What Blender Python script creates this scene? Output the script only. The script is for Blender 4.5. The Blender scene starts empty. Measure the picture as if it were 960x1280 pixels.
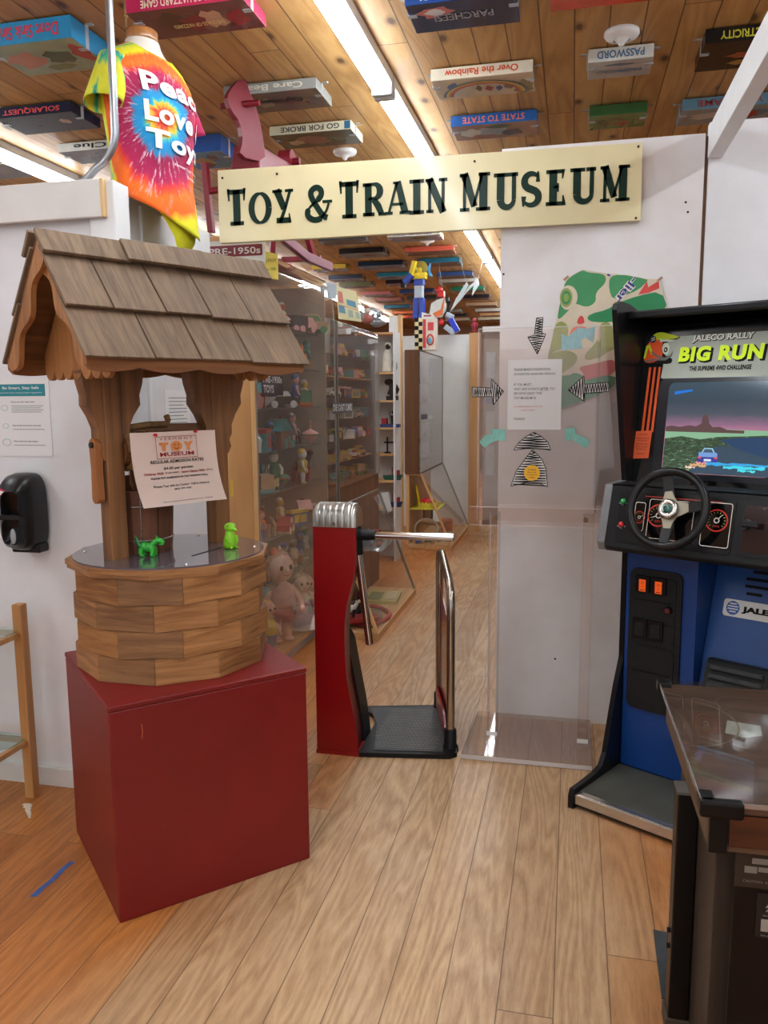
import bpy, math, random
from mathutils import Vector, Matrix
from mathutils.geometry import tessellate_polygon
C = bpy.context.scene.collection
PI = math.pi
sc = bpy.context.scene

# ------------------------------------------------------------ camera
cam_d = bpy.data.cameras.new('camera'); cam = bpy.data.objects.new('camera', cam_d); C.objects.link(cam)
cam_d.sensor_fit = 'VERTICAL'; cam_d.sensor_height = 24.0; cam_d.lens = 24.0 * 1000 / 1280
cam_d.clip_start = 0.05; cam_d.clip_end = 100
r_ = Vector((0.97378, 0.22739, -0.00733)); d_ = Vector((0.02438, -0.13635, -0.99036)); f_ = Vector((-0.22620, 0.96421, -0.13832))
cam.matrix_world = Matrix(((r_.x, -d_.x, -f_.x, 0), (r_.y, -d_.y, -f_.y, 0), (r_.z, -d_.z, -f_.z, 1.5), (0, 0, 0, 1)))
sc.camera = cam

# ------------------------------------------------------------ world, view, big lights
sc.view_settings.view_transform = 'Standard'; sc.view_settings.look = 'None'
sc.view_settings.exposure = 0.2; sc.view_settings.gamma = 1.0; sc.view_settings.use_curve_mapping = False
WORLD_STRENGTH = 0.85
TUBE_STRENGTH = 26.0
w = bpy.data.worlds.new('hall_light'); sc.world = w; w.use_nodes = True
bg = w.node_tree.nodes['Background']; bg.inputs[0].default_value = (0.94, 0.97, 1.0, 1); bg.inputs[1].default_value = WORLD_STRENGTH

# ------------------------------------------------------------ colour and material helpers
def lin(c):
    def g(x):
        x /= 255.0
        return x / 12.92 if x <= 0.04045 else ((x + 0.055) / 1.055) ** 2.4
    return (g(c[0]), g(c[1]), g(c[2]), 1)
MATS = {}
def nt_new(name):
    m = bpy.data.materials.new(name); m.use_nodes = True
    nt = m.node_tree; return m, nt, nt.nodes['Principled BSDF']
def node(nt, kind, **kw):
    n = nt.nodes.new(kind)
    for k, v in kw.items(): setattr(n, k, v)
    return n
def L(nt, a, b): nt.links.new(a, b)
def ramp(nt, fac, stops, interp='LINEAR'):
    r = node(nt, 'ShaderNodeValToRGB'); r.color_ramp.interpolation = interp
    els = r.color_ramp.elements
    while len(els) < len(stops): els.new(0.5)
    for e, (p, c) in zip(els, stops): e.position = p; e.color = c if len(c) == 4 else (*c, 1)
    if fac is not None: L(nt, fac, r.inputs[0])
    return r
def math_n(nt, op, a, b=None, c=None):
    n = node(nt, 'ShaderNodeMath', operation=op)
    for i, x in enumerate((a, b, c)):
        if x is None: continue
        if isinstance(x, (int, float)): n.inputs[i].default_value = x
        else: L(nt, x, n.inputs[i])
    return n.outputs[0]
def mixc(nt, fac, a, b, blend='MIX'):
    n = node(nt, 'ShaderNodeMix', data_type='RGBA', blend_type=blend)
    for i, x in ((0, fac), (6, a), (7, b)):
        if isinstance(x, (int, float)): n.inputs[i].default_value = x
        elif isinstance(x, tuple): n.inputs[i].default_value = x
        else: L(nt, x, n.inputs[i])
    return n.outputs[2]
def coords(nt, scale, kind='Object', loc=(0, 0, 0), rot=(0, 0, 0)):
    t = node(nt, 'ShaderNodeTexCoord'); mp = node(nt, 'ShaderNodeMapping')
    mp.inputs['Scale'].default_value = scale; mp.inputs['Location'].default_value = loc; mp.inputs['Rotation'].default_value = rot
    L(nt, t.outputs[kind], mp.inputs[0]); return mp.outputs[0]
def noise(nt, vec, scale, detail=2, rough=0.5, dist=0):
    n = node(nt, 'ShaderNodeTexNoise'); n.inputs['Scale'].default_value = scale; n.inputs['Detail'].default_value = detail
    n.inputs['Roughness'].default_value = rough; n.inputs['Distortion'].default_value = dist
    if vec is not None: L(nt, vec, n.inputs['Vector'])
    return n.outputs[0]
def M(name, col, rough=0.5, metal=0.0, var=0.08, scale=6.0, coat=0.0, bump=0.0, bscale=60.0, spec=0.5):
    """plain paint, plastic, metal or paper with a slight mottling of its own"""
    if name in MATS: return MATS[name]
    if max(col) < 60 and spec == 0.5: spec = 0.22; coat = min(coat, 0.15) if rough > 0.2 else coat
    m, nt, b = nt_new(name); c = lin(col)
    if var > 0:
        n = noise(nt, coords(nt, (1, 1, 1)), scale, 3)
        lo = tuple(x * (1 - var) for x in c[:3]) + (1,); hi = tuple(min(1, x * (1 + var)) for x in c[:3]) + (1,)
        r = ramp(nt, n, [(0.3, lo), (0.7, hi)]); L(nt, r.outputs[0], b.inputs['Base Color'])
    else: b.inputs['Base Color'].default_value = c
    b.inputs['Roughness'].default_value = rough; b.inputs['Metallic'].default_value = metal
    b.inputs['Coat Weight'].default_value = coat; b.inputs['Coat Roughness'].default_value = 0.08
    b.inputs['Specular IOR Level'].default_value = spec
    if bump:
        bn = node(nt, 'ShaderNodeBump'); bn.inputs['Strength'].default_value = bump; bn.inputs['Distance'].default_value = 0.004
        L(nt, noise(nt, coords(nt, (1, 1, 1)), bscale, 3), bn.inputs['Height']); L(nt, bn.outputs[0], b.inputs['Normal'])
    MATS[name] = m; return m
def emis(name, col, strength, base=None):
    if name in MATS: return MATS[name]
    m, nt, b = nt_new(name); b.inputs['Base Color'].default_value = lin(base or col); b.inputs['Roughness'].default_value = 0.5
    b.inputs['Emission Color'].default_value = lin(col); b.inputs['Emission Strength'].default_value = strength
    MATS[name] = m; return m
def wood(name, c1, c2, axis='X', fine=30.0, stretch=0.05, rough=0.55, contrast=0.72, big=1.2, coat=0.0):
    """wood with streaks running along one axis"""
    if name in MATS: return MATS[name]
    m, nt, b = nt_new(name)
    s = [1, 1, 1]
    if axis == 'S': s = [stretch, 1, stretch]
    elif axis == 'H': s = [stretch * 1.6, stretch * 1.6, 1]
    else: s['XYZ'.index(axis)] = stretch
    v = coords(nt, tuple(s))
    wv = noise(nt, v, fine, 4, 0.6, 0.8)
    bg_ = noise(nt, coords(nt, (0.25, 0.25, 1) if axis == 'H' else (0.3, 1, 0.3) if axis == 'S' else tuple(0.25 if i == 'XYZ'.index(axis) else 1 for i in range(3))), big * 4, 2)
    a = math_n(nt, 'ADD', math_n(nt, 'MULTIPLY', wv, contrast), math_n(nt, 'MULTIPLY', bg_, 1 - contrast))
    r = ramp(nt, a, [(0.36, lin(c1)), (0.64, lin(c2))]); L(nt, r.outputs[0], b.inputs['Base Color'])
    b.inputs['Roughness'].default_value = rough; b.inputs['Coat Weight'].default_value = coat
    bn = node(nt, 'ShaderNodeBump'); bn.inputs['Strength'].default_value = 0.15; bn.inputs['Distance'].default_value = 0.003
    L(nt, wv, bn.inputs['Height']); L(nt, bn.outputs[0], b.inputs['Normal'])
    MATS[name] = m; return m
def acrylic(name, tint=(0.96, 0.95, 0.94), haze=0.04, refl=1.0, hazecol=(0.8, 0.78, 0.76), ior=1.45, rough=0.03, gain=1):
    """thin clear sheet: see-through, mirror reflection by angle, a little milky haze"""
    if name in MATS: return MATS[name]
    m = bpy.data.materials.new(name); m.use_nodes = True; nt = m.node_tree; nt.nodes.clear()
    out = node(nt, 'ShaderNodeOutputMaterial'); tr = node(nt, 'ShaderNodeBsdfTransparent'); tr.inputs[0].default_value = (*tint, 1)
    gl = node(nt, 'ShaderNodeBsdfGlossy'); gl.inputs['Roughness'].default_value = rough; gl.inputs[0].default_value = (refl, refl, refl, 1)
    df = node(nt, 'ShaderNodeBsdfDiffuse'); df.inputs[0].default_value = (*hazecol, 1)
    ge = node(nt, 'ShaderNodeNewGeometry'); dt = node(nt, 'ShaderNodeVectorMath', operation='DOT_PRODUCT'); L(nt, ge.outputs['Normal'], dt.inputs[0]); L(nt, ge.outputs['Incoming'], dt.inputs[1])
    f0 = ((ior - 1) / (ior + 1)) ** 2; inv = math_n(nt, 'SUBTRACT', 1.0, math_n(nt, 'ABSOLUTE', dt.outputs['Value']))
    frn = math_n(nt, 'ADD', f0, math_n(nt, 'MULTIPLY', math_n(nt, 'POWER', inv, 5.0), 1 - f0))
    if gain != 1: frn = math_n(nt, 'MINIMUM', math_n(nt, 'MULTIPLY', frn, gain), 1.0)
    m1 = node(nt, 'ShaderNodeMixShader'); m1.inputs[0].default_value = haze; L(nt, tr.outputs[0], m1.inputs[1]); L(nt, df.outputs[0], m1.inputs[2])
    m2 = node(nt, 'ShaderNodeMixShader'); L(nt, frn, m2.inputs[0]); L(nt, m1.outputs[0], m2.inputs[1]); L(nt, gl.outputs[0], m2.inputs[2])
    L(nt, m2.outputs[0], out.inputs[0]); MATS[name] = m; return m

# ------------------------------------------------------------ mesh builder
TXT = {}
def text_geo(s, offset=0.0, shear=0.0, spacing=1.0, res=3):
    key = (s, offset, shear, spacing, res)
    if key in TXT: return TXT[key]
    cu = bpy.data.curves.new('lettering', 'FONT'); cu.body = s; cu.offset = offset; cu.shear = shear; cu.space_character = spacing
    cu.resolution_u = res; cu.fill_mode = 'FRONT' if False else 'BOTH'; cu.align_x = 'LEFT'
    ob = bpy.data.objects.new('lettering', cu); C.objects.link(ob)
    dg = bpy.context.evaluated_depsgraph_get(); me = bpy.data.meshes.new_from_object(ob.evaluated_get(dg))
    vs = [v.co.copy() for v in me.vertices]; fs = [tuple(p.vertices) for p in me.polygons]
    fs = [f for f in fs]
    bpy.data.objects.remove(ob); bpy.data.curves.remove(cu); bpy.data.meshes.remove(me)
    if vs:
        x0 = min(v.x for v in vs); x1 = max(v.x for v in vs); y0 = min(v.y for v in vs); y1 = max(v.y for v in vs)
        vs = [((v.x - x0), (v.y - y0)) for v in vs]
        TXT[key] = (vs, fs, x1 - x0, y1 - y0)
    else: TXT[key] = ([], [], 1, 1)
    return TXT[key]
def V(*a): return Vector(a if len(a) > 1 else a[0])
class MB:
    def __init__(s): s.v = []; s.f = []; s.mi = []; s.sm = []
    def add(s, vs, fs, m=0, smooth=False):
        o = len(s.v); s.v += [Vector(v) for v in vs]
        for f in fs: s.f.append([i + o for i in f]); s.mi.append(m); s.sm.append(smooth)
        return s
    def box(s, x0, x1, y0, y1, z0, z1, m=0):
        vs = [(x, y, z) for z in (z0, z1) for y in (y0, y1) for x in (x0, x1)]
        return s.add(vs, [(0, 2, 3, 1), (4, 5, 7, 6), (0, 1, 5, 4), (2, 6, 7, 3), (0, 4, 6, 2), (1, 3, 7, 5)], m)
    def obox(s, c, ax, ay, az, m=0):
        """box from centre and three half-axis vectors"""
        c, ax, ay, az = Vector(c), Vector(ax), Vector(ay), Vector(az)
        vs = [c + ax * i + ay * j + az * k for k in (-1, 1) for j in (-1, 1) for i in (-1, 1)]
        return s.add(vs, [(0, 2, 3, 1), (4, 5, 7, 6), (0, 1, 5, 4), (2, 6, 7, 3), (0, 4, 6, 2), (1, 3, 7, 5)], m)
    def bar(s, p0, p1, wx, wz, up=(0, 0, 1), m=0):
        p0, p1 = Vector(p0), Vector(p1); d = (p1 - p0); l = d.length; d /= l; up = Vector(up)
        if abs(d.dot(up)) > 0.99: up = Vector((1, 0, 0))
        sx = d.cross(up).normalized(); sz = sx.cross(d)
        return s.obox((p0 + p1) / 2, sx * wx / 2, d * l / 2, sz * wz / 2, m)
    def flat(s, pts, O, ax, ay, m=0, smooth=False):
        O, ax, ay = Vector(O), Vector(ax), Vector(ay)
        vs = [O + ax * p[0] + ay * p[1] for p in pts]
        tr = tessellate_polygon([[Vector((p[0], p[1], 0)) for p in pts]])
        area = sum(pts[i][0] * pts[(i + 1) % len(pts)][1] - pts[(i + 1) % len(pts)][0] * pts[i][1] for i in range(len(pts)))
        fs = []
        for t in tr:
            a = [Vector((pts[i][0], pts[i][1])) for i in t]
            cr = (a[1] - a[0]).x * (a[2] - a[0]).y - (a[1] - a[0]).y * (a[2] - a[0]).x
            fs.append(tuple(t) if cr > 0 else (t[0], t[2], t[1]))
        return s.add(vs, fs, m, smooth)
    def prism(s, pts, O, ax, ay, t, m=0, mside=None, smooth=False):
        """outline in the ax/ay plane, thickness t along ax x ay starting at O"""
        O, ax, ay = Vector(O), Vector(ax), Vector(ay); n = ax.cross(ay).normalized()
        area = sum(pts[i][0] * pts[(i + 1) % len(pts)][1] - pts[(i + 1) % len(pts)][0] * pts[i][1] for i in range(len(pts)))
        if area < 0: pts = list(reversed(pts))
        k = len(pts)
        s.flat(pts, O + n * t, ax, ay, m)
        o = len(s.f); s.flat(pts, O, ax, ay, m)
        for i in range(o, len(s.f)): s.f[i] = list(reversed(s.f[i]))
        vs = [O + ax * p[0] + ay * p[1] for p in pts] + [O + n * t + ax * p[0] + ay * p[1] for p in pts]
        return s.add(vs, [(i, (i + 1) % k, (i + 1) % k + k, i + k) for i in range(k)], m if mside is None else mside, smooth)
    def cyl(s, p0, p1, r0, r1=None, n=16, m=0, caps=True, smooth=True):
        r1 = r0 if r1 is None else r1; p0, p1 = Vector(p0), Vector(p1); d = (p1 - p0).normalized()
        a = d.cross(Vector((0, 0, 1)) if abs(d.z) < 0.9 else Vector((1, 0, 0))).normalized(); b = d.cross(a)
        ring = [a * math.cos(2 * PI * i / n) + b * math.sin(2 * PI * i / n) for i in range(n)]
        vs = [p0 + q * r0 for q in ring] + [p1 + q * r1 for q in ring]
        s.add(vs, [(i, (i + 1) % n, (i + 1) % n + n, i + n) for i in range(n)], m, smooth)
        if caps: s.add(vs[:n], [tuple(reversed(range(n)))], m); s.add(vs[n:], [tuple(range(n))], m)
        return s
    def tube(s, path, r, n=10, m=0, closed=False, caps=True):
        P = [Vector(p) for p in path]; k = len(P); rr = r if isinstance(r, (list, tuple)) else [r] * k
        prev = None; rings = []
        for i in range(k):
            if closed: d = P[(i + 1) % k] - P[i - 1]
            else: d = P[min(i + 1, k - 1)] - P[max(i - 1, 0)]
            d.normalize()
            if prev is None: a = d.cross(Vector((0, 0, 1)) if abs(d.z) < 0.9 else Vector((1, 0, 0))).normalized()
            else: a = (prev - d * prev.dot(d)).normalized()
            prev = a; b = d.cross(a)
            rings.append([P[i] + (a * math.cos(2 * PI * j / n) + b * math.sin(2 * PI * j / n)) * rr[i] for j in range(n)])
        vs = [p for q in rings for p in q]; fs = []
        for i in range(k if closed else k - 1):
            i2 = (i + 1) % k
            for j in range(n): fs.append((i * n + j, i * n + (j + 1) % n, i2 * n + (j + 1) % n, i2 * n + j))
        s.add(vs, fs, m, True)
        if caps and not closed:
            s.add(rings[0], [tuple(reversed(range(n)))], m); s.add(rings[-1], [tuple(range(n))], m)
        return s
    def lathe(s, prof, O=(0, 0, 0), n=24, m=0, axis=(0, 0, 1), smooth=True, sx=1.0, sy=1.0):
        O = Vector(O); d = Vector(axis).normalized(); a = d.cross(Vector((0, 1, 0)) if abs(d.y) < 0.9 else Vector((1, 0, 0))).normalized(); b = d.cross(a)
        vs = []; fs = []
        for r, z in prof:
            for i in range(n): vs.append(O + d * z + (a * math.cos(2 * PI * i / n) * sx + b * math.sin(2 * PI * i / n) * sy) * r)
        for k in range(len(prof) - 1):
            for i in range(n): fs.append((k * n + i, k * n + (i + 1) % n, (k + 1) * n + (i + 1) % n, (k + 1) * n + i))
        return s.add(vs, fs, m, smooth)
    def sph(s, c, r, n=12, m=0, R=None):
        c = Vector(c); r = (r, r, r) if isinstance(r, (int, float)) else r; h = max(4, n // 2); vs = []; fs = []
        for k in range(h + 1):
            t = PI * k / h
            for i in range(n):
                p = Vector((r[0] * math.sin(t) * math.cos(2 * PI * i / n), r[1] * math.sin(t) * math.sin(2 * PI * i / n), r[2] * math.cos(t)))
                if R: p = R @ p
                vs.append(c + p)
        for k in range(h):
            for i in range(n): fs.append((k * n + i, (k + 1) * n + i, (k + 1) * n + (i + 1) % n, k * n + (i + 1) % n))
        return s.add(vs, fs, m, True)
    def text(s, t, O, ax, ay, h, m=0, w=None, align='l', offset=0.0, shear=0.0, spacing=1.0, res=3):
        """lettering of cap height h; w squeezes or stretches it to a width"""
        vs, fs, tw, th = text_geo(t, offset, shear, spacing, res); O, ax, ay = Vector(O), Vector(ax), Vector(ay)
        k = h / th; kx = k if w is None else w / tw; W = tw * kx
        ox = {'l': 0, 'c': -W / 2, 'r': -W}[align]
        n = ax.cross(ay); P = [O + ax * (v[0] * kx + ox) + ay * (v[1] * k) for v in vs]; F = []
        for f in fs:
            nn = Vector((0, 0, 0))
            for i in range(1, len(f) - 1): nn += (P[f[i]] - P[f[0]]).cross(P[f[i + 1]] - P[f[0]])
            F.append(f if nn.dot(n) > 0 else tuple(reversed(f)))
        return s.add(P, F, m)
    def refine(s, levels):
        """cut every face into smaller triangles so it can follow a curved surface"""
        T = [(f[0], f[i], f[i + 1], m) for f, m in zip(s.f, s.mi) for i in range(1, len(f) - 1)]
        for _ in range(levels):
            mid = {}; N = []
            def mp_(a, b):
                k = (a, b) if a < b else (b, a)
                if k not in mid: s.v.append((s.v[a] + s.v[b]) / 2); mid[k] = len(s.v) - 1
                return mid[k]
            for a, b, c, m in T:
                if max((s.v[a] - s.v[b]).length, (s.v[b] - s.v[c]).length, (s.v[c] - s.v[a]).length) < 0.006: N.append((a, b, c, m)); continue
                x, y, z = mp_(a, b), mp_(b, c), mp_(c, a); N += [(a, x, z, m), (x, b, y, m), (z, y, c, m), (x, y, z, m)]
            T = N
        s.f = [[a, b, c] for a, b, c, m in T]; s.mi = [m for *_, m in T]; s.sm = [False] * len(T); return s
    def xf(s, Mx):
        s.v = [Mx @ v for v in s.v]; return s
    def build(s, name, mats, parent=None, bevel=0.0, seg=2, tag=None):
        me = bpy.data.meshes.new(name); me.from_pydata([tuple(v) for v in s.v], [], s.f); me.update()
        for m in (mats if isinstance(mats, (list, tuple)) else [mats]): me.materials.append(m)
        me.polygons.foreach_set('material_index', s.mi); me.polygons.foreach_set('use_smooth', s.sm)
        ob = bpy.data.objects.new(name, me); C.objects.link(ob)
        if parent is not None: ob.parent = parent
        if bevel:
            b = ob.modifiers.new('bevel', 'BEVEL'); b.width = bevel; b.segments = seg; b.limit_method = 'ANGLE'; b.angle_limit = math.radians(40)
        if tag: tagit(ob, *tag)
        return ob
def tagit(o, label=None, cat=None, group=None, kind=None):
    if label: o['label'] = label
    if cat: o['category'] = cat
    if group: o['group'] = group
    if kind: o['kind'] = kind
    return o
def thing(name, label, cat, loc=(0, 0, 0), rz=0.0, group=None):
    o = bpy.data.objects.new(name, None); C.objects.link(o); o.location = loc; o.rotation_euler = (0, 0, rz)
    o.empty_display_size = 0.1
    return tagit(o, label, cat, group)
def struct(name, mb, m, bevel=0):
    return tagit(mb.build(name, m, bevel=bevel), kind='structure')
def local(ob):
    """world point -> local point of an unrotated or z-rotated empty"""
    Mx = (Matrix.Translation(ob.location) @ Matrix.Rotation(ob.rotation_euler.z, 4, 'Z')).inverted()
    return lambda *p: Mx @ Vector(p)
X, Y, Z = Vector((1, 0, 0)), Vector((0, 1, 0)), Vector((0, 0, 1))
rnd = random.Random(4)
# ------------------------------------------------------------ room materials
def boards(name, bw, off, cols, gap_col, grain, rough, knots=False, cathedral=True, seam=2.4, gapw=0.02, gmix=0.4, varnish=None):
    m, nt, b = nt_new(name)
    t = node(nt, 'ShaderNodeTexCoord'); sp = node(nt, 'ShaderNodeSeparateXYZ'); L(nt, t.outputs['Object'], sp.inputs[0])
    x = math_n(nt, 'DIVIDE', math_n(nt, 'SUBTRACT', sp.outputs[0], off), bw)
    idn = math_n(nt, 'FLOOR', x); fr = math_n(nt, 'FRACT', x)
    wn = node(nt, 'ShaderNodeTexWhiteNoise', noise_dimensions='1D'); L(nt, idn, wn.inputs['W']); rid = wn.outputs[0]
    ys = math_n(nt, 'DIVIDE', math_n(nt, 'ADD', sp.outputs[1], math_n(nt, 'MULTIPLY', rid, seam * 3.7)), seam)
    sid = math_n(nt, 'FLOOR', ys); fy = math_n(nt, 'FRACT', ys)
    wn2 = node(nt, 'ShaderNodeTexWhiteNoise', noise_dimensions='2D'); cb = node(nt, 'ShaderNodeCombineXYZ'); L(nt, idn, cb.inputs[0]); L(nt, sid, cb.inputs[1])
    L(nt, cb.outputs[0], wn2.inputs['Vector']); rb = wn2.outputs[0]
    # grain coordinates: own offset for every board
    gc = node(nt, 'ShaderNodeCombineXYZ')
    L(nt, math_n(nt, 'ADD', sp.outputs[0], math_n(nt, 'MULTIPLY', rb, 7.3)), gc.inputs[0])
    L(nt, math_n(nt, 'MULTIPLY', math_n(nt, 'ADD', sp.outputs[1], math_n(nt, 'MULTIPLY', rb, 13.1)), 0.11), gc.inputs[1])
    L(nt, rb, gc.inputs[2])
    # growth rings: bands of a slow noise field stretched along the board
    field = noise(nt, gc.outputs[0], 4.6, 2.5, 0.5, 0.5)
    bands = math_n(nt, 'FRACT', math_n(nt, 'MULTIPLY', field, grain))
    tri = math_n(nt, 'ABSOLUTE', math_n(nt, 'SUBTRACT', math_n(nt, 'MULTIPLY', bands, 2.0), 1.0))
    fine = noise(nt, gc.outputs[0], 110.0, 4, 0.7)
    g = math_n(nt, 'ADD', math_n(nt, 'MULTIPLY', tri, gmix), math_n(nt, 'MULTIPLY', fine, 1 - gmix))
    col = ramp(nt, g, [(0.30, lin(cols[0])), (0.66, lin(cols[1]))]).outputs[0]
    tone = ramp(nt, rb, [(0.0, lin(cols[2])), (0.5, (1, 1, 1, 1)), (1.0, lin(cols[3]))]).outputs[0]
    col = mixc(nt, 0.8, col, tone, 'MULTIPLY')
    wear = noise(nt, coords(nt, (1, 0.6, 1)), 0.9, 3)
    col = mixc(nt, ramp(nt, wear, [(0.38, (0, 0, 0, 1)), (0.7, (0.45, 0.45, 0.45, 1))]).outputs[0], col, lin(cols[4]))
    if varnish:       # foot traffic has worn the middle pale; the sides keep their orange varnish
        dist = math_n(nt, 'ABSOLUTE', math_n(nt, 'ADD', sp.outputs[0], math_n(nt, 'ADD', 0.38, math_n(nt, 'MULTIPLY', math_n(nt, 'SUBTRACT', wear, 0.5), 0.9))))
        dist = math_n(nt, 'ADD', dist, math_n(nt, 'MULTIPLY', math_n(nt, 'SUBTRACT', rb, 0.5), 0.25))
        col = mixc(nt, ramp(nt, dist, [(0.52, (0, 0, 0, 1)), (0.9, (0.9, 0.9, 0.9, 1))]).outputs[0], col, mixc(nt, 1.0, col, lin(varnish), 'MULTIPLY'))
    if knots:
        kc = node(nt, 'ShaderNodeCombineXYZ'); L(nt, math_n(nt, 'MULTIPLY', sp.outputs[0], 4.2), kc.inputs[0])
        L(nt, math_n(nt, 'ADD', math_n(nt, 'MULTIPLY', sp.outputs[1], 2.2), math_n(nt, 'MULTIPLY', idn, 1.7)), kc.inputs[1])
        vo = node(nt, 'ShaderNodeTexVoronoi', voronoi_dimensions='2D'); vo.inputs['Scale'].default_value = 1.0; vo.inputs['Randomness'].default_value = 1.0; L(nt, kc.outputs[0], vo.inputs['Vector'])
        dd = math_n(nt, 'ADD', vo.outputs['Distance'], math_n(nt, 'MULTIPLY', math_n(nt, 'SUBTRACT', fine, 0.5), 0.05))
        kn = ramp(nt, dd, [(0.045, (0.9, 0.9, 0.9, 1)), (0.085, (0.35, 0.35, 0.35, 1)), (0.15, (0, 0, 0, 1))]).outputs[0]
        vs_ = node(nt, 'ShaderNodeSeparateColor'); L(nt, vo.outputs['Color'], vs_.inputs[0]); kn = math_n(nt, 'MULTIPLY', kn, math_n(nt, 'GREATER_THAN', vs_.outputs[0], 0.45))
        col = mixc(nt, kn, col, lin((74, 42, 18)))
    ex = math_n(nt, 'MINIMUM', fr, math_n(nt, 'SUBTRACT', 1.0, fr))
    ey = math_n(nt, 'MULTIPLY', math_n(nt, 'MINIMUM', fy, math_n(nt, 'SUBTRACT', 1.0, fy)), seam / bw)
    e = math_n(nt, 'LESS_THAN', math_n(nt, 'MINIMUM', ex, ey), gapw)
    gapm = math_n(nt, 'MULTIPLY', e, 0.8)
    col = mixc(nt, gapm, col, lin(gap_col))
    L(nt, col, b.inputs['Base Color']); b.inputs['Roughness'].default_value = rough
    rr = ramp(nt, noise(nt, coords(nt, (1, 1, 1)), 3.0, 3), [(0.3, (rough - 0.08,) * 3), (0.7, (rough + 0.1,) * 3)]); L(nt, rr.outputs[0], b.inputs['Roughness'])
    bn = node(nt, 'ShaderNodeBump'); bn.inputs['Strength'].default_value = 0.35; bn.inputs['Distance'].default_value = 0.002
    L(nt, math_n(nt, 'SUBTRACT', math_n(nt, 'MULTIPLY', g, 0.15), e), bn.inputs['Height']); L(nt, bn.outputs[0], b.inputs['Normal'])
    return m
m_floor = boards('floor_pine', 0.1375, -0.01, [(160, 122, 82), (202, 168, 128), (222, 206, 190), (255, 250, 240), (190, 156, 120)], (96, 66, 40), 18.0, 0.42, seam=4.6, gapw=0.012, gmix=0.26, varnish=(240, 180, 104))
m_ceil = boards('ceiling_pine', 0.142, -0.03, [(178, 134, 78), (202, 160, 102), (214, 194, 166), (255, 246, 232), (176, 132, 80)], (70, 40, 18), 9.0, 0.5, knots=True, seam=3.4, gapw=0.022)
def wallpaint(name, c, blot):
    m, nt, b = nt_new(name)
    n1 = noise(nt, coords(nt, (1, 1, 1)), 1.6, 4, 0.6); n2 = noise(nt, coords(nt, (1, 1, 1)), 9, 3)
    r = ramp(nt, math_n(nt, 'ADD', math_n(nt, 'MULTIPLY', n1, 0.7), math_n(nt, 'MULTIPLY', n2, 0.3)), [(0.35, lin(blot)), (0.62, lin(c))])
    # a few scuffs and nail holes
    vo = node(nt, 'ShaderNodeTexVoronoi'); vo.inputs['Scale'].default_value = 3.4; L(nt, coords(nt, (1, 1, 1), loc=(0.31, 0.2, 0.77)), vo.inputs['Vector'])
    sp_ = ramp(nt, vo.outputs['Distance'], [(0.010, (0.6, 0.6, 0.6, 1)), (0.02, (0, 0, 0, 1))]).outputs[0]
    L(nt, mixc(nt, sp_, r.outputs[0], lin((120, 108, 98))), b.inputs['Base Color']); b.inputs['Roughness'].default_value = 0.55
    return m
m_wall = wallpaint('white_wall_paint', (226, 227, 230), (214, 214, 216))
m_wallw = wallpaint('worn_white_wall_paint', (226, 224, 225), (214, 208, 205))
m_white = M('white_gloss_paint', (226, 226, 226), 0.4, var=0.04)
m_offwhite = M('offwhite_trim_paint', (216, 212, 208), 0.45, var=0.05)

# ------------------------------------------------------------ floor, ceiling, walls
mb = MB(); mb.box(-7, 4.5, -4.5, 17.5, -0.1, 0); struct('floor', mb, m_floor)
mb = MB(); mb.box(-7, 4.5, -4.5, 17.5, 3.05, 3.15); struct('ceiling', mb, m_ceil)
mb = MB(); mb.box(-7, -1.65, 2.62, 2.72, 0, 2.25); struct('wall_left', mb, m_wall)
mb = MB(); mb.box(-1.75, -1.65, 2.72, 3.55, 0, 2.27); struct('wall_left_return', mb, m_wall)
mb = MB(); mb.box(-1.66, -1.56, 2.60, 2.70, 0, 2.26)
struct('trim_1', mb, m_white, 0.004)          # boxed post at the wall corner
mb = MB(); mb.box(-0.325, 0.507, 3.686, 3.74, 0, 2.578); struct('wall_right', mb, m_wallw)
mb = MB(); mb.box(0.522, 4.5, 3.686, 3.74, 0, 2.62); struct('wall_right_side', mb, m_wall)
mb = MB(); mb.box(0.507, 0.522, 3.70, 3.73, 0, 2.57); struct('trim_2', mb, wood('seam_wood', (90, 58, 34), (128, 86, 52), 'Z'))
mb = MB(); mb.box(-7, 4.5, 17.3, 17.5, 0, 3.05); struct('wall_back', mb, wood('far_wall_boards', (120, 78, 44), (156, 106, 62), 'X', fine=12))
mb = MB(); mb.box(-7.1, -7, -4.5, 17.5, 0, 3.05); struct('wall_far_left', mb, m_wall)
mb = MB(); mb.box(4.5, 4.6, -4.5, 17.5, 0, 3.05); struct('wall_far_right', mb, m_wall)
mb = MB(); mb.box(-7, -1.70, 2.603, 2.62, 0, 0.075); struct('baseboard_left', mb, m_offwhite, 0.002)
mb = MB(); mb.box(-4.5, -1.60, 2.578, 2.60, 2.135, 2.262)
bd = mb.build('wall_rail_board', [m_offwhite], bevel=0.003); tagit(bd, 'wide white board fixed along the top of the left wall', 'board')
mb = MB(); mb.box(-1.5995, -1.588, 2.578, 2.602, 2.135, 2.262); e_ = mb.build('end_grain', [wood('raw_pine_end', (196, 156, 104), (222, 186, 136), 'Z')], bd); e_['label'] = 'bare wood end'
# overhead beam running toward the viewer at right
mb = MB(); mb.box(0.517, 0.575, -1.0, 3.684, 2.478, 2.60); tagit(mb.build('ceiling_beam', [m_white], bevel=0.003), 'white painted wooden beam over the arcade machine', 'beam')
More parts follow.
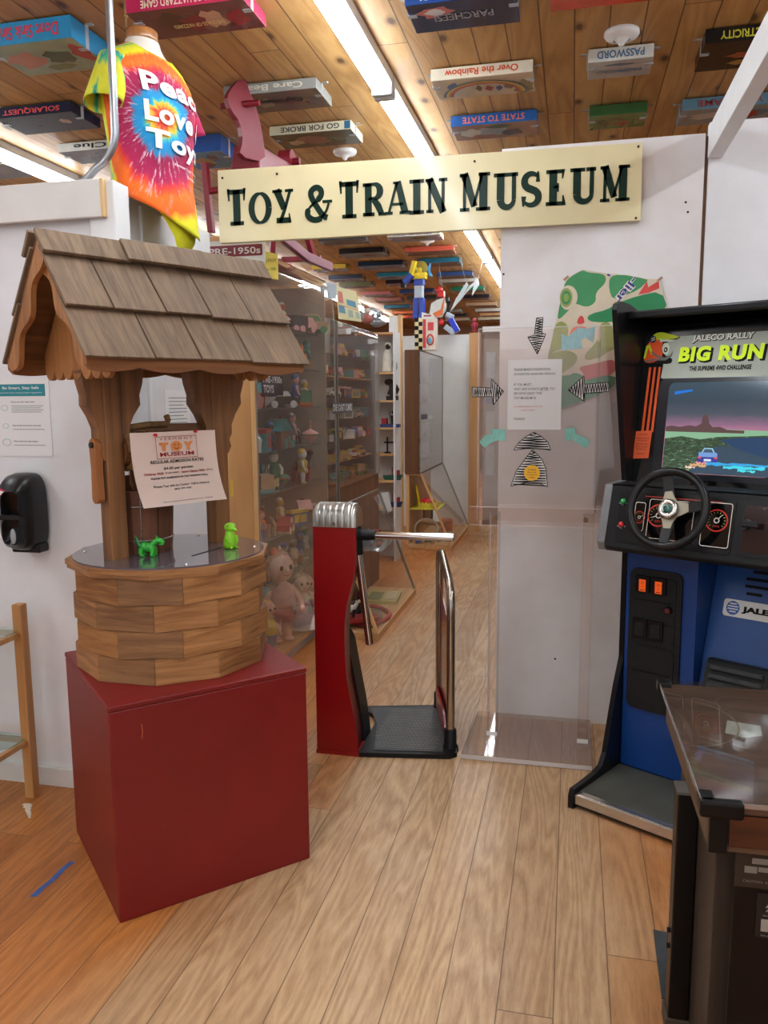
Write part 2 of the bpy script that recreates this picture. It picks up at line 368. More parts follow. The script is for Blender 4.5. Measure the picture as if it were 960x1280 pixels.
# small holes in the right wall
for i, (px, pz) in enumerate(((-0.312, 2.05), (0.44, 2.31), (0.45, 2.27), (-0.05, 0.30))):
    mb = MB(); mb.cyl((px, 3.6862, pz), (px, 3.6845, pz), 0.005, n=8)
    o = mb.build('nail', [M('dark_nail', (50, 44, 40), 0.5, 0.5)]); tagit(o, ['small dark nail near the left edge of the white panel', 'small dark nail just above the one beside the wall seam', 'small dark nail just below the one beside the wall seam', 'small dark nail low on the white panel behind the donation stand'][i], 'nail', 'nails in the white panel')

# ------------------------------------------------------------ fluorescent tube fixtures
m_tube = bpy.data.materials.new('lit_tube'); m_tube.use_nodes = True
b_ = m_tube.node_tree.nodes['Principled BSDF']; b_.inputs['Emission Color'].default_value = (0.86, 0.94, 1.0, 1); b_.inputs['Emission Strength'].default_value = TUBE_STRENGTH
m_chan = M('white_enamel_channel', (216, 222, 230), 0.35, var=0.02)
m_endc = M('white_lampholder', (206, 214, 222), 0.4, var=0.0)
def fixture(x, y, n):
    t = thing('fluorescent_light', n, 'ceiling light', (x, y, 3.05), 0, 'rows of fluorescent tube lights')
    mb = MB(); mb.box(-0.055, 0.055, -1.215, 1.215, -0.05, 0.0); mb.build('channel', [m_chan], t, bevel=0.004)
    for sx in (-1,):
        mb = MB(); mb.cyl((0.0 - 0.018, -1.17, -0.075), (0.0 - 0.018, 1.17, -0.075), 0.022, n=12); mb.build('tube', [m_tube], t)
    mb = MB(); mb.cyl((0.034, -1.17, -0.07), (0.034, 1.17, -0.07), 0.018, n=12); mb.build('tube', [m_tube], t)
    for sy in (-1, 1):
        mb = MB(); mb.box(-0.045, 0.055, sy * 1.195 - 0.018, sy * 1.195 + 0.018, -0.105, -0.045); mb.build('lamp_holder', [m_endc], t, bevel=0.006)
    return t
rows = ((-0.93, 'middle', (-2.125, 0.325, 2.775, 5.225, 7.675, 10.125, 12.575, 15.025)), (-3.40, 'left', (-0.97, 1.48, 3.93, 6.38, 8.83, 11.28, 13.73)), (1.55, 'right', (-2.125, 0.325, 2.775)))
ordn = ['first', 'second', 'third', 'fourth', 'fifth', 'sixth', 'seventh', 'eighth', 'ninth', 'tenth', 'eleventh', 'twelfth']
for x, rn, ys in rows:
    for i, y in enumerate(ys): fixture(x, y, 'white twin tube ceiling light, %s from the front in the %s row' % (ordn[i], rn))
# ------------------------------------------------------------ red pedestal
AP = math.radians(-44.6)
ped = thing('pedestal', 'dark red painted box pedestal standing on the floor under the wishing well', 'pedestal', (-1.242, 1.902, 0), AP)
m_red = M('dark_red_paint', (118, 16, 17), 0.42, var=0.12, scale=3, bump=0.12)
mb = MB(); mb.box(-0.597, 0, 0, 0.617, 0.0, 0.640); mb.build('box_body', [m_red], ped, bevel=0.004)
mb = MB(); mb.box(-0.599, 0.002, -0.002, 0.619, 0.6405, 0.657); mb.build('top_board', [m_red], ped, bevel=0.004)
mb = MB()
for (x, z, l, a) in ((-0.11, 0.57, 0.05, 0.15), (-0.37, 0.18, 0.018, 1.2), (-0.21, 0.33, 0.014, 0.4)):
    pass
pts = [(0.0, 0.0), (0.003, 0.02), (0.001, 0.045), (-0.002, 0.045), (0.0, 0.02), (-0.003, 0.0)]
mb.flat(pts, (0.0012 + 0.002, 0.09, 0.545), (0, 1, 0), (0, 0, 1))
o = mb.build('scratch', [M('raw_wood_scratch', (176, 96, 60), 0.7)], ped); o['label'] = 'pale scratch in the red paint'

# ------------------------------------------------------------ wishing well (local x = toward the front, y = along the ridge)
AW = math.radians(-29.3)
well = thing('wishing_well', 'wooden wishing well with shingled roof standing on the red pedestal', 'wishing well', (-1.285, 2.378, 0.657), AW)
m_ring = [wood('well_wood_a', (120, 78, 42), (176, 126, 76), 'H', fine=55, rough=0.5), wood('well_wood_b', (104, 70, 42), (150, 108, 68), 'H', fine=48, rough=0.55), wood('well_wood_c', (130, 86, 46), (184, 132, 82), 'H', fine=50, rough=0.5)]
m_dkw = wood('well_dark_wood', (92, 58, 30), (140, 94, 52), 'Z', fine=26, rough=0.5)
m_dky = wood('well_dark_wood_long', (84, 54, 30), (128, 84, 48), 'Y', fine=26, rough=0.5)
m_sh = wood('shingle_wood', (100, 80, 62), (136, 112, 88), 'S', fine=60, stretch=0.10, rough=0.75)
m_she = wood('shingle_edge', (58, 40, 28), (84, 60, 42), 'X', fine=22, rough=0.8)
NS = 10
def ringpts(R, a0): return [(R * math.cos(a0 + 2 * PI * k / NS), R * math.sin(a0 + 2 * PI * k / NS)) for k in range(NS)]
a_first = math.radians(-146 + 29.3)          # a corner of the lowest ring, in local angle
zr = 0.0
for lv in range(4):
    R = (0.311, 0.314, 0.309, 0.313)[lv]; a0 = a_first + (PI / NS if lv % 2 else 0) + (0.02, -0.02, 0.03, 0.0)[lv]
    o_ = ringpts(R, a0); i_ = ringpts(R - 0.045, a0); h = 0.0815
    ring = None
    for k in range(NS):
        k2 = (k + 1) % NS; mb = MB()
        mb.prism([o_[k], o_[k2], i_[k2], i_[k]], (0, 0, zr + 0.001), X, Y, h - 0.002)
        # rings are built of separate mitred blocks
        mb.build('ring_block', [m_ring[(k * 7 + lv * 3) % 3]], well, bevel=0.003)
    zr += h
mb = MB(); mb.prism(ringpts(0.322, a_first + 0.02), (0, 0, zr), X, Y, 0.012); mb.prism(ringpts(0.327, a_first + 0.02), (0, 0, zr + 0.012), X, Y, 0.016)
mb.build('top_rim', [m_ring[0]], well, bevel=0.005, seg=3); zr += 0.028
ZT = zr                                        # deck height
m_plexi = M('smoked_plexiglass', (92, 84, 92), 0.07, var=0.0, coat=0.6)
mb = MB(); pts = [(0.305 * math.cos(2 * PI * k / 40), 0.305 * math.sin(2 * PI * k / 40)) for k in range(40)]
mb.prism(pts, (0, 0, ZT), X, Y, 0.005); dk = mb.build('deck_plate', [m_plexi], well, bevel=0.001)
mb = MB(); mb.obox((0.128, 0.055, ZT + 0.0052), (0.005, 0.0, 0), (-0.025, 0.075, 0), (0, 0, 0.0006))
mb.build('coin_slot', [M('slot_black', (12, 12, 14), 0.6)], well)
mb = MB()
for a in (-2.3, -0.4, 0.9, 2.2):
    mb.cyl((0.275 * math.cos(a), 0.275 * math.sin(a), ZT + 0.005), (0.275 * math.cos(a), 0.275 * math.sin(a), ZT + 0.008), 0.006, 0.004, n=10)
mb.build('screw_heads', [M('steel_screw', (200, 200, 200), 0.25, 0.9)], well)
# posts
PZ0, PZ1 = ZT, 0.985
for s in (-1, 1):
    mb = MB(); mb.box(-0.029, 0.029, s * 0.195 - 0.029, s * 0.195 + 0.029, PZ0 + 0.002, PZ1); mb.build('post', [m_dkw], well, bevel=0.004)
    # curved braces each side of the post, along the ridge direction
    for t in (-1, 1):
        prof = [(0, 0.665), (0.008, 0.668), (0.022, 0.69), (0.014, 0.715), (0.028, 0.735), (0.028, 0.765), (0.048, 0.80), (0.078, 0.835), (0.076, 0.865), (0.09, 0.90), (0.098, 0.94), (0, 0.94)]
        base = s * 0.195 + t * 0.029; kx = 0.68 if (s, t) == (-1, -1) else 0.85
        pts = [(base + t * p[0] * kx, p[1]) for p in prof]
        mb = MB(); mb.prism(pts, (-0.024, 0, 0), Y, Z, 0.048); mb.build('brace', [m_dkw], well, bevel=0.005, seg=3)
    # rafter ties across
    pts = [(-0.20, 0.935), (0.20, 0.935), (0.17, 0.985), (-0.17, 0.985)]
    mb = MB(); mb.prism(pts, (0, s * 0.195 - 0.02, 0), Z.cross(Y) * -1, Z, -0.04) if False else mb.obox((0, s * 0.195, 0.955), (0.16, 0, 0), (0, 0.022, 0), (0, 0, 0.02)); mb.build('roof_tie', [m_dky], well, bevel=0.003)
mb = MB(); mb.box(-0.022, 0.022, -0.262, 0.262, 0.945, 0.985); mb.build('long_beam', [m_dky], well, bevel=0.003)
# roller with rope, rail and crank
mb = MB(); mb.box(-0.035, -0.005, -0.165, 0.165, 0.745, 0.772); mb.build('cross_rail', [m_dky], well, bevel=0.003)
mb = MB(); mb.cyl((0, -0.165, 0.690), (0, 0.165, 0.690), 0.042, n=20); rl = mb.build('roller', [m_dky], well)
m_rope = M('brown_rope', (120, 88, 52), 0.9, var=0.25, scale=60, bump=0.6, bscale=120)
mb = MB()
path = []
for k in range(0, 12 * 11 + 1):
    a = 2 * PI * k / 12; path.append((0.053 * math.cos(a), -0.155 + 0.017 * k / 12, 0.690 + 0.053 * math.sin(a)))
mb.tube(path, 0.0105, n=6)
path = [(0.02, -0.11, 0.735)]
mb.tube([(0.0, -0.15, 0.762), (0.0, -0.06, 0.772), (0.0, 0.008, 0.772), (0.0, 0.012, 0.785), (0.0, 0.006, 0.800)], 0.010, n=8)
mb.tube([(0.050, -0.150, 0.73), (0.066, -0.135, 0.70), (0.062, -0.140, 0.66), (0.05, -0.145, 0.635)], 0.012, n=8)
mb.tube([(-0.01, -0.12, 0.65), (-0.03, -0.11, 0.585), (-0.03, -0.10, 0.565)], 0.008, n=8)
mb.build('rope', [m_rope], well)
mb = MB(); prof = []
for k in range(13): a = PI * k / 12; prof.append((0.021 * math.cos(a), 0.715 + 0.021 * math.sin(a)))
for k in range(13): a = PI + PI * k / 12; prof.append((0.019 * math.cos(a), 0.555 + 0.019 * math.sin(a)))
prof = prof[:13] + [(-0.016, 0.64)] + prof[13:] + [(0.016, 0.64)]
mb.prism(prof, (0, -0.232, 0), X, Z, 0.022); mb.build('crank_handle', [wood('crank_wood', (130, 76, 30), (170, 108, 54), 'Z', fine=20)], well, bevel=0.005, seg=3)
mb = MB(); mb.cyl((0, -0.254, 0.715), (0, -0.262, 0.715), 0.009, n=12); mb.build('crank_bolt', [M('dark_steel', (70, 66, 64), 0.4, 0.8)], well)
# roof: two slopes, each with two rows of shingles and a ridge cap
HW, HH, ZR, Y0, Y1 = 0.250, 0.342, 1.322, -0.396, 0.396
for sd in (1, -1):
    dn = Vector((sd * HW, 0, -HH)); ln = dn.length; dn.normalize(); nn = Vector((sd * HH, 0, HW)).normalized()
    R0 = Vector((0, 0, ZR - 0.02))
    mb = MB(); mb.obox(R0 + dn * (ln / 2 - 0.012) - nn * 0.003, dn * (ln / 2 - 0.012), Y * 0.385, nn * 0.006); mb.build('roof_board', [m_dky], well)
    splits = ([-0.396, -0.255, -0.085, 0.075, 0.235, 0.396], [-0.398, -0.185, -0.03, 0.155, 0.398]) if sd == 1 else ([-0.396, -0.2, 0.0, 0.21, 0.396], [-0.396, -0.1, 0.1, 0.25, 0.396])
    for row, (a, b_, lift0, lift1) in enumerate(((0.035, 0.262, 0.012, 0.020), (0.215, ln + 0.004, 0.004, 0.010))):
        ys = splits[row]
        for k in range(len(ys) - 1):
            a2 = b_ + rnd.uniform(-0.004, 0.004); lf = rnd.uniform(0, 0.003)
            p0 = R0 + dn * a + nn * (lift0 * 0.5 + lf); p1 = R0 + dn * a2 + nn * (lift1 + lf)
            md = (p0 + p1) / 2; ad = (p1 - p0) / 2; up = ad.cross(Y).normalized(); up = up if up.dot(nn) > 0 else -up
            mb = MB(); mb.obox(md + Y * ((ys[k] + ys[k + 1]) / 2), ad, Y * ((ys[k + 1] - ys[k]) / 2 - 0.0022), up * 0.0045)
            mb.build('shingle', [m_sh], well, bevel=0.0015)
    caps = [(-0.400, -0.13), (-0.145, 0.145), (0.125, 0.402)] if sd == 1 else [(-0.400, 0.0), (-0.01, 0.402)]
    for k, (c0, c1) in enumerate(caps):
        lf = 0.024 + (0.008 if k % 2 else 0.002) + 0.003 * k
        mb = MB(); mb.obox(R0 + dn * 0.036 + nn * lf + Y * ((c0 + c1) / 2), dn * 0.040, Y * ((c1 - c0) / 2), nn * 0.006)
        mb.build('ridge_board', [m_sh], well, bevel=0.002)
    # scalloped trim hanging under the eave
    ex = sd * (HW - 0.012); pts = [(-0.385, ZR - HH + 0.0), (-0.385, ZR - HH - 0.028)]
    k = 0; N = 60
    for i in range(N + 1):
        y = -0.385 + 0.77 * i / N
        pts.append((y, ZR - HH - 0.040 - 0.014 * abs(math.sin((y + 0.385) / 0.77 * PI * 4 + 0.5)) ** 0.8 + (0.012 if (i in (0, N)) else 0)))
    pts += [(0.385, ZR - HH)]
    mb = MB(); mb.prism([(p[0], p[1]) for p in pts], (ex - 0.009, 0, 0), Y, Z, 0.018); mb.build('eave_trim', [wood('trim_wood', (120, 74, 36), (160, 106, 58), 'Y', fine=22)], well, bevel=0.004, seg=2)
# gable ends: scalloped barge boards and an inner board with a toothed bottom edge
m_gab = wood('gable_wood', (136, 86, 42), (182, 126, 74), 'Z', fine=20, rough=0.55)
for s in (-1, 1):
    yb = s * 0.372
    for sd in (1, -1):
        dn = Vector((sd * HW, 0, -HH)); ln = dn.length; dn.normalize(); inn = Vector((-sd * HH, 0, -HW)).normalized()
        pts = [(0.0, 0.014)]; N = 48
        pts.append((ln * 0.99, 0.012))
        for i in range(N, -1, -1):
            t = i / N; wdt = 0.045 + 0.015 * math.sin(t * 2 * PI * 2.4 + 0.6)
            if t > 0.92: wdt *= 1 - (t - 0.92) * 4
            pts.append((ln * (0.03 + 0.96 * t), 0.012 + wdt))
        mb = MB(); mb.prism(pts, Vector((0, yb, ZR - 0.02)), dn, inn, 0.016 if True else 0); mb.build('barge_board', [m_gab], well, bevel=0.004, seg=2)
    if True:
        yi = s * 0.275; pts = [(0.0, ZR - 0.06)]
        xe = 0.20; pts.append((-xe, ZR - 0.06 - xe / HW * HH)); zz = ZR - 0.06 - xe / HW * HH
        N = 7
        for i in range(N):
            x0_ = -xe + 2 * xe * i / N; w_ = 2 * xe / N
            for q in range(9):
                t = q / 8; pts.append((x0_ + w_ * t, zz - 0.05 - 0.028 * math.sin(PI * t) ** 0.6))
        pts.append((xe, zz))
        mb = MB(); mb.prism([(p[0], p[1]) for p in pts], (0, yi, 0), X, Z, 0.014); mb.build('gable_board', [m_gab], well, bevel=0.002)

# ------------------------------------------------------------ bucket standing on the deck
b0 = well.matrix_basis if False else Matrix.Translation(well.location) @ Matrix.Rotation(AW, 4, 'Z')
def W(x, y, z): return b0 @ Vector((x, y, z))
bk = thing('bucket', 'dark wooden stave bucket standing inside the wishing well', 'bucket', W(-0.070, -0.062, ZT + 0.005), AW)
m_bk = wood('bucket_wood', (82, 46, 28), (112, 66, 42), 'Z', fine=24, rough=0.6)
for k in range(12):
    a0 = 2 * PI * k / 12 + 0.015; a1 = 2 * PI * (k + 1) / 12 - 0.015; mb = MB()
    def rr(z): return 0.098 + 0.010 * z / 0.19
    ztop = 0.205 + (0.035 if k in (5, 11) else 0)
    vs = []
    for z in (0.0, ztop):
        for a in (a0, (a0 + a1) / 2, a1):
            for r in (rr(z), rr(z) - 0.012): vs.append((r * math.cos(a), r * math.sin(a), z))
    q = [(0, 2, 8, 6), (2, 4, 10, 8), (1, 7, 9, 3), (3, 9, 11, 5), (6, 8, 9, 7), (8, 10, 11, 9), (0, 6, 7, 1), (4, 5, 11, 10), (0, 1, 3, 2), (2, 3, 5, 4)]
    mb.add(vs, q); mb.build('stave', [m_bk], bk, bevel=0.001)
mb = MB(); mb.cyl((0, 0, 0.01), (0, 0, 0.02), 0.08, n=24); mb.build('bucket_base', [m_bk], bk)
for z in (0.045, 0.155):
    mb = MB(); r = 0.098 + 0.010 * z / 0.19 + 0.002; mb.tube([(r * math.cos(2 * PI * i / 32), r * math.sin(2 * PI * i / 32), z) for i in range(32)], 0.0028, n=6, closed=True)
    mb.build('hoop', [M('wire_hoop', (150, 140, 130), 0.35, 0.9)], bk)

# ------------------------------------------------------------ admission notice pinned on the well
m_paper = M('pinkish_paper', (226, 204, 192), 0.8, var=0.02)
note = thing('admission_notice', 'paper sign with regular admission rates pinned to the wishing well posts', 'sign', W(0.075, -0.010, 0.625), AW)
def curl(px, pz): # local sheet shape: px 0..0.31 along the ridge, pz 0..-0.235
    b = max(0.0, -pz - 0.10); y = -0.161 + px + (0.028 * (-pz / 0.235) ** 2) * (1.0 + 0.1 * px); return (0.0 + 0.8 * b * b + 0.004 * math.sin(px * 22), y, 0.125 + pz)
mb = MB(); NX, NZ = 16, 14
vs = [curl(0.31 * i / NX, -0.232 * j / NZ - 0.0 * i) for j in range(NZ + 1) for i in range(NX + 1)]
vs2 = [(v[0] - 0.0008, v[1], v[2]) for v in vs]; n_ = len(vs)
fs = []
for j in range(NZ):
    for i in range(NX):
        a = j * (NX + 1) + i; fs.append((a, a + NX + 1, a + NX + 2, a + 1)); fs.append((a + n_, a + 1 + n_, a + NX + 2 + n_, a + NX + 1 + n_))
mb.add(vs + vs2, fs, 0, True); mb.build('sheet', [m_paper], note)
m_ink = M('black_ink', (38, 30, 30), 0.8, var=0); m_rink = M('dark_red_ink', (150, 40, 40), 0.8, var=0); m_oink = M('orange_ink', (226, 140, 74), 0.8, var=0)
def on_sheet(mb_, lift=0.0026):
    mb_.v = [Vector((curl(v.x, v.y)[0] + lift + v.z, curl(v.x, v.y)[1], curl(v.x, v.y)[2])) for v in mb_.v]; return mb_
def line(t, cx, cz, h, mi, w=None, off=0.0): tb.text(t, (cx, cz, 0), X, Y, h, mi, w=w, align='c', offset=off)
tb = MB()
line('REGULAR ADMISSION RATES', 0.158, -0.098, 0.0100, 0, 0.200, 0.015)
line('$4.00 per person', 0.158, -0.121, 0.011, 0, 0.112, 0.02)
line('Children FREE', 0.064, -0.133, 0.007, 1, 0.070, 0.03); line('(5 and under)  -', 0.135, -0.133, 0.007, 0, 0.060, 0.02)
line('Senior Citizens FREE', 0.212, -0.133, 0.007, 1, 0.088, 0.03); line('(75+)', 0.273, -0.133, 0.007, 0, 0.024, 0.02)
line('PLEASE PUT ADMISSION IN THE WISHING WELL', 0.158, -0.147, 0.006, 0, 0.215, 0.03)
line('Private Tour with the Curator - Call in Advance', 0.158, -0.173, 0.007, 0, 0.21, 0.02)
line('(802) 399-1000', 0.158, -0.186, 0.007, 0, 0.066, 0.02)
line('Visit our website www.vermonttoymuseum.com   Facebook', 0.165, -0.222, 0.0045, 0, 0.19, 0.02)
line('V E R M O N T', 0.160, -0.026, 0.008, 1, 0.125, 0.0)
line('MUSEUM', 0.160, -0.077, 0.013, 1, 0.13, 0.02)
line('T', 0.112, -0.060, 0.027, 2, 0.034, 0.09); line('Y', 0.206, -0.060, 0.027, 2, 0.036, 0.09)
c_ = [(0.160 + 0.022 * math.cos(2 * PI * k / 24), -0.046 + 0.016 * math.sin(2 * PI * k / 24)) for k in range(24)]
tb.flat(c_, (0, 0, 0), X, Y, 2)
for sx in (-0.007, 0.007): tb.flat([(0.160 + sx + 0.0017 * math.cos(k * PI / 4), -0.041 + 0.003 * math.sin(k * PI / 4)) for k in range(8)], (0, 0, 0.0008), X, Y, 0)
tb.flat([(0.150 + 0.02 * k / 8, -0.049 - 0.005 * math.sin(PI * k / 8)) for k in range(9)] + [(0.170 - 0.02 * k / 8, -0.051 - 0.005 * math.sin(PI * (1 - k / 8))) for k in range(9)], (0, 0, 0.0005), X, Y, 0)
for (a, b2, c2, d2) in ((0.083, 0.238, -0.014, -0.0155), (0.083, 0.238, -0.083, -0.0845), (0.083, 0.0845, -0.014, -0.0845), (0.2365, 0.238, -0.014, -0.0845)):
    tb.flat([(a, c2), (a, d2), (b2, d2), (b2, c2)], (0, 0, 0), X, Y, 1)
tb.refine(2); on_sheet(tb).build('printing', [m_ink, m_rink, m_oink], note)
for (px, pz) in ((0.083, -0.008), (0.235, -0.002)):
    mb = MB(); c_ = curl(px, pz); mb.cyl((c_[0], c_[1], c_[2]), (c_[0] + 0.008, c_[1], c_[2]), 0.005, n=10); mb.build('push_pin', [M('red_pin', (200, 30, 40), 0.3)], note)

# ------------------------------------------------------------ green toys on the deck
m_gr = M('glossy_green_plastic', (54, 176, 60), 0.25, var=0.15, scale=40); m_lm = M('lime_plastic', (136, 206, 30), 0.35, var=0.03); m_dg = M('dark_green_plastic', (20, 110, 50), 0.25, var=0.1)
dz = ZT + 0.0055
dr = thing('toy_dragon', 'small green plastic horned dragon toy with curled tail on the well deck', 'toy', W(0.085, -0.215, dz) - Vector((0.0, 0.0, 0)), math.radians(10))
dr.location = (-1.297, 2.257, 0.657 + dz)
mb = MB(); mb.sph((0, 0, 0.028), (0.024, 0.014, 0.015), 14); mb.sph((-0.012, 0, 0.031), (0.014, 0.013, 0.014), 12)
mb.tube([(0.012, 0, 0.034), (0.022, 0, 0.044), (0.030, 0, 0.050)], [0.010, 0.009, 0.008], 10)
mb.build('body', [m_gr], dr)
mb = MB(); mb.sph((0.034, 0, 0.050), (0.013, 0.010, 0.009), 12); mb.sph((0.045, 0, 0.045), (0.010, 0.007, 0.005), 10); mb.sph((0.042, 0, 0.038), (0.009, 0.006, 0.0035), 10)
mb.cyl((0.047, 0, 0.049), (0.055, 0, 0.058), 0.003, 0.0005, 8); mb.cyl((0.030, 0.005, 0.056), (0.026, 0.008, 0.066), 0.003, 0.0006, 8); mb.cyl((0.030, -0.005, 0.056), (0.028, -0.008, 0.067), 0.003, 0.0006, 8)
mb.build('head', [m_gr], dr)
mb = MB(); mb.tube([(-0.020, 0, 0.030), (-0.030, 0, 0.036), (-0.034, 0, 0.048), (-0.038, 0, 0.060), (-0.042, 0, 0.066)], [0.010, 0.008, 0.006, 0.004, 0.001], 10); mb.build('tail', [m_dg], dr)
for lx in (-0.018, 0.014):
    for ly in (-0.010, 0.010):
        mb = MB(); mb.tube([(lx, ly, 0.026), (lx + (0.004 if lx > 0 else -0.004), ly * 1.2, 0.014), (lx, ly * 1.2, 0.004)], [0.009, 0.007, 0.006], 8); mb.sph((lx + 0.003, ly * 1.2, 0.0035), (0.009, 0.006, 0.0035), 8); mb.build('leg', [m_gr], dr)
mb = MB()
for k in range(5): mb.cyl((-0.02 + 0.01 * k, 0, 0.040), (-0.022 + 0.01 * k, 0, 0.050), 0.004, 0.0006, 6)
mb.build('back_spikes', [m_dg], dr)
bd_ = thing('toy_bird', 'small lime green plastic sitting bird toy with a big beak on the well deck', 'toy', (-1.098, 2.436, 0.657 + dz), math.radians(-25))
mb = MB(); mb.lathe([(0.0, 0.0), (0.020, 0.001), (0.023, 0.012), (0.021, 0.028), (0.016, 0.045), (0.0145, 0.055), (0.012, 0.062), (0, 0.064)], (0, 0, 0), 18); mb.build('body', [m_lm], bd_)
mb = MB(); mb.sph((0.002, 0, 0.070), (0.021, 0.019, 0.016), 16); mb.build('head', [m_lm], bd_)
mb = MB(); mb.cyl((0.014, 0, 0.068), (0.036, 0, 0.062), 0.010, 0.0015, 12); mb.build('beak', [m_lm], bd_)
for s in (-1, 1):
    mb = MB(); mb.sph((0.006, s * 0.013, 0.076), (0.009, 0.005, 0.007), 10); mb.build('eye', [M('lime_dark', (110, 180, 24), 0.4, var=0.02)], bd_)
    mb = MB(); mb.sph((0.012, s * 0.009, 0.004), (0.012, 0.006, 0.004), 8); mb.sph((0.020, s * 0.013, 0.003), (0.006, 0.003, 0.003), 8); mb.build('foot', [m_lm], bd_)
    mb = MB(); mb.tube([(0.004, s * 0.021, 0.040), (0.014, s * 0.020, 0.028), (0.018, s * 0.012, 0.015)], [0.005, 0.004, 0.003], 8); mb.build('arm', [m_lm], bd_)
# ------------------------------------------------------------ turnstile
ts = thing('turnstile', 'red metal turnstile with chrome arms and black tread plate on the floor', 'turnstile', (-0.94, 3.11, 0), 0)
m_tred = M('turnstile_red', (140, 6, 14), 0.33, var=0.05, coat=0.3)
m_chr = M('chrome', (214, 214, 216), 0.12, 1.0, var=0.02)
m_st = M('brushed_steel_tube', (176, 166, 152), 0.25, 1.0, var=0.12, scale=5)
m_blk = M('black_plastic', (20, 20, 22), 0.4, var=0.05)
m_rub = M('tread_rubber', (58, 60, 62), 0.55, var=0.15, scale=14, bump=0.3)
mt = Matrix.Rotation(math.radians(1.8), 4, 'Z')
def tl(mb_): return mb_
# column outline, widths taken across (x) by height (z): waisted in the middle, flared at the foot
out = [(-0.093, 0.018), (0.088, 0.018), (0.084, 0.09), (0.074, 0.17), (0.056, 0.26), (0.043, 0.34), (0.038, 0.42), (0.036, 0.50), (0.038, 0.58), (0.048, 0.66), (0.064, 0.72), (0.078, 0.77), (0.088, 0.83), (0.090, 0.985), (-0.093, 0.985)]
mb = MB(); mb.prism(out, (0, 0.015, 0), X, Z, -0.012 if False else 0.012); mb.v = [Vector((v.x, v.y, v.z)) for v in mb.v]
mb.build('front_plate', [m_tred], ts, bevel=0.003)
side = [(p[0], p[1]) for p in out]
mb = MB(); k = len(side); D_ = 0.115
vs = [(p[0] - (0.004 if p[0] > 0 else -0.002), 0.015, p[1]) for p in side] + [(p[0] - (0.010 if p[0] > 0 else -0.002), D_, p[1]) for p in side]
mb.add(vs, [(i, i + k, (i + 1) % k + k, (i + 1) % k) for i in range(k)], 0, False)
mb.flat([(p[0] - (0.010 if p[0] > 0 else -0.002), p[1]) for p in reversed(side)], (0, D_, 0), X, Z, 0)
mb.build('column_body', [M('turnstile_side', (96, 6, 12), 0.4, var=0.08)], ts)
sk_ = [(-0.08, 0.0), (0.090, 0.0), (0.082, 0.09), (0.070, 0.18), (0.052, 0.28), (0.034, 0.38), (0.020, 0.46), (0.0, 0.50), (-0.08, 0.50)]
mb = MB(); mb.prism(sk_, (0, 0.117, 0), X, Z, -0.11); o = mb.build('rear_skirt', [m_blk], ts, bevel=0.003); o['label'] = 'black rear foot of the column'
mb = MB(); mb.prism([(-0.096, 0.0), (0.092, 0.0), (0.092, 0.02), (-0.096, 0.02)], (0, 0, 0), X, Z, -0.24); mb.build('column_base', [m_tred], ts, bevel=0.003)
mb = MB(); N = 14; prof = [(-0.094, 0.985)]
prof += [(-0.094, 1.035), (-0.090, 1.058), (-0.078, 1.072), (-0.06, 1.080), (0.055, 1.080), (0.074, 1.073), (0.088, 1.058), (0.092, 1.035), (0.092, 0.985)]
# fluted rounded cap: ribs run front to back over the top
prof3 = [(0.0, 0.985), (0.0, 1.030), (0.006, 1.055), (0.022, 1.073), (0.045, 1.080), (0.075, 1.080), (0.10, 1.066), (0.118, 1.03), (0.118, 0.985)]
vs = []; xs = []
NR = 7
for i in range(NR * 6 + 1):
    t = i / (NR * 6); x = -0.094 + 0.186 * t; rib = 0.0011 * min(1.0, 3.0 * abs(math.sin(PI * t * NR))); edge = min(1, min(t, 1 - t) * 10)
    xs.append((x, rib, math.sin(edge * PI / 2)))
for x, rib, ed in xs:
    for (y, z) in prof3: vs.append((x, y - (rib if y < 0.06 else -rib) + (1 - ed) * (0.006 if y < 0.06 else -0.006), 0.985 + (z - 0.985) * (0.80 + 0.20 * ed) + (rib if z > 1.05 else 0)))
q = len(prof3); fs = [(i * q + j, (i + 1) * q + j, (i + 1) * q + j + 1, i * q + j + 1) for i in range(len(xs) - 1) for j in range(q - 1)]
mb = MB(); mb.add(vs, fs, 0, True)
mb.add(vs[:q], [tuple(range(q))]); mb.add(vs[-q:], [tuple(reversed(range(q)))])
cp_ = mb.build('top_cap', [M('fluted_chrome', (196, 194, 190), 0.30, 1.0, var=0.03)], ts); cp_['label'] = 'fluted chrome cap'
mb = MB(); mb.cyl((0.0, -0.001, 1.002), (0.0, -0.006, 1.002), 0.005, n=10); mb.build('cap_screw', [m_chr], ts)
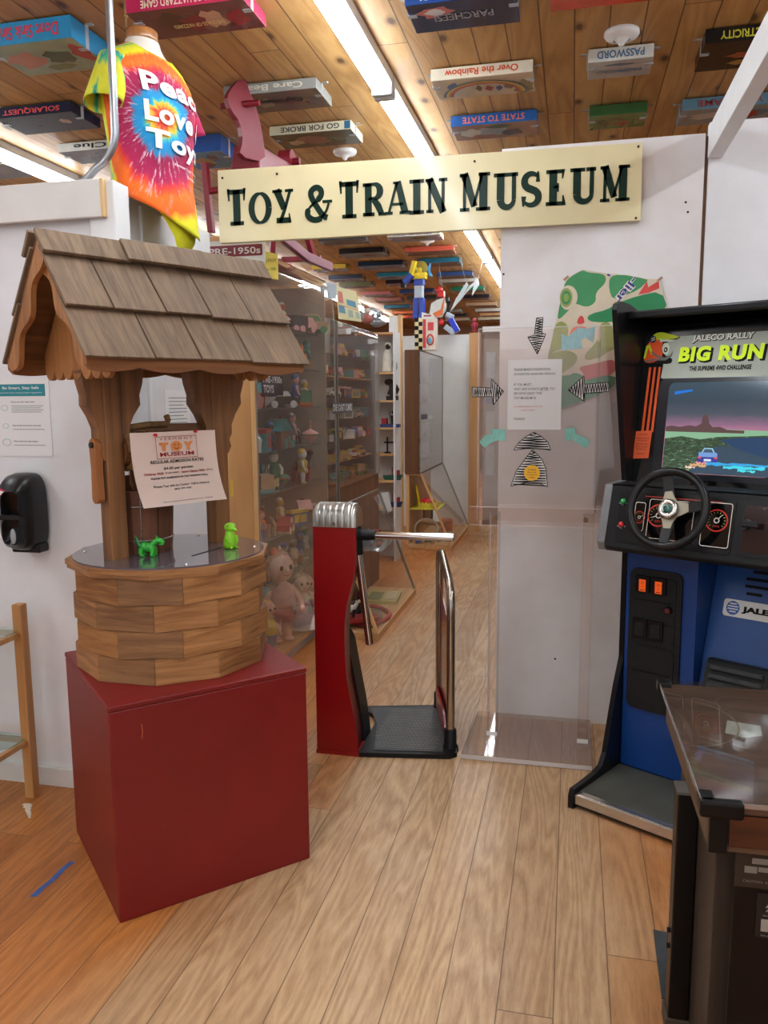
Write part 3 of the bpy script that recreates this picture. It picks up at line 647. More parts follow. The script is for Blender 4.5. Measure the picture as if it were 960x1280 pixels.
# hub and three arms
hub = Vector((0.072, 0.075, 0.945))
mb = MB(); mb.lathe([(0.0, -0.03), (0.034, -0.03), (0.038, -0.01), (0.034, 0.015), (0.022, 0.028), (0, 0.03)], hub, 20, axis=(0.72, 0, -0.69)); mb.build('arm_hub', [m_blk], ts)
ax_ = Vector((0.707, 0, -0.707)).normalized(); e1 = Vector((0.707, 0, 0.707)); e2 = ax_.cross(e1).normalized()
ca = math.cos(math.radians(45)); sa = math.sin(math.radians(45))
for k in range(3):
    a = 2 * PI * k / 3; d = (ax_ * ca + (e1 * math.cos(a) + e2 * math.sin(a)) * sa).normalized()
    d = (Vector((1, 0.0, 0.0)), Vector((0.10, 0.03, -0.95)), Vector((-0.45, 0.80, -0.25)))[k].normalized()
    p0 = hub + d * 0.015; p1 = hub + d * 0.085; p2 = hub + d * (0.41, 0.475, 0.36)[k]
    mb = MB(); mb.cyl(p0, p1, 0.026, 0.021, 16); sk = mb.build('arm_socket', [m_blk], ts)
    mb = MB(); mb.cyl(p1 - d * 0.01, p2, 0.0165, n=18); mb.cyl(p2, p2 + d * 0.004, 0.0165, 0.013, n=18); a_ = mb.build('arm', [m_chr], ts); a_['label'] = 'chrome arm'
# platform
PL = [(0.092, -0.002), (0.492, 0.118), (0.505, 0.13), (0.330, 0.60), (0.31, 0.605), (-0.07, 0.50), (0.092, 0.46)]
PL = [(0.09, 0.0), (0.47, 0.06), (0.50, 0.09), (0.405, 0.575), (0.325, 0.60), (-0.06, 0.50), (0.085, 0.40)]
mb = MB(); mb.prism(PL, (0, 0, 0), X, Y, 0.02); mb.build('platform', [m_blk], ts, bevel=0.006)
mb = MB(); mb.prism([(0.15, 0.035), (0.44, 0.075), (0.385, 0.555), (0.30, 0.565), (0.02, 0.49), (0.10, 0.30)], (0, 0, 0.0195), X, Y, 0.004); mb.build('tread_plate', [m_rub], ts, bevel=0.002)
mb = MB()
for r in range(24):
    y = 0.06 + 0.019 * r
    for c in range(17):
        x = 0.13 + 0.0165 * c + (0.008 if r % 2 else 0)
        xr = 0.43 - 0.115 * (y / 0.56) * 0.5; xl = 0.155 - 0.18 * (y / 0.56) ** 1.6
        if xl < x < xr and y < 0.075 + 0.45: mb.obox((x, y + 0.12 * (x - 0.13), 0.0238), (0.0062, 0.001, 0), (-0.001, 0.0028, 0), (0, 0, 0.0012))
g_ = mb.build('raised_tread_pattern', [M('tread_worn', (116, 112, 106), 0.45, 0.3, var=0.2, scale=20)], ts)
# guard rail
A_ = Vector((0.462, 0.150, 0.0)); B_ = Vector((0.345, 0.575, 0.0))
d = (B_ - A_); 
path = [A_ + Z * 0.03, A_ + Z * 0.60]
for t, z in ((0.0, 0.655), (0.04, 0.695), (0.14, 0.73), (0.5, 0.765), (0.80, 0.792), (0.93, 0.79), (0.985, 0.77), (1.0, 0.73)): path.append(A_ + d * t + Z * z)
path += [B_ + Z * 0.60, B_ + Z * 0.03]
mb = MB(); mb.tube(path, 0.0185, 14); mb.build('guard_rail', [m_st], ts)
n_ = d.cross(Z).normalized()
mb = MB(); mb.prism([(0.02, 0.03), (0.98, 0.03), (0.98, 0.64), (0.02, 0.52)], A_ - n_ * 0.003, d, Z, 0.006); mb.build('guard_panel', [M('panel_red', (122, 26, 26), 0.22, var=0.1, coat=0.5)], ts)
for P_ in (A_, B_):
    mb = MB(); mb.lathe([(0, 0.0), (0.036, 0.0), (0.034, 0.02), (0.027, 0.03), (0.026, 0.095), (0.019, 0.10)], P_, 18); mb.build('rail_foot', [m_blk], ts)
mb = MB(); mb.prism([(0.05, 0.03), (0.95, 0.03), (0.95, 0.13), (0.30, 0.13), (0.05, 0.06)], A_ - n_ * 0.02, d, Z, 0.01); mb.build('lower_guard_panel', [m_tred], ts)

# ------------------------------------------------------------ clear donation stand
dn_ = thing('donation_stand', 'clear acrylic freestanding donation stand in front of the white wall panel', 'display stand', (-0.10, 3.42, 0), 0)
lo = local(dn_)
m_ac = acrylic('stand_acrylic', (0.975, 0.940, 0.925), 0.03, 0.8, (0.78, 0.72, 0.69))
m_ace = M('acrylic_edge', (206, 198, 196), 0.2, var=0.04)
def abox(x0, x1, y0, y1, z0, z1): 
    a = lo(x0, y0, z0); b = lo(x1, y1, z1); mb_ = MB(); mb_.box(a.x, b.x, a.y, b.y, z0, z1); return mb_
m_acb = acrylic('thick_acrylic', (0.88, 0.83, 0.80), 0.12, 0.6, (0.80, 0.74, 0.72))
mb = MB(); mb.prism([(-0.322, -0.235), (0.215, -0.238), (0.215, 0.24), (-0.305, 0.24)], (0, 0, 0.002), X, Y, 0.024); mb.build('base_plate', [m_acb], dn_, bevel=0.003)
mb = MB(); mb.box(-0.322, 0.213, -0.2385, -0.2365, 0.004, 0.022); mb.build('base_edge', [m_ace], dn_)
for x in (-0.212, 0.178):
    for (a0, a1, b0_, b1) in ((x - 0.022, x - 0.018, 0.0, 0.06), (x + 0.018, x + 0.022, 0.0, 0.06), (x - 0.018, x + 0.018, 0.056, 0.060)):
        mb = MB(); mb.box(a0, a1, b0_ - 0.03, b1 - 0.03, 0.027, 1.02); mb.build('upright', [m_ac], dn_)
    mb = MB(); mb.box(x - 0.024, x + 0.022, -0.033, -0.0305, 0.027, 0.045); mb.build('foot_tab', [M('white_tape', (232, 232, 228), 0.5)], dn_)
mb = MB(); mb.box(-0.315, 0.32, -0.037, -0.032, 0.968, 1.048); mb.build('cross_strap', [m_ac], dn_)
for z in (0.968, 1.0465):
    mb = MB(); mb.box(-0.315, 0.32, -0.0375, -0.0315, z, z + 0.0018); mb.build('strap_edge', [m_ace], dn_)
mb = MB(); mb.box(-0.285, 0.33, -0.030, -0.025, 0.99, 1.79); mb.build('front_sheet', [m_ac], dn_)
mb = MB(); mb.box(-0.285, 0.33, -0.0305, -0.0245, 1.7885, 1.791); mb.box(-0.2865, -0.2848, -0.0305, -0.0245, 0.99, 1.79); mb.build('sheet_edge', [m_ace], dn_)
mb = MB(); mb.box(0.20, 0.205, -0.03, 0.23, 1.03, 1.79); mb.build('side_sheet', [m_ac], dn_)
mb = MB(); mb.box(-0.285, 0.33, 0.225, 0.23, 1.03, 1.72); mb.build('back_sheet', [acrylic('clear_sheet', (0.985, 0.965, 0.955), 0.02, 0.7)], dn_)
for x in (-0.212, 0.165):
    mb = MB(); mb.cyl((x, -0.0375, 1.002), (x, -0.046, 1.002), 0.011, 0.010, 16); mb.build('brass_bolt', [M('antique_bolt', (120, 96, 72), 0.3, 0.9)], dn_)

YF = 3.3885      # front face of the sheet
lt = thing('donation_letter', 'typed white letter asking for a donation taped to the clear stand', 'letter', (-0.155, YF, 1.52), 0)
mb = MB(); mb.box(-0.108, 0.110, -0.002, -0.0006, -0.145, 0.141); mb.build('sheet', [M('grey_white_paper', (204, 202, 200), 0.8, var=0.02)], lt)
m_gi = M('grey_ink', (86, 84, 84), 0.8, var=0); mb = MB()
for t, z, wd, mi, x in (('PLEASE MAKE A DONATION', 0.096, 0.146, 0, -0.083), ('SUGGESTED $4.00 PER PERSON', 0.077, 0.166, 0, -0.083), ('IF YOU MUST...', 0.035, 0.078, 0, -0.083), ('WAIT AND DONATE', 0.017, 0.103, 0, -0.083), ('AFTER', 0.017, 0.034, 2, 0.023), ('YOU', 0.017, 0.022, 0, 0.061), ('SEE HOW GREAT THIS', -0.001, 0.114, 0, -0.083), ('TOY MUSEUM IS!', -0.020, 0.091, 0, -0.083), ('FULL ADMISSION REFUND, IN ANY EVENT', -0.054, 0.118, 1, -0.083), ('IF NOT HAPPY', -0.069, 0.058, 1, -0.053), ('THANKS!', -0.106, 0.046, 0, -0.083)):
    mb.text(t, (x, -0.0026, z), X, Z, 0.0100 if mi != 1 else 0.0068, mi, w=wd, offset=0.012)
mb.box(0.023, 0.057, -0.0027, -0.0024, 0.0145, 0.0153, 2)
mb.build('printing', [m_gi, M('pale_red_ink', (196, 110, 100), 0.8, var=0), m_ink], lt)
# hand-drawn paper arrows
m_ap = M('arrow_paper', (222, 218, 214), 0.8, var=0.02); m_mk = M('black_marker', (14, 14, 16), 0.6, var=0)
def inside(pts, x, y):
    c = False; j = len(pts) - 1
    for i in range(len(pts)):
        if (pts[i][1] > y) != (pts[j][1] > y) and x < (pts[j][0] - pts[i][0]) * (y - pts[i][1]) / (pts[j][1] - pts[i][1]) + pts[i][0]: c = not c
        j = i
    return c
def arrow(label, cx, cz, outlines, horiz=False, amp=0.012, step=0.0095, ink=None, pap=None, group=None, ow=0.0030, hw=0.0030, y=YF):
    t = thing('paper_arrow', label, 'arrow', (cx, y, cz), 0, group); ink = ink or m_mk; pap = pap or m_ap
    mb = MB()
    for pts in outlines: mb.prism(pts, (0, -0.0008, 0), X, Z, 0.001)
    mb.build('paper', [pap], t)
    mb = MB(); yy = -0.0026
    for pts in outlines:
        k = len(pts)
        for i in range(k):
            a = Vector((pts[i][0], yy, pts[i][1])); b = Vector((pts[(i + 1) % k][0], yy, pts[(i + 1) % k][1])); mb.bar(a, b, 0.0006, ow) if False else mb.add(*strip(a, b, ow))
        # zigzag scribble clipped by sampling
        x0 = min(p[0] for p in pts); x1 = max(p[0] for p in pts); z0 = min(p[1] for p in pts); z1 = max(p[1] for p in pts)
        q = 0; prev = None
        if horiz:
            u0, u1 = z0, z1
        else: u0, u1 = x0, x1
        u = u0 + step * 0.4
        while u < u1:
            # extent of the shape across this station
            lo_, hi_ = (x0, x1) if horiz else (z0, z1); ins = [lo_ + (hi_ - lo_) * s / 60 for s in range(61) if (inside(pts, lo_ + (hi_ - lo_) * s / 60, u) if horiz else inside(pts, u, lo_ + (hi_ - lo_) * s / 60))]
            if ins:
                e = (ins[0] if q % 2 else ins[-1]); e = e * 0.96 + 0.04 * (ins[0] + ins[-1]) / 2
                cur = Vector((e, yy, u)) if horiz else Vector((u, yy, e))
                if prev is not None: mb.add(*strip(prev, cur, hw * rnd.uniform(0.8, 1.5)))
                prev = cur
            q += 1; u += step * 0.5 * rnd.uniform(0.8, 1.2)
    mb.build('marker_strokes', [ink], t); return t
def strip(a, b, w_):
    d = (b - a); 
    if d.length < 1e-6: d = Vector((1, 0, 0))
    d.normalize(); s = Vector((-d.z, 0, d.x)) * w_ / 2
    return ([a - s, b - s, b + s, a + s], [(0, 1, 2, 3)], 0)
arrow('black and white paper arrow pointing down above the letter', -0.145, 1.754, [[(-0.006, 0.073), (0.020, 0.074), (0.016, 0.012), (0.032, 0.008), (0.0, -0.072), (-0.040, -0.002), (-0.014, 0.004)]], True, group=None)
arrow('black and white paper arrow pointing right at the left edge of the letter', -0.342, 1.531, [[(-0.070, 0.021), (0.010, 0.016), (0.011, 0.052), (0.062, 0.002), (0.020, -0.054), (0.014, -0.018), (-0.068, -0.020)]], False)
arrow('black and white paper arrow pointing left on the green play mat side', 0.056, 1.544, [[(0.084, 0.021), (-0.010, 0.014), (-0.014, 0.048), (-0.074, -0.008), (-0.008, -0.056), (-0.010, -0.022), (0.084, -0.016)]], False)
up_t = [(-0.082, -0.012), (-0.06, 0.02), (-0.035, 0.042), (0.0, 0.062), (0.035, 0.042), (0.058, 0.02), (0.070, -0.012), (0.03, -0.006), (-0.03, -0.006)]
up_b = [(-0.005, -0.010), (0.035, -0.05), (0.052, -0.09), (0.060, -0.165), (0.02, -0.148), (-0.03, -0.148), (-0.092, -0.165), (-0.070, -0.10), (-0.035, -0.05)]
ua = arrow('large black and white paper arrow pointing up below the letter', -0.153, 1.302, [up_t, up_b], True, step=0.0105, hw=0.0034)
st_ = thing('round_sticker', 'small round yellow sticker on the large up arrow', 'sticker', (-0.158, YF - 0.004, 1.195), 0)
mb = MB(); c_ = [(0.033 * math.cos(2 * PI * k / 28), 0.033 * math.sin(2 * PI * k / 28)) for k in range(28)]
mb.prism(c_, (0, 0, 0), X, Z, 0.0012); mb.build('disc', [M('sticker_yellow', (236, 180, 30), 0.5, var=0.03)], st_)
mb = MB(); mb.text('I Had', (0, -0.002, 0.010), X, Z, 0.007, 0, align='c', w=0.03, offset=0.02); mb.text('Fun at', (0, -0.002, 0.000), X, Z, 0.006, 0, align='c', w=0.034, offset=0.02); mb.text('Toy Museum', (0, -0.002, -0.011), X, Z, 0.006, 0, align='c', w=0.044, offset=0.02)
for k in range(3): mb.add(*strip(Vector((-0.016 + 0.005 * k, -0.002, -0.018 - 0.001 * k)), Vector((0.012, -0.002, -0.018 - 0.002 * k)), 0.001))
mb.build('printing', [M('sticker_red', (150, 50, 20), 0.6, var=0)], st_)
m_teal = M('teal_pencil_paper', (140, 196, 184), 0.8, var=0.12, scale=40); m_tk = M('teal_pencil', (110, 176, 164), 0.8, var=0)
arrow('small teal paper arrow pointing up to the right at the lower left of the letter', -0.327, 1.337, [[(-0.052, -0.015), (-0.03, 0.012), (0.004, 0.020), (-0.006, 0.040), (0.056, 0.038), (0.058, -0.012), (0.034, -0.004), (-0.002, -0.016), (-0.03, -0.038)]], False, ink=m_tk, pap=m_teal, hw=0.001, ow=0.0012)
arrow('small teal paper arrow pointing up to the left at the lower right of the letter', 0.017, 1.340, [[(0.056, -0.014), (0.030, 0.006), (-0.004, 0.018), (-0.002, 0.042), (-0.042, 0.040), (-0.044, -0.014), (-0.020, -0.002), (0.006, -0.018), (0.040, -0.042)]], False, ink=m_tk, pap=m_teal, hw=0.001, ow=0.0012)
arrow('pale blue paper arrow on the play mat above the letter', 0.004, 1.742, [[(0.078, 0.046), (0.070, -0.018), (0.040, 0.004), (0.020, -0.010), (0.030, -0.040), (-0.052, -0.046), (-0.056, 0.020), (-0.03, 0.006), (0.010, 0.042), (0.05, 0.036)]], False, ink=M('blue_pencil', (130, 176, 184), 0.8, var=0), pap=M('blue_pencil_paper', (158, 190, 194), 0.8, var=0.1, scale=40), hw=0.001, ow=0.0012)

# ------------------------------------------------------------ green play mat pinned on the wall
pm = thing('play_mat', 'crumpled green and cream printed play mat pinned on the white wall panel', 'mat', (0.13, 3.6855, 1.72), 0)
m_cr = M('mat_cream', (206, 192, 168), 0.6, var=0.06, scale=9)
m_g1 = M('mat_green', (60, 138, 86), 0.6, var=0.12, scale=10); m_g2 = M('mat_bright_green', (30, 128, 76), 0.6, var=0.12, scale=10); m_ol = M('mat_olive', (146, 150, 84), 0.6, var=0.15, scale=12)
m_rd = M('mat_red', (206, 66, 60), 0.6, var=0.08); m_or = M('mat_orange', (226, 110, 62), 0.6, var=0.05); m_pk = M('mat_pink', (196, 82, 82), 0.6, var=0.08); m_bl = M('mat_blue', (46, 50, 130), 0.6, var=0.03); m_wh = M('mat_white', (226, 220, 208), 0.6, var=0.02)
def mp(px, py):   # zoomed-picture units of the mat to metres: the mat is flat on the wall
    return (0.005 + (px - 480) / 6.0 * 0.00340, 0.332 - (py - 50) / 6.0 * 0.00343)
def wav(x, z): return 0.004 + 0.003 * math.sin(x * 31 + z * 17) + 0.002 * math.sin(x * 57 - z * 43)
def sheet(pts, m_, lift, nm):
    mb_ = MB(); P_ = [mp(*p) for p in pts]
    # subdivide the outline into a fine fan so it can follow the wrinkles
    x0 = min(p[0] for p in P_); x1 = max(p[0] for p in P_); z0 = min(p[1] for p in P_); z1 = max(p[1] for p in P_)
    mb_.flat(P_, (0, 0, 0), X, Z)
    mb_.v = [Vector((v.x, -wav(v.x, v.z) - lift, v.z)) for v in mb_.v]
    return mb_.build(nm, [m_], pm)
def smooth(pts, n=3):
    for _ in range(n):
        o = []
        for i in range(len(pts)):
            a, b = pts[i], pts[(i + 1) % len(pts)]; o += [(a[0] * .75 + b[0] * .25, a[1] * .75 + b[1] * .25), (a[0] * .25 + b[0] * .75, a[1] * .25 + b[1] * .75)]
        pts = o
    return pts
OUT = [(170, 110), (290, 45), (460, 80), (620, 100), (760, 132), (855, 140), (880, 230), (920, 355), (900, 520), (760, 800), (520, 940), (330, 1030), (160, 1095), (70, 1080), (40, 715), (75, 560), (120, 330), (150, 190)]
mb_ = MB(); P_ = [mp(*p) for p in OUT]; mb_.prism(P_, (0, -0.004, 0), X, Z, 0.0035); mb_.build('backing_sheet', [m_cr], pm)
def patch(pts, m_, lift, nm, sm_=2):
    mb_ = MB(); P_ = [mp(*p) for p in (smooth(pts, sm_) if sm_ else pts)]; mb_.flat(P_, (0, -0.0078 - lift, 0), X, Z); return mb_.build(nm, [m_], pm)
patch([(165, 120), (290, 45), (330, 70), (460, 85), (470, 150), (390, 220), (400, 290), (330, 330), (240, 290), (210, 330), (110, 430), (120, 330), (150, 200)], m_g1, 0, 'green_patch', 2)
patch([(490, 110), (560, 90), (765, 135), (770, 150), (700, 215), (600, 250), (520, 275), (490, 200)], m_g1, 0, 'green_patch', 1)
patch([(560, 300), (700, 255), (870, 225), (925, 360), (790, 400), (560, 440), (380, 440), (330, 410), (360, 375), (480, 350)], m_g2, 0, 'green_patch', 1)
patch([(90, 450), (140, 420), (190, 450), (200, 520), (150, 640), (90, 650), (60, 700), (40, 710), (75, 560)], m_ol, 0, 'olive_patch', 2)
patch([(430, 440), (520, 440), (560, 640), (500, 660), (450, 700), (330, 730), (320, 680), (400, 600), (440, 530)], m_ol, 0, 'olive_patch', 2)
patch([(60, 660), (200, 640), (280, 690), (250, 760), (150, 820), (60, 900), (40, 780)], m_ol, 0.0004, 'olive_patch', 2)
patch([(60, 830), (200, 840), (260, 810), (330, 850), (560, 830), (560, 930), (330, 1030), (160, 1090), (60, 1080)], m_g1, 0, 'green_patch', 1)
patch([(275, 775), (350, 760), (430, 740), (560, 715), (560, 830), (420, 850), (320, 880), (325, 830)], m_pk, 0.0006, 'pink_patch', 1)
patch([(255, 450), (270, 400), (292, 382), (312, 405), (318, 450)], m_rd, 0.0004, 'red_cone', 2); patch([(195, 545), (235, 462), (320, 458), (365, 545)], m_or, 0.0006, 'orange_cone', 1)
patch([(705, 245), (765, 150), (775, 195), (800, 180), (850, 150), (855, 205), (780, 235)], m_rd, 0.0004, 'red_tree', 0)
cc = mp(185, 250)
mb_ = MB(); mb_.flat([(0.042 * math.cos(k * PI / 14) * (0.8 if math.cos(k * PI / 14) < 0 else 1), 0.052 * math.sin(k * PI / 14)) for k in range(28)], (cc[0], -0.0090, cc[1]), X, Z); mb_.build('cream_ring', [m_cr], pm)
for r, m_, l in ((0.034, m_ol, 0.0096), (0.025, m_g1, 0.0100), (0.015, M('mat_lime', (126, 160, 70), 0.6), 0.0104)):
    mb_ = MB(); mb_.flat([(r * 0.8 * math.cos(k * PI / 14), r * 1.2 * math.sin(k * PI / 14)) for k in range(28)], (cc[0] - 0.006, -l, cc[1]), X, Z); mb_.build('round_target', [m_], pm)
a_ = math.radians(232); ax1 = Vector((math.cos(a_), 0, math.sin(a_))); ay1 = Vector((-math.sin(a_), 0, math.cos(a_)))
c1 = mp(655, 105); mb_ = MB(); mb_.text('-lier', (c1[0], -0.0090, c1[1]), ax1, ay1, 0.042, 0, w=0.13, offset=0.07); mb_.build('lettering_outline', [m_wh], pm)
mb_ = MB(); mb_.text('-lier', (c1[0] + ay1.x * 0.004, -0.0094, c1[1] + ay1.z * 0.004), ax1, ay1, 0.034, 0, w=0.122, offset=0.02); mb_.build('lettering', [m_bl], pm)
for (px, py, m_) in ((170, 105, 'tan'), (855, 140, 'tan'), (485, 95, 'blue')):
    c1 = mp(px, py); mb_ = MB(); mb_.obox((c1[0], -0.010, c1[1]), (0.010 if m_ == 'tan' else 0.006, 0, 0.008 if m_ == 'tan' else 0), (0, 0.002, 0), (-0.003, 0, 0.004))
    mb_.build('mat_pin', [M('pin_' + m_, (170, 132, 104) if m_ == 'tan' else (40, 60, 150), 0.5)], pm)

# ------------------------------------------------------------ museum sign: slab-serif letters drawn as outlines
sg = thing('museum_sign', 'long cream wooden sign with dark green lettering spanning the entrance', 'sign', (-0.69, 3.682, 2.40), 0)
m_sgn = M('sign_cream', (222, 210, 166), 0.28, var=0.03, coat=0.25)
m_sgl = M('sign_dark_green', (16, 44, 34), 0.3, var=0.04)
mb = MB(); mb.prism([(-0.956, -0.157), (0.950, -0.159), (0.946, 0.151), (-0.954, 0.171)], (0, 0, 0), X, Z, 0.032); mb.build('sign_board', [m_sgn, m_dky], sg, bevel=0.002)
def stroke(mb_, pts, ws, m=0, y=-0.0345):
    """flat brush stroke through points with a width at each"""
    k = len(pts); Lf, Rt = [], []
    for i in range(k):
        a = Vector(pts[max(0, i - 1)]); b = Vector(pts[min(k - 1, i + 1)]); d = (b - a); d.normalize(); n = Vector((-d[1], d[0])); w_ = ws[i] / 2
        p = Vector(pts[i]); Lf.append(p + n * w_); Rt.append(p - n * w_)
    vs = [(p[0], y, p[1]) for p in Rt] + [(p[0], y, p[1]) for p in Lf]
    mb_.add(vs, [(i, i + 1, i + 1 + k, i + k) for i in range(k - 1)], m)
def arc(cx, cz, rx, rz, a0, a1, n=14): return [(cx + rx * math.cos(math.radians(a0 + (a1 - a0) * i / n)), cz + rz * math.sin(math.radians(a0 + (a1 - a0) * i / n))) for i in range(n + 1)]
def letter(mb_, ch, x, z, w_, h, T=0.31, S=0.11):
    """x,z lower left; w_ x h; T thick stem as a fraction of height*0.8; S slab height"""
    t = h * T * 0.72; s = h * S; th = t * 0.42
    def R(a, b, c, d): stroke(mb_, [(x + (a + b) / 2, z + c), (x + (a + b) / 2, z + d)], [b - a, b - a])
    def stem(a, b): R(a, b, 0, h)
    def slab(c, wd, zz): R(c - wd / 2, c + wd / 2, zz, zz + s)
    if ch == 'T':
        R(w_ / 2 - t / 2, w_ / 2 + t / 2, 0, h); slab(w_ / 2, t * 1.9, 0); R(0, w_, h - s * 1.2, h)
        for sx in (0, w_ - th): stroke(mb_, [(x + sx + th / 2 + (-0.003 if sx == 0 else 0.003), z + h + s * 0.25), (x + sx + th / 2, z + h - s * 2.9)], [th * 0.9, th * 0.5])
    elif ch == 'I': R(w_ / 2 - t / 2, w_ / 2 + t / 2, 0, h); slab(w_ / 2, t * 2.0, 0); slab(w_ / 2, t * 2.0, h - s)
    elif ch == 'O':
        P_ = arc(x + w_ / 2, z + h / 2, w_ / 2 - t * 0.40, h / 2 - th * 0.5, 0, 360, 36)
        stroke(mb_, P_, [th * 0.8 + (t * 0.95 - th * 0.8) * abs(math.cos(2 * PI * i / 36)) ** 0.8 for i in range(37)])
    elif ch == 'Y':
        stroke(mb_, [(x + t * 0.55, z + h), (x + w_ * 0.56, z + h * 0.42)], [t, t * 0.9]); stroke(mb_, [(x + w_ - th * 0.8, z + h), (x + w_ * 0.60, z + h * 0.42), (x + w_ * 0.34, z + s * 0.2)], [th, th * 1.1, th * 1.4])
        R(0 - 0.002, t * 1.4, h - s * 0.8, h); R(w_ - t * 1.15, w_ + 0.002, h - s * 0.8, h); R(w_ * 0.16, w_ * 0.86, 0, s * 1.5)
        stroke(mb_, [(x + w_ * 0.80, z + s * 2.6), (x + w_ * 0.84, z)], [th * 0.4, th])
    elif ch == 'R':
        R(t * 0.3, t * 1.3, 0, h); R(0, t * 1.7, 0, s); R(0, t * 1.3, h - s, h)
        P_ = [(x + t * 0.8, z + h - s * 0.45)] + arc(x + w_ * 0.52, z + h * 0.74, w_ * 0.27, h * 0.215, 90, -90, 12) + [(x + t * 0.8, z + h * 0.525)]
        stroke(mb_, P_, [s * 0.9] + [s * 0.9 + (t * 0.95 - s * 0.9) * math.sin(PI * i / 12) for i in range(13)] + [s * 0.9])
        stroke(mb_, [(x + w_ * 0.50, z + h * 0.50), (x + w_ * 0.70, z + h * 0.30), (x + w_ * 0.86, z + s * 0.4)], [t * 0.8, t * 0.95, t * 0.8]); R(w_ * 0.70, w_ + 0.006, 0, s * 0.8)
    elif ch == 'A':
        stroke(mb_, [(x + w_ * 0.50, z + h * 1.0), (x + w_ - t * 0.65, z + s * 0.4)], [t * 0.9, t * 1.05]); stroke(mb_, [(x + w_ * 0.46, z + h * 0.96), (x + th * 0.9, z + s * 0.4)], [th * 0.9, th * 0.9])
        R(w_ * 0.24, w_ * 0.72, h * 0.27, h * 0.27 + s * 0.75); R(-0.006, t * 0.95, 0, s * 0.85); R(w_ - t * 1.45, w_ + 0.006, 0, s * 0.85); R(w_ * 0.30, w_ * 0.56, h - s * 0.7, h)
    elif ch == 'N':
        R(th * 0.6, th * 1.6, 0, h); R(w_ - th * 1.6, w_ - th * 0.6, 0, h); stroke(mb_, [(x + th * 0.9, z + h), (x + w_ - th * 1.0, z + h * 0.0)], [t * 1.0, t * 1.0])
        R(0, th * 2.4, 0, s * 0.85); R(-0.004, t * 1.0, h - s * 0.85, h); R(w_ - th * 2.5, w_ + 0.004, h - s * 0.85, h)
    elif ch == 'M':
        R(th * 0.9, th * 1.8, 0, h); R(w_ - t * 1.2, w_ - t * 0.2, 0, h); stroke(mb_, [(x + th * 1.2, z + h), (x + w_ * 0.50, z + h * 0.12)], [t * 0.95, t * 0.8]); stroke(mb_, [(x + w_ * 0.47, z + h * 0.12), (x + w_ - t * 0.8, z + h)], [th * 0.8, th * 0.8])
        R(0, th * 2.8, 0, s * 0.85); R(w_ - t * 1.6, w_ + 0.006, 0, s * 0.85); R(-0.002, t, h - s * 0.85, h); R(w_ - t * 1.3, w_ + 0.004, h - s * 0.85, h)
    elif ch == 'U':
        R(t * 0.4, t * 1.4, h * 0.25, h); R(w_ - th * 1.9, w_ - th * 0.6, h * 0.25, h) ; R(0, t * 1.9, h - s, h); R(w_ - th * 3.0, w_, h - s, h)
        P_ = arc(x + (t * 0.9 + w_ - th * 1.25) / 2, z + h * 0.25, (w_ - th * 1.25 - t * 0.9) / 2, h * 0.25 - th * 0.4, 180, 360, 16)
        stroke(mb_, P_, [t + (th * 1.2 - t) * (i / 16) for i in range(17)]); R(w_ - th * 1.9, w_ + 0.004, 0, s * 0.8) if w_ > 1 else None
    elif ch == 'S':
        P_ = arc(x + w_ * 0.50, z + h * 0.73, w_ * 0.34, h * 0.215, 35, 250, 14) + arc(x + w_ * 0.48, z + h * 0.27, w_ * 0.36, h * 0.215, 75, -145, 14)
        k = len(P_); stroke(mb_, P_, [th * 0.8 + (t * 0.95 - th * 0.8) * (math.sin(PI * i / (k - 1)) ** 0.7) for i in range(k)])
        stroke(mb_, [(x + w_ * 0.80, z + h * 0.995), (x + w_ * 0.80, z + h * 0.70)], [th * 0.6, th * 1.3]); stroke(mb_, [(x + w_ * 0.12, z + h * 0.02), (x + w_ * 0.14, z + h * 0.31)], [th * 0.6, th * 1.6])
    elif ch == 'E':
        R(t * 0.4, t * 1.4, 0, h); R(0, w_ * 0.90, 0, s); R(0, w_ * 0.88, h - s, h); R(t, w_ * 0.62, h * 0.47, h * 0.47 + s * 0.8)
        stroke(mb_, [(x + w_ * 0.86, z + h), (x + w_ * 0.82, z + h * 0.74)], [th * 1.0, th * 0.4]); stroke(mb_, [(x + w_ * 0.92, z), (x + w_ * 0.86, z + h * 0.28)], [th * 1.2, th * 0.4]); stroke(mb_, [(x + w_ * 0.60, z + h * 0.62), (x + w_ * 0.60, z + h * 0.38)], [th * 0.6, th * 0.6])
    elif ch == '&':
        P_ = [(x + w_ * 0.98, z + h * 0.50), (x + w_ * 0.86, z + h * 0.26), (x + w_ * 0.62, z + h * 0.06), (x + w_ * 0.36, z + h * 0.03), (x + w_ * 0.14, z + h * 0.13), (x + w_ * 0.10, z + h * 0.27), (x + w_ * 0.22, z + h * 0.42), (x + w_ * 0.46, z + h * 0.56), (x + w_ * 0.66, z + h * 0.72), (x + w_ * 0.66, z + h * 0.88), (x + w_ * 0.48, z + h * 0.965), (x + w_ * 0.28, z + h * 0.88), (x + w_ * 0.26, z + h * 0.72), (x + w_ * 0.46, z + h * 0.44), (x + w_ * 0.74, z + h * 0.14), (x + w_ * 0.98, z + h * 0.06)]
        P2 = []
        for i in range(len(P_) - 1):
            for q in range(3):
                a = P_[max(0, i - 1)]; b = P_[i]; c = P_[i + 1]; d = P_[min(len(P_) - 1, i + 2)]; u = q / 3
                P2.append(tuple(0.5 * ((2 * b[j]) + (-a[j] + c[j]) * u + (2 * a[j] - 5 * b[j] + 4 * c[j] - d[j]) * u * u + (-a[j] + 3 * b[j] - 3 * c[j] + d[j]) * u ** 3) for j in (0, 1)))
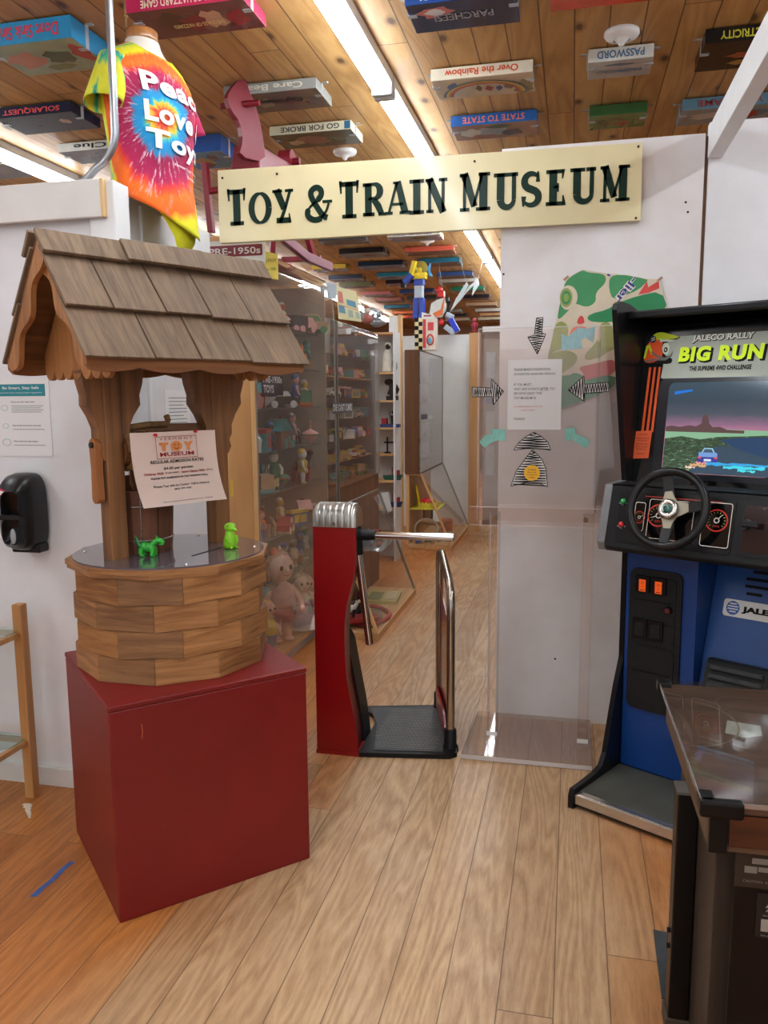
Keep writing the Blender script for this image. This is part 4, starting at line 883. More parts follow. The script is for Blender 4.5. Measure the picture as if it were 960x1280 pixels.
        k = len(P2); stroke(mb_, P2, [(th * 0.8 if (i < 6 or 16 < i < 22) else t * 0.8) for i in range(k)]); R(w_ * 0.72, w_ * 1.12, h * 0.50, h * 0.50 + s * 0.8)
# letter boxes: x0, x1 (world), z bottom, height
LET = [('T', -1.598, -1.508, 2.318, 0.161), ('O', -1.492, -1.381, 2.318, 0.142), ('Y', -1.373, -1.275, 2.316, 0.149), ('&', -1.217, -1.101, 2.317, 0.151), ('T', -1.052, -0.962, 2.319, 0.159), ('R', -0.943, -0.842, 2.323, 0.143), ('A', -0.835, -0.729, 2.324, 0.140), ('I', -0.718, -0.674, 2.319, 0.148), ('N', -0.653, -0.563, 2.321, 0.145), ('M', -0.503, -0.376, 2.318, 0.159), ('U', -0.356, -0.252, 2.320, 0.148), ('S', -0.239, -0.150, 2.320, 0.146), ('E', -0.133, -0.050, 2.320, 0.147), ('U', -0.033, 0.073, 2.324, 0.143), ('M', 0.092, 0.206, 2.322, 0.145)]
for ch, x0, x1, z0, h in LET:
    mb = MB(); letter(mb, ch, x0 + 0.69, z0 - 2.40, x1 - x0, h)
    for f in mb.f: pass
    mb.build('letter', [m_sgl], sg)
mb = MB()
for (x, z) in ((-0.93, 0.135), (-0.66, 0.135), (0.93, 0.135), (0.93, -0.15), (0.25, 0.125)): mb.cyl((x, -0.032, z), (x, -0.037, z), 0.005, n=8)
mb.build('screw_heads', [M('dark_nail', (50, 44, 40), 0.5, 0.5)], sg)
# ------------------------------------------------------------ driving arcade machine (local x = across the front, y = depth)
AA = math.radians(-30.07)
arc_ = thing('arcade_machine', 'black and blue rally driving arcade machine with steering wheel against the white wall', 'arcade machine', (0.026, 2.875, 0), AA)
m_ab = M('arcade_black', (18, 18, 20), 0.32, var=0.08, coat=0.2); m_abm = M('arcade_black_textured', (30, 31, 32), 0.5, var=0.12, scale=60, bump=0.25, bscale=260)
m_ablu = M('arcade_blue', (2, 56, 124), 0.42, var=0.07, scale=3); m_agry = M('side_cap_grey', (128, 130, 134), 0.35, 0.3, var=0.05)
m_mat_ = M('footwell_mat', (74, 74, 66), 0.6, var=0.2, scale=7); m_alu = M('aluminium_trim', (206, 200, 190), 0.25, 0.9, var=0.05)
WD = 0.634
prof = [(-0.014, 0.0), (-0.014, 0.05), (-0.004, 0.074), (0.06, 0.075), (0.16, 0.080), (0.205, 0.092), (0.235, 0.135), (0.277, 0.284), (0.309, 0.39), (0.350, 0.492), (0.350, 0.93), (0.265, 0.955), (0.245, 1.175), (0.325, 1.19), (0.206, 1.815), (0.212, 1.835), (0.236, 1.846), (0.30, 1.842), (0.42, 1.812), (0.56, 1.80), (0.80, 1.79), (0.80, 0.0)]
def side_(x0, nm='side_panel'):
    mb_ = MB(); mb_.prism(prof, (x0, 0, 0), Y, Z, 0.020); return mb_.build(nm, [m_ab], arc_, bevel=0.006, seg=3)
side_(0.0); side_(WD - 0.020)
mb = MB(); mb.box(0.021, WD - 0.021, 0.0, 0.78, 0.012, 0.052); mb.build('foot_platform', [m_ab], arc_, bevel=0.002)
mb = MB(); mb.box(0.021, WD - 0.021, 0.035, 0.345, 0.052, 0.0545); mb.build('platform_mat', [m_mat_], arc_)
mb = MB(); mb.box(0.021, WD - 0.021, 0.004, 0.034, 0.052, 0.056); mb.box(0.021, WD - 0.021, -0.004, 0.0, 0.020, 0.056); mb.build('platform_trim', [m_alu], arc_, bevel=0.0015)
mb = MB(); mb.box(0.022, 0.298, 0.350, 0.75, 0.055, 0.94); mb.build('coin_column', [m_ablu], arc_, bevel=0.002)
# coin door
def rrect(x0, x1, z0, z1, r, n=6):
    P_ = []
    for cx, cz, a0 in ((x1 - r, z1 - r, 0), (x0 + r, z1 - r, 90), (x0 + r, z0 + r, 180), (x1 - r, z0 + r, 270)):
        for i in range(n + 1): a = math.radians(a0 + 90 * i / n); P_.append((cx + r * math.cos(a), cz + r * math.sin(a)))
    return P_
cd = None
mb = MB(); mb.prism(rrect(0.042, 0.246, 0.305, 0.860, 0.030), (0, 0.350, 0), X, Z, 0.012); cd = mb.build('coin_door', [m_abm], arc_, bevel=0.005, seg=3)
mb = MB(); mb.prism(rrect(0.058, 0.226, 0.570, 0.835, 0.016), (0, 0.338, 0), X, Z, 0.004); mb.build('upper_hatch', [m_abm], cd, bevel=0.002)
mb = MB(); mb.prism(rrect(0.058, 0.226, 0.330, 0.560, 0.020), (0, 0.338, 0), X, Z, 0.004); mb.build('lower_hatch', [m_abm], cd, bevel=0.002)
for z in (0.74, 0.655, 0.46):
    mb = MB(); mb.box(0.064, 0.215, 0.3325, 0.3345, z, z + 0.004); mb.build('hatch_groove', [M('pitch_black', (8, 8, 8), 0.6, var=0)], cd)
m_ors = emis('lit_orange_slot', (255, 96, 20), 0.5, (120, 40, 10))
for cx in (0.100, 0.163):
    mb = MB(); mb.prism(rrect(cx - 0.027, cx + 0.027, 0.770, 0.835, 0.005), (0, 0.334, 0), X, Z, 0.012); mb.build('coin_slot_frame', [m_ab], cd, bevel=0.002)
    mb = MB(); mb.box(cx - 0.013, cx + 0.013, 0.3205, 0.3225, 0.776, 0.822); mb.build('coin_slot_light', [m_ors], cd)
    mb = MB(); mb.text('25', (cx, 0.3200, 0.806), X, Z, 0.009, 0, align='c'); mb.text('¢', (cx, 0.3200, 0.790), X, Z, 0.009, 0, align='c'); mb.box(cx - 0.009, cx + 0.009, 0.3199, 0.3203, 0.780, 0.783); mb.build('coin_slot_text', [M('slot_ink', (60, 16, 4), 0.5, var=0)], cd)
for cx in (0.094, 0.155):
    mb = MB(); mb.prism(rrect(cx - 0.029, cx + 0.029, 0.590, 0.668, 0.004), (0, 0.334, 0), X, Z, 0.010); mb.build('return_frame', [m_ab], cd, bevel=0.003)
    mb = MB(); mb.prism(rrect(cx - 0.018, cx + 0.018, 0.602, 0.655, 0.003), (0, 0.3242, 0), X, Z, 0.003); mb.build('return_flap', [m_abm], cd, bevel=0.001)
mb = MB(); mb.cyl((0.200, 0.334, 0.717), (0.200, 0.322, 0.717), 0.016, 0.014, 20); mb.cyl((0.200, 0.322, 0.717), (0.200, 0.320, 0.717), 0.009, n=14, m=1); mb.build('door_lock', [m_ab, M('dim_red', (110, 30, 30), 0.4)], cd)
mb = MB(); mb.cyl((0.225, 0.336, 0.41), (0.225, 0.328, 0.41), 0.006, n=12); mb.build('key_lock', [M('steel_screw', (200, 200, 200), 0.25, 0.9)], cd)
# leg recess
mb = MB(); mb.add([(0.298, 0.402 - 0.13, 0.30), (0.298, 0.56, 1.0), (WD - 0.02, 0.56, 1.0), (WD - 0.02, 0.402 - 0.13, 0.30)], [(0, 3, 2, 1)]) if False else None
p0 = Vector((0.300, 0.28, 0.06)); p1 = Vector((0.300, 0.570, 1.0)); wv_ = Vector((WD - 0.322, 0, 0)); dd = (p1 - p0); nn = Vector((1, 0, 0)).cross(dd).normalized()
mb = MB(); mb.add([p0, p0 + wv_, p1 + wv_, p1, p0 - nn * 0.01, p0 + wv_ - nn * 0.01, p1 + wv_ - nn * 0.01, p1 - nn * 0.01], [(0, 1, 2, 3), (4, 7, 6, 5), (0, 4, 5, 1), (1, 5, 6, 2), (2, 6, 7, 3), (3, 7, 4, 0)]); rp = mb.build('recess_panel', [M('arcade_blue_worn', (14, 70, 138), 0.4, var=0.2, scale=4)], arc_)
dd.normalize(); nf = -nn if nn.y > 0 else nn
def RP(x, z, lift=0.0):      # point on the recess panel at across x and height z
    t = (z - 0.06) / dd.z; return Vector((x, 0.28, 0.06)) + dd * t + nf * lift
mb = MB(); mb.prism(rrect(-0.030, 0.245, -0.032, 0.032, 0.012), RP(0.375, 0.728, 0.001), X, dd, 0.001); mb.build('badge', [M('badge_white', (226, 226, 222), 0.35, var=0.02)], arc_, bevel=0)
mb = MB(); mb.flat([(0.024 * math.cos(2 * PI * k / 32), 0.026 * math.sin(2 * PI * k / 32)) for k in range(32)], RP(0.380, 0.728, 0.0035), X, dd, 0)
for r in range(4):
    hw_ = (0.012, 0.019, 0.019, 0.012)[r]; zc = 0.015 - 0.0098 * r; pts = []
    for k in range(9): pts.append((-hw_ + 2 * hw_ * k / 8, zc + 0.0022 + (0.0018 if k % 2 else 0)))
    for k in range(8, -1, -1): pts.append((-hw_ + 2 * hw_ * k / 8, zc - 0.0022 + (0.0018 if k % 2 else 0)))
    mb.flat(pts, RP(0.380, 0.728, 0.0042), X, dd, 1)
mb.text('JALECO', RP(0.412, 0.713, 0.0036), X, dd, 0.028, 2, w=0.165, offset=0.06)
mb.build('badge_logo', [M('badge_blue', (20, 90, 170), 0.4, var=0), M('badge_white', (226, 226, 222), 0.35), m_mk], arc_)
for i, (x0, x1, z) in enumerate(((0.43, 0.56, 0.865), (0.410, 0.585, 0.838), (0.410, 0.585, 0.812), (0.418, 0.475, 0.786))):
    mb = MB(); mb.prism(rrect(0, x1 - x0, -0.0055, 0.0055, 0.005), RP(x0, z, 0.0012), X, dd, 0.0015); mb.build('vent_slot', [M('vent_black', (14, 10, 12), 0.6, var=0.2, scale=300)], arc_)
# accelerator pedal
mb = MB(); pts = [(0.22, 0.30), (0.31, 0.47), (0.345, 0.545), (0.36, 0.56), (0.40, 0.555), (0.42, 0.50), (0.34, 0.30)]
mb.prism(pts, (0.345, 0, 0), Y, Z, 0.22); pdl = mb.build('accelerator_pedal', [m_abm], arc_, bevel=0.008, seg=3)
dv = Vector((0, 0.09, 0.17)).normalized(); dv2 = Vector((0, 0.035, 0.075)).normalized()
for k in range(5):
    c = Vector((0.455, 0.235, 0.33)) + dv * 0.043 * k; mb = MB(); mb.obox(c, (0.088, 0, 0), dv * 0.011, dv.cross(X) * 0.008); mb.build('pedal_rib', [M('worn_rubber', (52, 54, 54), 0.45, var=0.3, scale=30)], pdl, bevel=0.004)
for k in range(3):
    c = Vector((0.455, 0.308, 0.478)) + dv2 * 0.032 * k; mb = MB(); mb.obox(c, (0.092, 0, 0), dv2 * 0.009, dv2.cross(X) * 0.012); mb.build('pedal_rib', [M('worn_rubber', (52, 54, 54), 0.45)], pdl, bevel=0.004)
# control panel
F0 = Vector((0, 0.215, 1.186)); F1 = Vector((0, 0.165, 0.960)); fd = (F0 - F1).normalized(); fn = X.cross(fd)   # face normal toward the player
def FP(x, z, lift=0.0): return F1 + fd * ((z - F1.z) / fd.z) + X * x + fn * lift
cpf = [(0.215, 1.186), (0.165, 0.960), (0.185, 0.945), (0.36, 0.925), (0.42, 1.17), (0.33, 1.192)]
mb = MB(); mb.prism(cpf, (0.022, 0, 0), Y, Z, WD - 0.044 + 0.03); cpn = mb.build('control_panel', [m_abm], arc_, bevel=0.006, seg=3)
mb = MB(); mb.prism([(0.222, 1.186), (0.170, 0.975), (0.185, 0.945), (0.36, 0.930), (0.42, 1.17), (0.33, 1.192)], (-0.012, 0, 0), Y, Z, 0.030); mb.build('side_cap', [m_agry], arc_, bevel=0.005, seg=3)
def fr_(x0, x1, z0, z1, r, lift, t, m_, nm, parent=cpn, bev=0.0):
    mb_ = MB(); k = 1.0 / fd.z
    mb_.prism(rrect(0, x1 - x0, 0, (z1 - z0) * k, r), FP(x0, z0, lift), X, fd, t); return mb_.build(nm, [m_], parent, bevel=bev)
fr_(0.060, 0.470, 0.985, 1.165, 0.012, 0.0, 0.004, m_ab, 'gauge_bezel', bev=0.002)
fr_(0.490, 0.640, 0.985, 1.165, 0.010, 0.0, 0.004, m_ab, 'key_bezel', bev=0.002)
fr_(0.502, 0.640, 1.000, 1.150, 0.006, 0.004, 0.001, M('key_window', (40, 26, 28), 0.08, var=0.2, scale=12, coat=1.0), 'key_window')
m_gf = M('gauge_black', (10, 9, 10), 0.12, var=0, coat=0.8); m_gr_ = M('gauge_red', (210, 44, 24), 0.4, var=0); m_gw = M('gauge_white', (226, 222, 214), 0.4, var=0); m_gy = M('gauge_tick', (150, 160, 90), 0.4, var=0)
def gauge(x0, x1, z0, z1, cx, cz, R_, a_n, nm, ring_in=0.78):
    g = fr_(x0, x1, z0, z1, 0.006, 0.004, 0.001, m_gf, nm)
    k = 1.0 / fd.z; mb_ = MB(); O = FP(cx, cz, 0.0056)
    def P2(r, a): return (r * math.cos(math.radians(a)), r * math.sin(math.radians(a)))
    for i in range(36):
        a0, a1 = 360 * i / 36, 360 * (i + 1) / 36; q = [P2(R_, a0), P2(R_, a1), P2(R_ * 0.88, a1), P2(R_ * 0.88, a0)]
        mb_.add([O + X * p[0] + fd * p[1] for p in q], [(0, 1, 2, 3)], 0)
    for i in range(13):
        a = -40 + 260 * i / 12; q = [P2(R_ * 0.80, a - 2.2), P2(R_ * 0.80, a + 2.2), P2(R_ * 0.62, a + 2.2), P2(R_ * 0.62, a - 2.2)]
        mb_.add([O + X * p[0] + fd * p[1] for p in q], [(0, 1, 2, 3)], 2)
    for i in range(16):
        a0, a1 = 360 * i / 16, 360 * (i + 1) / 16; q = [P2(R_ * 0.26, a0), P2(R_ * 0.26, a1), P2(R_ * 0.16, a1), P2(R_ * 0.16, a0)]
        mb_.add([O + X * p[0] + fd * p[1] for p in q], [(0, 1, 2, 3)], 1)
    q = [P2(R_ * 0.2, a_n - 10), P2(R_ * 0.72, a_n - 1.5), P2(R_ * 0.72, a_n + 1.5), P2(R_ * 0.2, a_n + 10)]; mb_.add([O + X * p[0] + fd * p[1] for p in q], [(0, 1, 2, 3)], 1)
    # white frame line round the dial plate
    w_, h_ = x1 - x0, (z1 - z0) * k; o_ = rrect(0.004, w_ - 0.004, 0.004, h_ - 0.004, 0.008); i_ = rrect(0.0065, w_ - 0.0065, 0.0065, h_ - 0.0065, 0.0065); O2 = FP(x0, z0, 0.0056); n = len(o_)
    vs = [O2 + X * p[0] + fd * p[1] for p in o_] + [O2 + X * p[0] + fd * p[1] for p in i_]; mb_.add(vs, [(i, (i + 1) % n, (i + 1) % n + n, i + n) for i in range(n)], 1)
    mb_.text('RPM' if 'tach' in nm else 'MPH', FP(cx, cz - R_ * 0.60, 0.0057), X, fd, R_ * 0.2, 0, align='c')
    mb_.build('dial_print', [m_gr_, m_gw, m_gy], g); return g
gauge(0.118, 0.166, 1.025, 1.135, 0.142, 1.078, 0.022, 30, 'fuel_gauge')
gauge(0.170, 0.340, 1.005, 1.150, 0.212, 1.090, 0.040, 200, 'tachometer')
gauge(0.362, 0.466, 1.000, 1.155, 0.414, 1.092, 0.038, 50, 'speedometer')
for (x, z, m_, nm) in ((0.076, 1.128, M('button_green', (20, 190, 90), 0.2, var=0, coat=0.8), 'green_button'), (0.080, 1.046, M('button_red', (210, 30, 50), 0.2, var=0, coat=0.8), 'red_button')):
    mb = MB(); mb.cyl(FP(x, z, 0.003), FP(x, z, 0.009), 0.013, 0.012, 18, m=1); mb.sph(FP(x, z, 0.010), (0.0105, 0.0105, 0.0105), 14); mb.build(nm, [m_, m_ab], cpn)
    mb = MB(); O = FP(x - 0.002, z - 0.014, 0.0045)
    for s in (-1, 1): mb.add([O + X * (s * 0.016) + fd * 0.008, O, O + fd * 0.002, O + X * (s * 0.016) + fd * 0.010], [(0, 1, 2, 3)])
    mb.build('button_arrow', [m_gw], cpn)
mb = MB(); mb.box(0, 0.27, 0, 0.0012, 0, 0.002)
mb = MB(); mb.obox(FP(0.29, 1.153, 0.0056), (0.135, 0, 0), fd * 0.0018, fn * 0.0003); mb.build('red_line', [M('thin_red', (180, 60, 40), 0.4)], cpn)
mb = MB(); c = FP(0.513, 1.088, 0.004); mb.cyl(c, c + fn * 0.03, 0.018, 0.016, 16); mb.obox(c + fn * 0.034 + X * 0.018, X * 0.026, fd * 0.010, fn * 0.008); mb.build('gear_switch', [m_ab], cpn, bevel=0.003)
# steering wheel
wc = FP(0.270, 1.111, 0.075); Rw = 0.131; wn = (fn + Vector((0, 0, 0.10))).normalized(); wu = wn.cross(X).normalized()
if wu.z < 0: wu = -wu
mb = MB(); mb.tube([wc + (X * math.cos(2 * PI * k / 48) + wu * math.sin(2 * PI * k / 48)) * Rw for k in range(48)], 0.0145, 12, closed=True); whl = mb.build('steering_wheel', [M('wheel_black', (24, 24, 25), 0.35, var=0.1, coat=0.15)], arc_)
mb = MB(); mb.cyl(FP(0.270, 1.111, 0.0), wc - wn * 0.03, 0.026, 0.022, 18); mb.build('steering_column', [m_ab], arc_)
hc = wc - wn * 0.022
for a in (101, 12, 272):
    d = X * math.cos(math.radians(a)) + wu * math.sin(math.radians(a)); s = wn.cross(d).normalized()
    mb = MB(); q0 = hc + d * 0.042; q1 = wc + d * (Rw - 0.006) - wn * 0.004
    mb.add([q0 - s * 0.020, q0 + s * 0.020, q1 + s * 0.017, q1 - s * 0.017, q0 - s * 0.020 - wn * 0.006, q0 + s * 0.020 - wn * 0.006, q1 + s * 0.017 - wn * 0.006, q1 - s * 0.017 - wn * 0.006], [(0, 1, 2, 3), (7, 6, 5, 4), (0, 4, 5, 1), (1, 5, 6, 2), (2, 6, 7, 3), (3, 7, 4, 0)])
    mb.build('wheel_spoke', [M('spoke_black', (44, 44, 44), 0.4, var=0.05)], whl, bevel=0.002)
pts = []
for a, r in ((90, 0.066), (112, 0.066), (125, 0.046), (155, 0.034), (200, 0.034), (245, 0.044), (262, 0.066), (283, 0.066), (297, 0.046), (325, 0.038), (345, 0.05), (0, 0.068), (24, 0.068), (38, 0.048), (60, 0.040), (78, 0.048)): pts.append((r * math.cos(math.radians(a)), r * math.sin(math.radians(a))))
mb = MB(); mb.prism(pts, hc, X, wu, 0.006); mb.build('wheel_hub_plate', [M('hub_bronze', (150, 142, 124), 0.35, 0.7, var=0.05)], whl, bevel=0.002)
mb = MB(); mb.lathe([(0.0, 0.0), (0.036, 0.0), (0.036, 0.012), (0.030, 0.020), (0.018, 0.020), (0.016, 0.016), (0, 0.016)], hc + wn * 0.006, 28, axis=wn); mb.build('wheel_hub_ring', [M('hub_chrome', (206, 206, 204), 0.18, 1.0, var=0.02)], whl)
mb = MB(); mb.lathe([(0.0, 0.024), (0.010, 0.024), (0.016, 0.020), (0.0165, 0.012), (0.0, 0.012)], hc + wn * 0.004, 20, axis=wn); mb.build('horn_button', [M('horn_green', (14, 78, 66), 0.1, var=0.3, scale=50, coat=1)], whl)
# monitor bezel
B0 = Vector((0, 0.362, 1.17)); B1 = Vector((0, 0.435, 1.770)); bdv = (B1 - B0).normalized(); bn_ = X.cross(bdv)
def BP(x, z, lift=0.0): return B0 + bdv * ((z - B0.z) / bdv.z) + X * x + bn_ * lift
def bprism(pts, lift, t, m_, nm, parent, bev=0):
    mb_ = MB(); k = 1 / bdv.z; P_ = [(p[0], (p[1] - 1.17) * k) for p in pts]; mb_.prism(P_, B0 + bn_ * lift, X, bdv, t); return mb_.build(nm, [m_], parent, bevel=bev)
CX = 0.317
mb = MB(); mb.prism([(0.21, 1.19), (0.335, 1.19), (0.365, 1.172), (0.30, 1.165)], (0.021, 0, 0), Y, Z, WD - 0.042); mb.build('panel_ledge', [m_abm], arc_, bevel=0.003)
mb = MB(); mb.box(0.021, WD - 0.021, 0.60, 0.79, 0.06, 1.78); mb.build('cabinet_back', [m_ab], arc_)
bz = bprism([(0.021, 1.17), (WD - 0.021, 1.17), (WD - 0.021, 1.770), (0.021, 1.770)], -0.02, 0.018, M('bezel_black', (12, 12, 13), 0.15, var=0, coat=0.6), 'monitor_bezel', arc_)
m_bg = M('bezel_grey_green', (176, 186, 172), 0.3, var=0.04)
bprism([(0.115, 1.725), (WD - 0.115, 1.725), (WD - 0.10, 1.575), (WD - 0.115, 1.570), (0.115, 1.570), (0.100, 1.575)], 0.0, 0.001, m_bg, 'marquee_print', bz)
m_ora = M('bezel_orange', (226, 84, 22), 0.4, var=0.02)
for k in range(3):
    x = 0.050 + 0.019 * k; bprism([(x, 1.615), (x + 0.009, 1.615), (x + 0.002, 1.375), (x - 0.008, 1.375)], 0.0, 0.001, m_ora, 'orange_stripe', bz)
lb = bprism([(0.022, 1.376), (0.086, 1.380), (0.080, 1.277), (0.018, 1.272)], 0.0, 0.0018, M('orange_label', (220, 92, 44), 0.6, var=0.03), 'instruction_label', bz)
mb = MB()
for i, (t_, z_, w_) in enumerate((('HOW TO PLAY', 1.362, 0.036), ('INSERT COIN AND PUSH', 1.348, 0.050), ('START BUTTON', 1.339, 0.036), ('SHIFT HIGH OR LOW', 1.326, 0.048), ('WATCH YOUR TIME AT', 1.316, 0.050), ('EACH CHECK POINT', 1.307, 0.042), ('GOOD LUCK', 1.290, 0.030))):
    mb.text(t_, BP(0.052 - (1.36 - z_) * 0.03, z_, 0.0022), X, bdv, 0.0045, 0, w=w_, align='c', offset=0.03)
mb.build('label_text', [M('label_ink', (90, 30, 14), 0.6, var=0)], lb)
mb = MB()
mb.text('JALECO RALLY', BP(0.207, 1.694, 0.0022), X, bdv, 0.031, 0, w=0.222, offset=0.075, shear=0.12)
mb.text('BIG RUN', BP(0.163, 1.624, 0.0022), X, bdv, 0.058, 0, w=0.308, offset=0.09, shear=0.10, spacing=1.12)
mb.text('THE SUPREME 4WD CHALLENGE', BP(0.205, 1.597, 0.0022), X, bdv, 0.017, 0, w=0.218, offset=0.045, shear=0.1, spacing=1.08)
mb.build('title_shadow', [m_mk], bz)
mb = MB(); mb.text('JALECO RALLY', BP(0.206, 1.697, 0.0030), X, bdv, 0.028, 0, w=0.218, offset=0.035, shear=0.12); mb.build('title_white', [M('title_white', (236, 240, 230), 0.4, var=0)], bz)
mb = MB(); mb.text('BIG RUN', BP(0.161, 1.631, 0.0030), X, bdv, 0.054, 0, w=0.300, offset=0.05, shear=0.10, spacing=1.12); mb.build('title_yellow', [emis('title_yellow_green', (206, 236, 20), 0.25, (206, 236, 20))], bz)
# printed crash helmet
def hp(x, y): return ((x - 290) / 220.0 * 0.146 + 0.026, 1.628 + (430 - y) / 175.0 * 0.118)     # zoomed drawing units
def hpoly(mb_, pts, m, lift): mb_.add([BP(*hp(*p), lift) for p in pts], [], m); 
mb = MB()
def hf(pts, m, lift):
    k = 1 / bdv.z; P_ = [(hp(*p)[0], (hp(*p)[1] - 1.17) * k) for p in pts]; mb.flat(P_, B0 + bn_ * lift, X, bdv, m)
hf(smooth([(286, 410), (290, 340), (310, 290), (350, 262), (400, 262), (460, 285), (500, 292), (470, 305), (400, 315), (390, 350), (410, 385), (450, 400), (462, 415), (450, 435), (380, 432), (300, 430)], 1), 3, 0.0022)
hf(smooth([(292, 400), (296, 345), (320, 300), (350, 282), (398, 296), (392, 345), (404, 385), (380, 410), (340, 425), (300, 422)], 1), 1, 0.0028)
hf(smooth([(318, 296), (345, 262), (385, 258), (440, 275), (498, 292), (440, 302), (370, 300), (345, 300)], 1), 0, 0.0034)
hf([(290, 400), (302, 398), (314, 340), (334, 380), (346, 372), (320, 322), (300, 330)], 0, 0.0034)
hf([(376, 294), (400, 300), (470, 305), (440, 312), (400, 312), (380, 312)], 2, 0.0040)
hf(smooth([(400, 320), (425, 318), (440, 345), (430, 385), (405, 378), (394, 350)], 1), 2, 0.0034)
hf(smooth([(408, 345), (424, 342), (430, 360), (418, 374), (406, 364)], 1), 3, 0.0042)
hf(smooth([(412, 352), (420, 350), (422, 362), (414, 364)], 1), 2, 0.0048)
hf([(300, 412), (350, 402), (400, 406), (446, 385), (462, 362), (456, 395), (420, 415), (360, 412), (300, 422)], 4, 0.0042)
hf([(334, 358), (372, 385), (412, 398), (404, 408), (366, 394), (334, 370)], 4, 0.0046)
hf([(18 * math.cos(k * PI / 10) + 338, 20 * math.sin(k * PI / 10) + 296) for k in range(20)], 5, 0.0050)
hf([(326, 292), (348, 284), (350, 288), (328, 296)], 2, 0.0055); hf([(328, 302), (350, 294), (352, 298), (330, 306)], 2, 0.0055)
mb.build('helmet_print', [M('helmet_yellow', (204, 226, 30), 0.35, var=0), M('helmet_orange', (232, 84, 26), 0.35, var=0), M('helmet_white', (220, 232, 210), 0.35, var=0), m_mk, M('helmet_grey', (110, 112, 108), 0.35, var=0), M('helmet_navy', (24, 40, 70), 0.4, var=0)], bz)
# screen surround and glowing screen
bprism(rrect(0.098, 0.536, 1.205, 1.572, 0.02), 0.0, 0.0012, M('screen_surround', (30, 34, 40), 0.2, var=0.03, coat=0.5), 'screen_surround', bz)
m_scr = bpy.data.materials.new('game_sky'); m_scr.use_nodes = True; nt = m_scr.node_tree; b = nt.nodes['Principled BSDF']
tc = node(nt, 'ShaderNodeTexCoord'); sp_ = node(nt, 'ShaderNodeSeparateXYZ'); L(nt, tc.outputs['Object'], sp_.inputs[0])
nz = noise(nt, coords(nt, (6, 1, 22)), 4, 4, 0.6)
zz_ = math_n(nt, 'ADD', math_n(nt, 'DIVIDE', math_n(nt, 'SUBTRACT', sp_.outputs[2], 1.38), 0.18), math_n(nt, 'MULTIPLY', math_n(nt, 'SUBTRACT', nz, 0.5), 0.12))
r = ramp(nt, zz_, [(0.0, lin((196, 130, 160))), (0.16, lin((150, 112, 140))), (0.34, lin((84, 92, 104))), (0.6, lin((62, 78, 92))), (1.0, lin((60, 84, 100)))])
b.inputs['Base Color'].default_value = (0.01, 0.01, 0.012, 1); b.inputs['Roughness'].default_value = 0.08; L(nt, r.outputs[0], b.inputs['Emission Color']); b.inputs['Emission Strength'].default_value = 0.75
SCR = rrect(0.136, 0.520, 1.228, 1.556, 0.022)
scr = bprism(SCR, 0.0012, 0.0012, m_scr, 'screen', bz)
def sm(col, s=0.85, nm=None):
    m_ = emis(nm or 'screen_%d_%d_%d' % col, col, s, (4, 4, 5)); m_.node_tree.nodes['Principled BSDF'].inputs['Roughness'].default_value = 0.1; return m_
def spoly(pts, lift, m_, nm): return bprism(pts, 0.0024 + lift, 0.0003, m_, nm, scr)
gm = bpy.data.materials.new('game_ground'); gm.use_nodes = True; nt = gm.node_tree; b = nt.nodes['Principled BSDF']; b.inputs['Base Color'].default_value = (0.01, 0.01, 0.01, 1); b.inputs['Roughness'].default_value = 0.1
nz = noise(nt, coords(nt, (1.0, 1, 3.2)), 55, 3, 0.7); r = ramp(nt, nz, [(0.40, lin((44, 62, 48))), (0.54, lin((66, 88, 62))), (0.64, lin((84, 120, 90))), (0.72, lin((190, 230, 196)))])
L(nt, r.outputs[0], b.inputs['Emission Color']); b.inputs['Emission Strength'].default_value = 0.8
spoly([(0.138, 1.242), (0.150, 1.230), (0.519, 1.229), (0.519, 1.385), (0.40, 1.382), (0.30, 1.386), (0.20, 1.378), (0.138, 1.380)], 0, gm, 'game_field')
hp_ = [(0.138, 1.378), (0.138, 1.396), (0.16, 1.400), (0.19, 1.395), (0.225, 1.402), (0.25, 1.398), (0.268, 1.408), (0.272, 1.438), (0.290, 1.440), (0.296, 1.410), (0.31, 1.396), (0.335, 1.398), (0.36, 1.388), (0.42, 1.386), (0.42, 1.376)]
spoly(hp_, 0.0003, sm((96, 74, 74)), 'game_hills')
spoly([(0.138, 1.380), (0.138, 1.352), (0.20, 1.362), (0.27, 1.352), (0.33, 1.362), (0.41, 1.366), (0.519, 1.372), (0.519, 1.386), (0.40, 1.388), (0.30, 1.392), (0.20, 1.382)], 0.0002, sm((140, 186, 150)), 'game_light_band')
spoly([(0.34, 1.352), (0.40, 1.360), (0.519, 1.366), (0.519, 1.270), (0.42, 1.315), (0.37, 1.335)], 0.0004, sm((44, 70, 104)), 'game_shade')
spoly([(0.230, 1.232), (0.519, 1.230), (0.519, 1.29), (0.42, 1.315), (0.38, 1.33), (0.33, 1.33)], 0.0005, sm((58, 78, 96)), 'game_road')
for i, (x0, z0, x1, z1, c) in enumerate(((0.30, 1.262, 0.52, 1.272, (60, 170, 230)), (0.36, 1.252, 0.50, 1.262, (70, 220, 240)), (0.41, 1.244, 0.47, 1.250, (80, 230, 240)), (0.24, 1.255, 0.30, 1.264, (220, 170, 120)), (0.225, 1.248, 0.26, 1.254, (236, 210, 190)), (0.26, 1.266, 0.30, 1.271, (240, 160, 150)), (0.19, 1.238, 0.24, 1.243, (150, 170, 120)))):
    pts = []; N = 12
    for k in range(N + 1): pts.append((x0 + (x1 - x0) * k / N, z1 + rnd.uniform(-0.003, 0.003)))
    for k in range(N, -1, -1): pts.append((x0 + (x1 - x0) * k / N, z0 + rnd.uniform(-0.003, 0.003)))
    spoly(pts, 0.0008 + 0.0001 * i, sm(c), 'game_roadside')
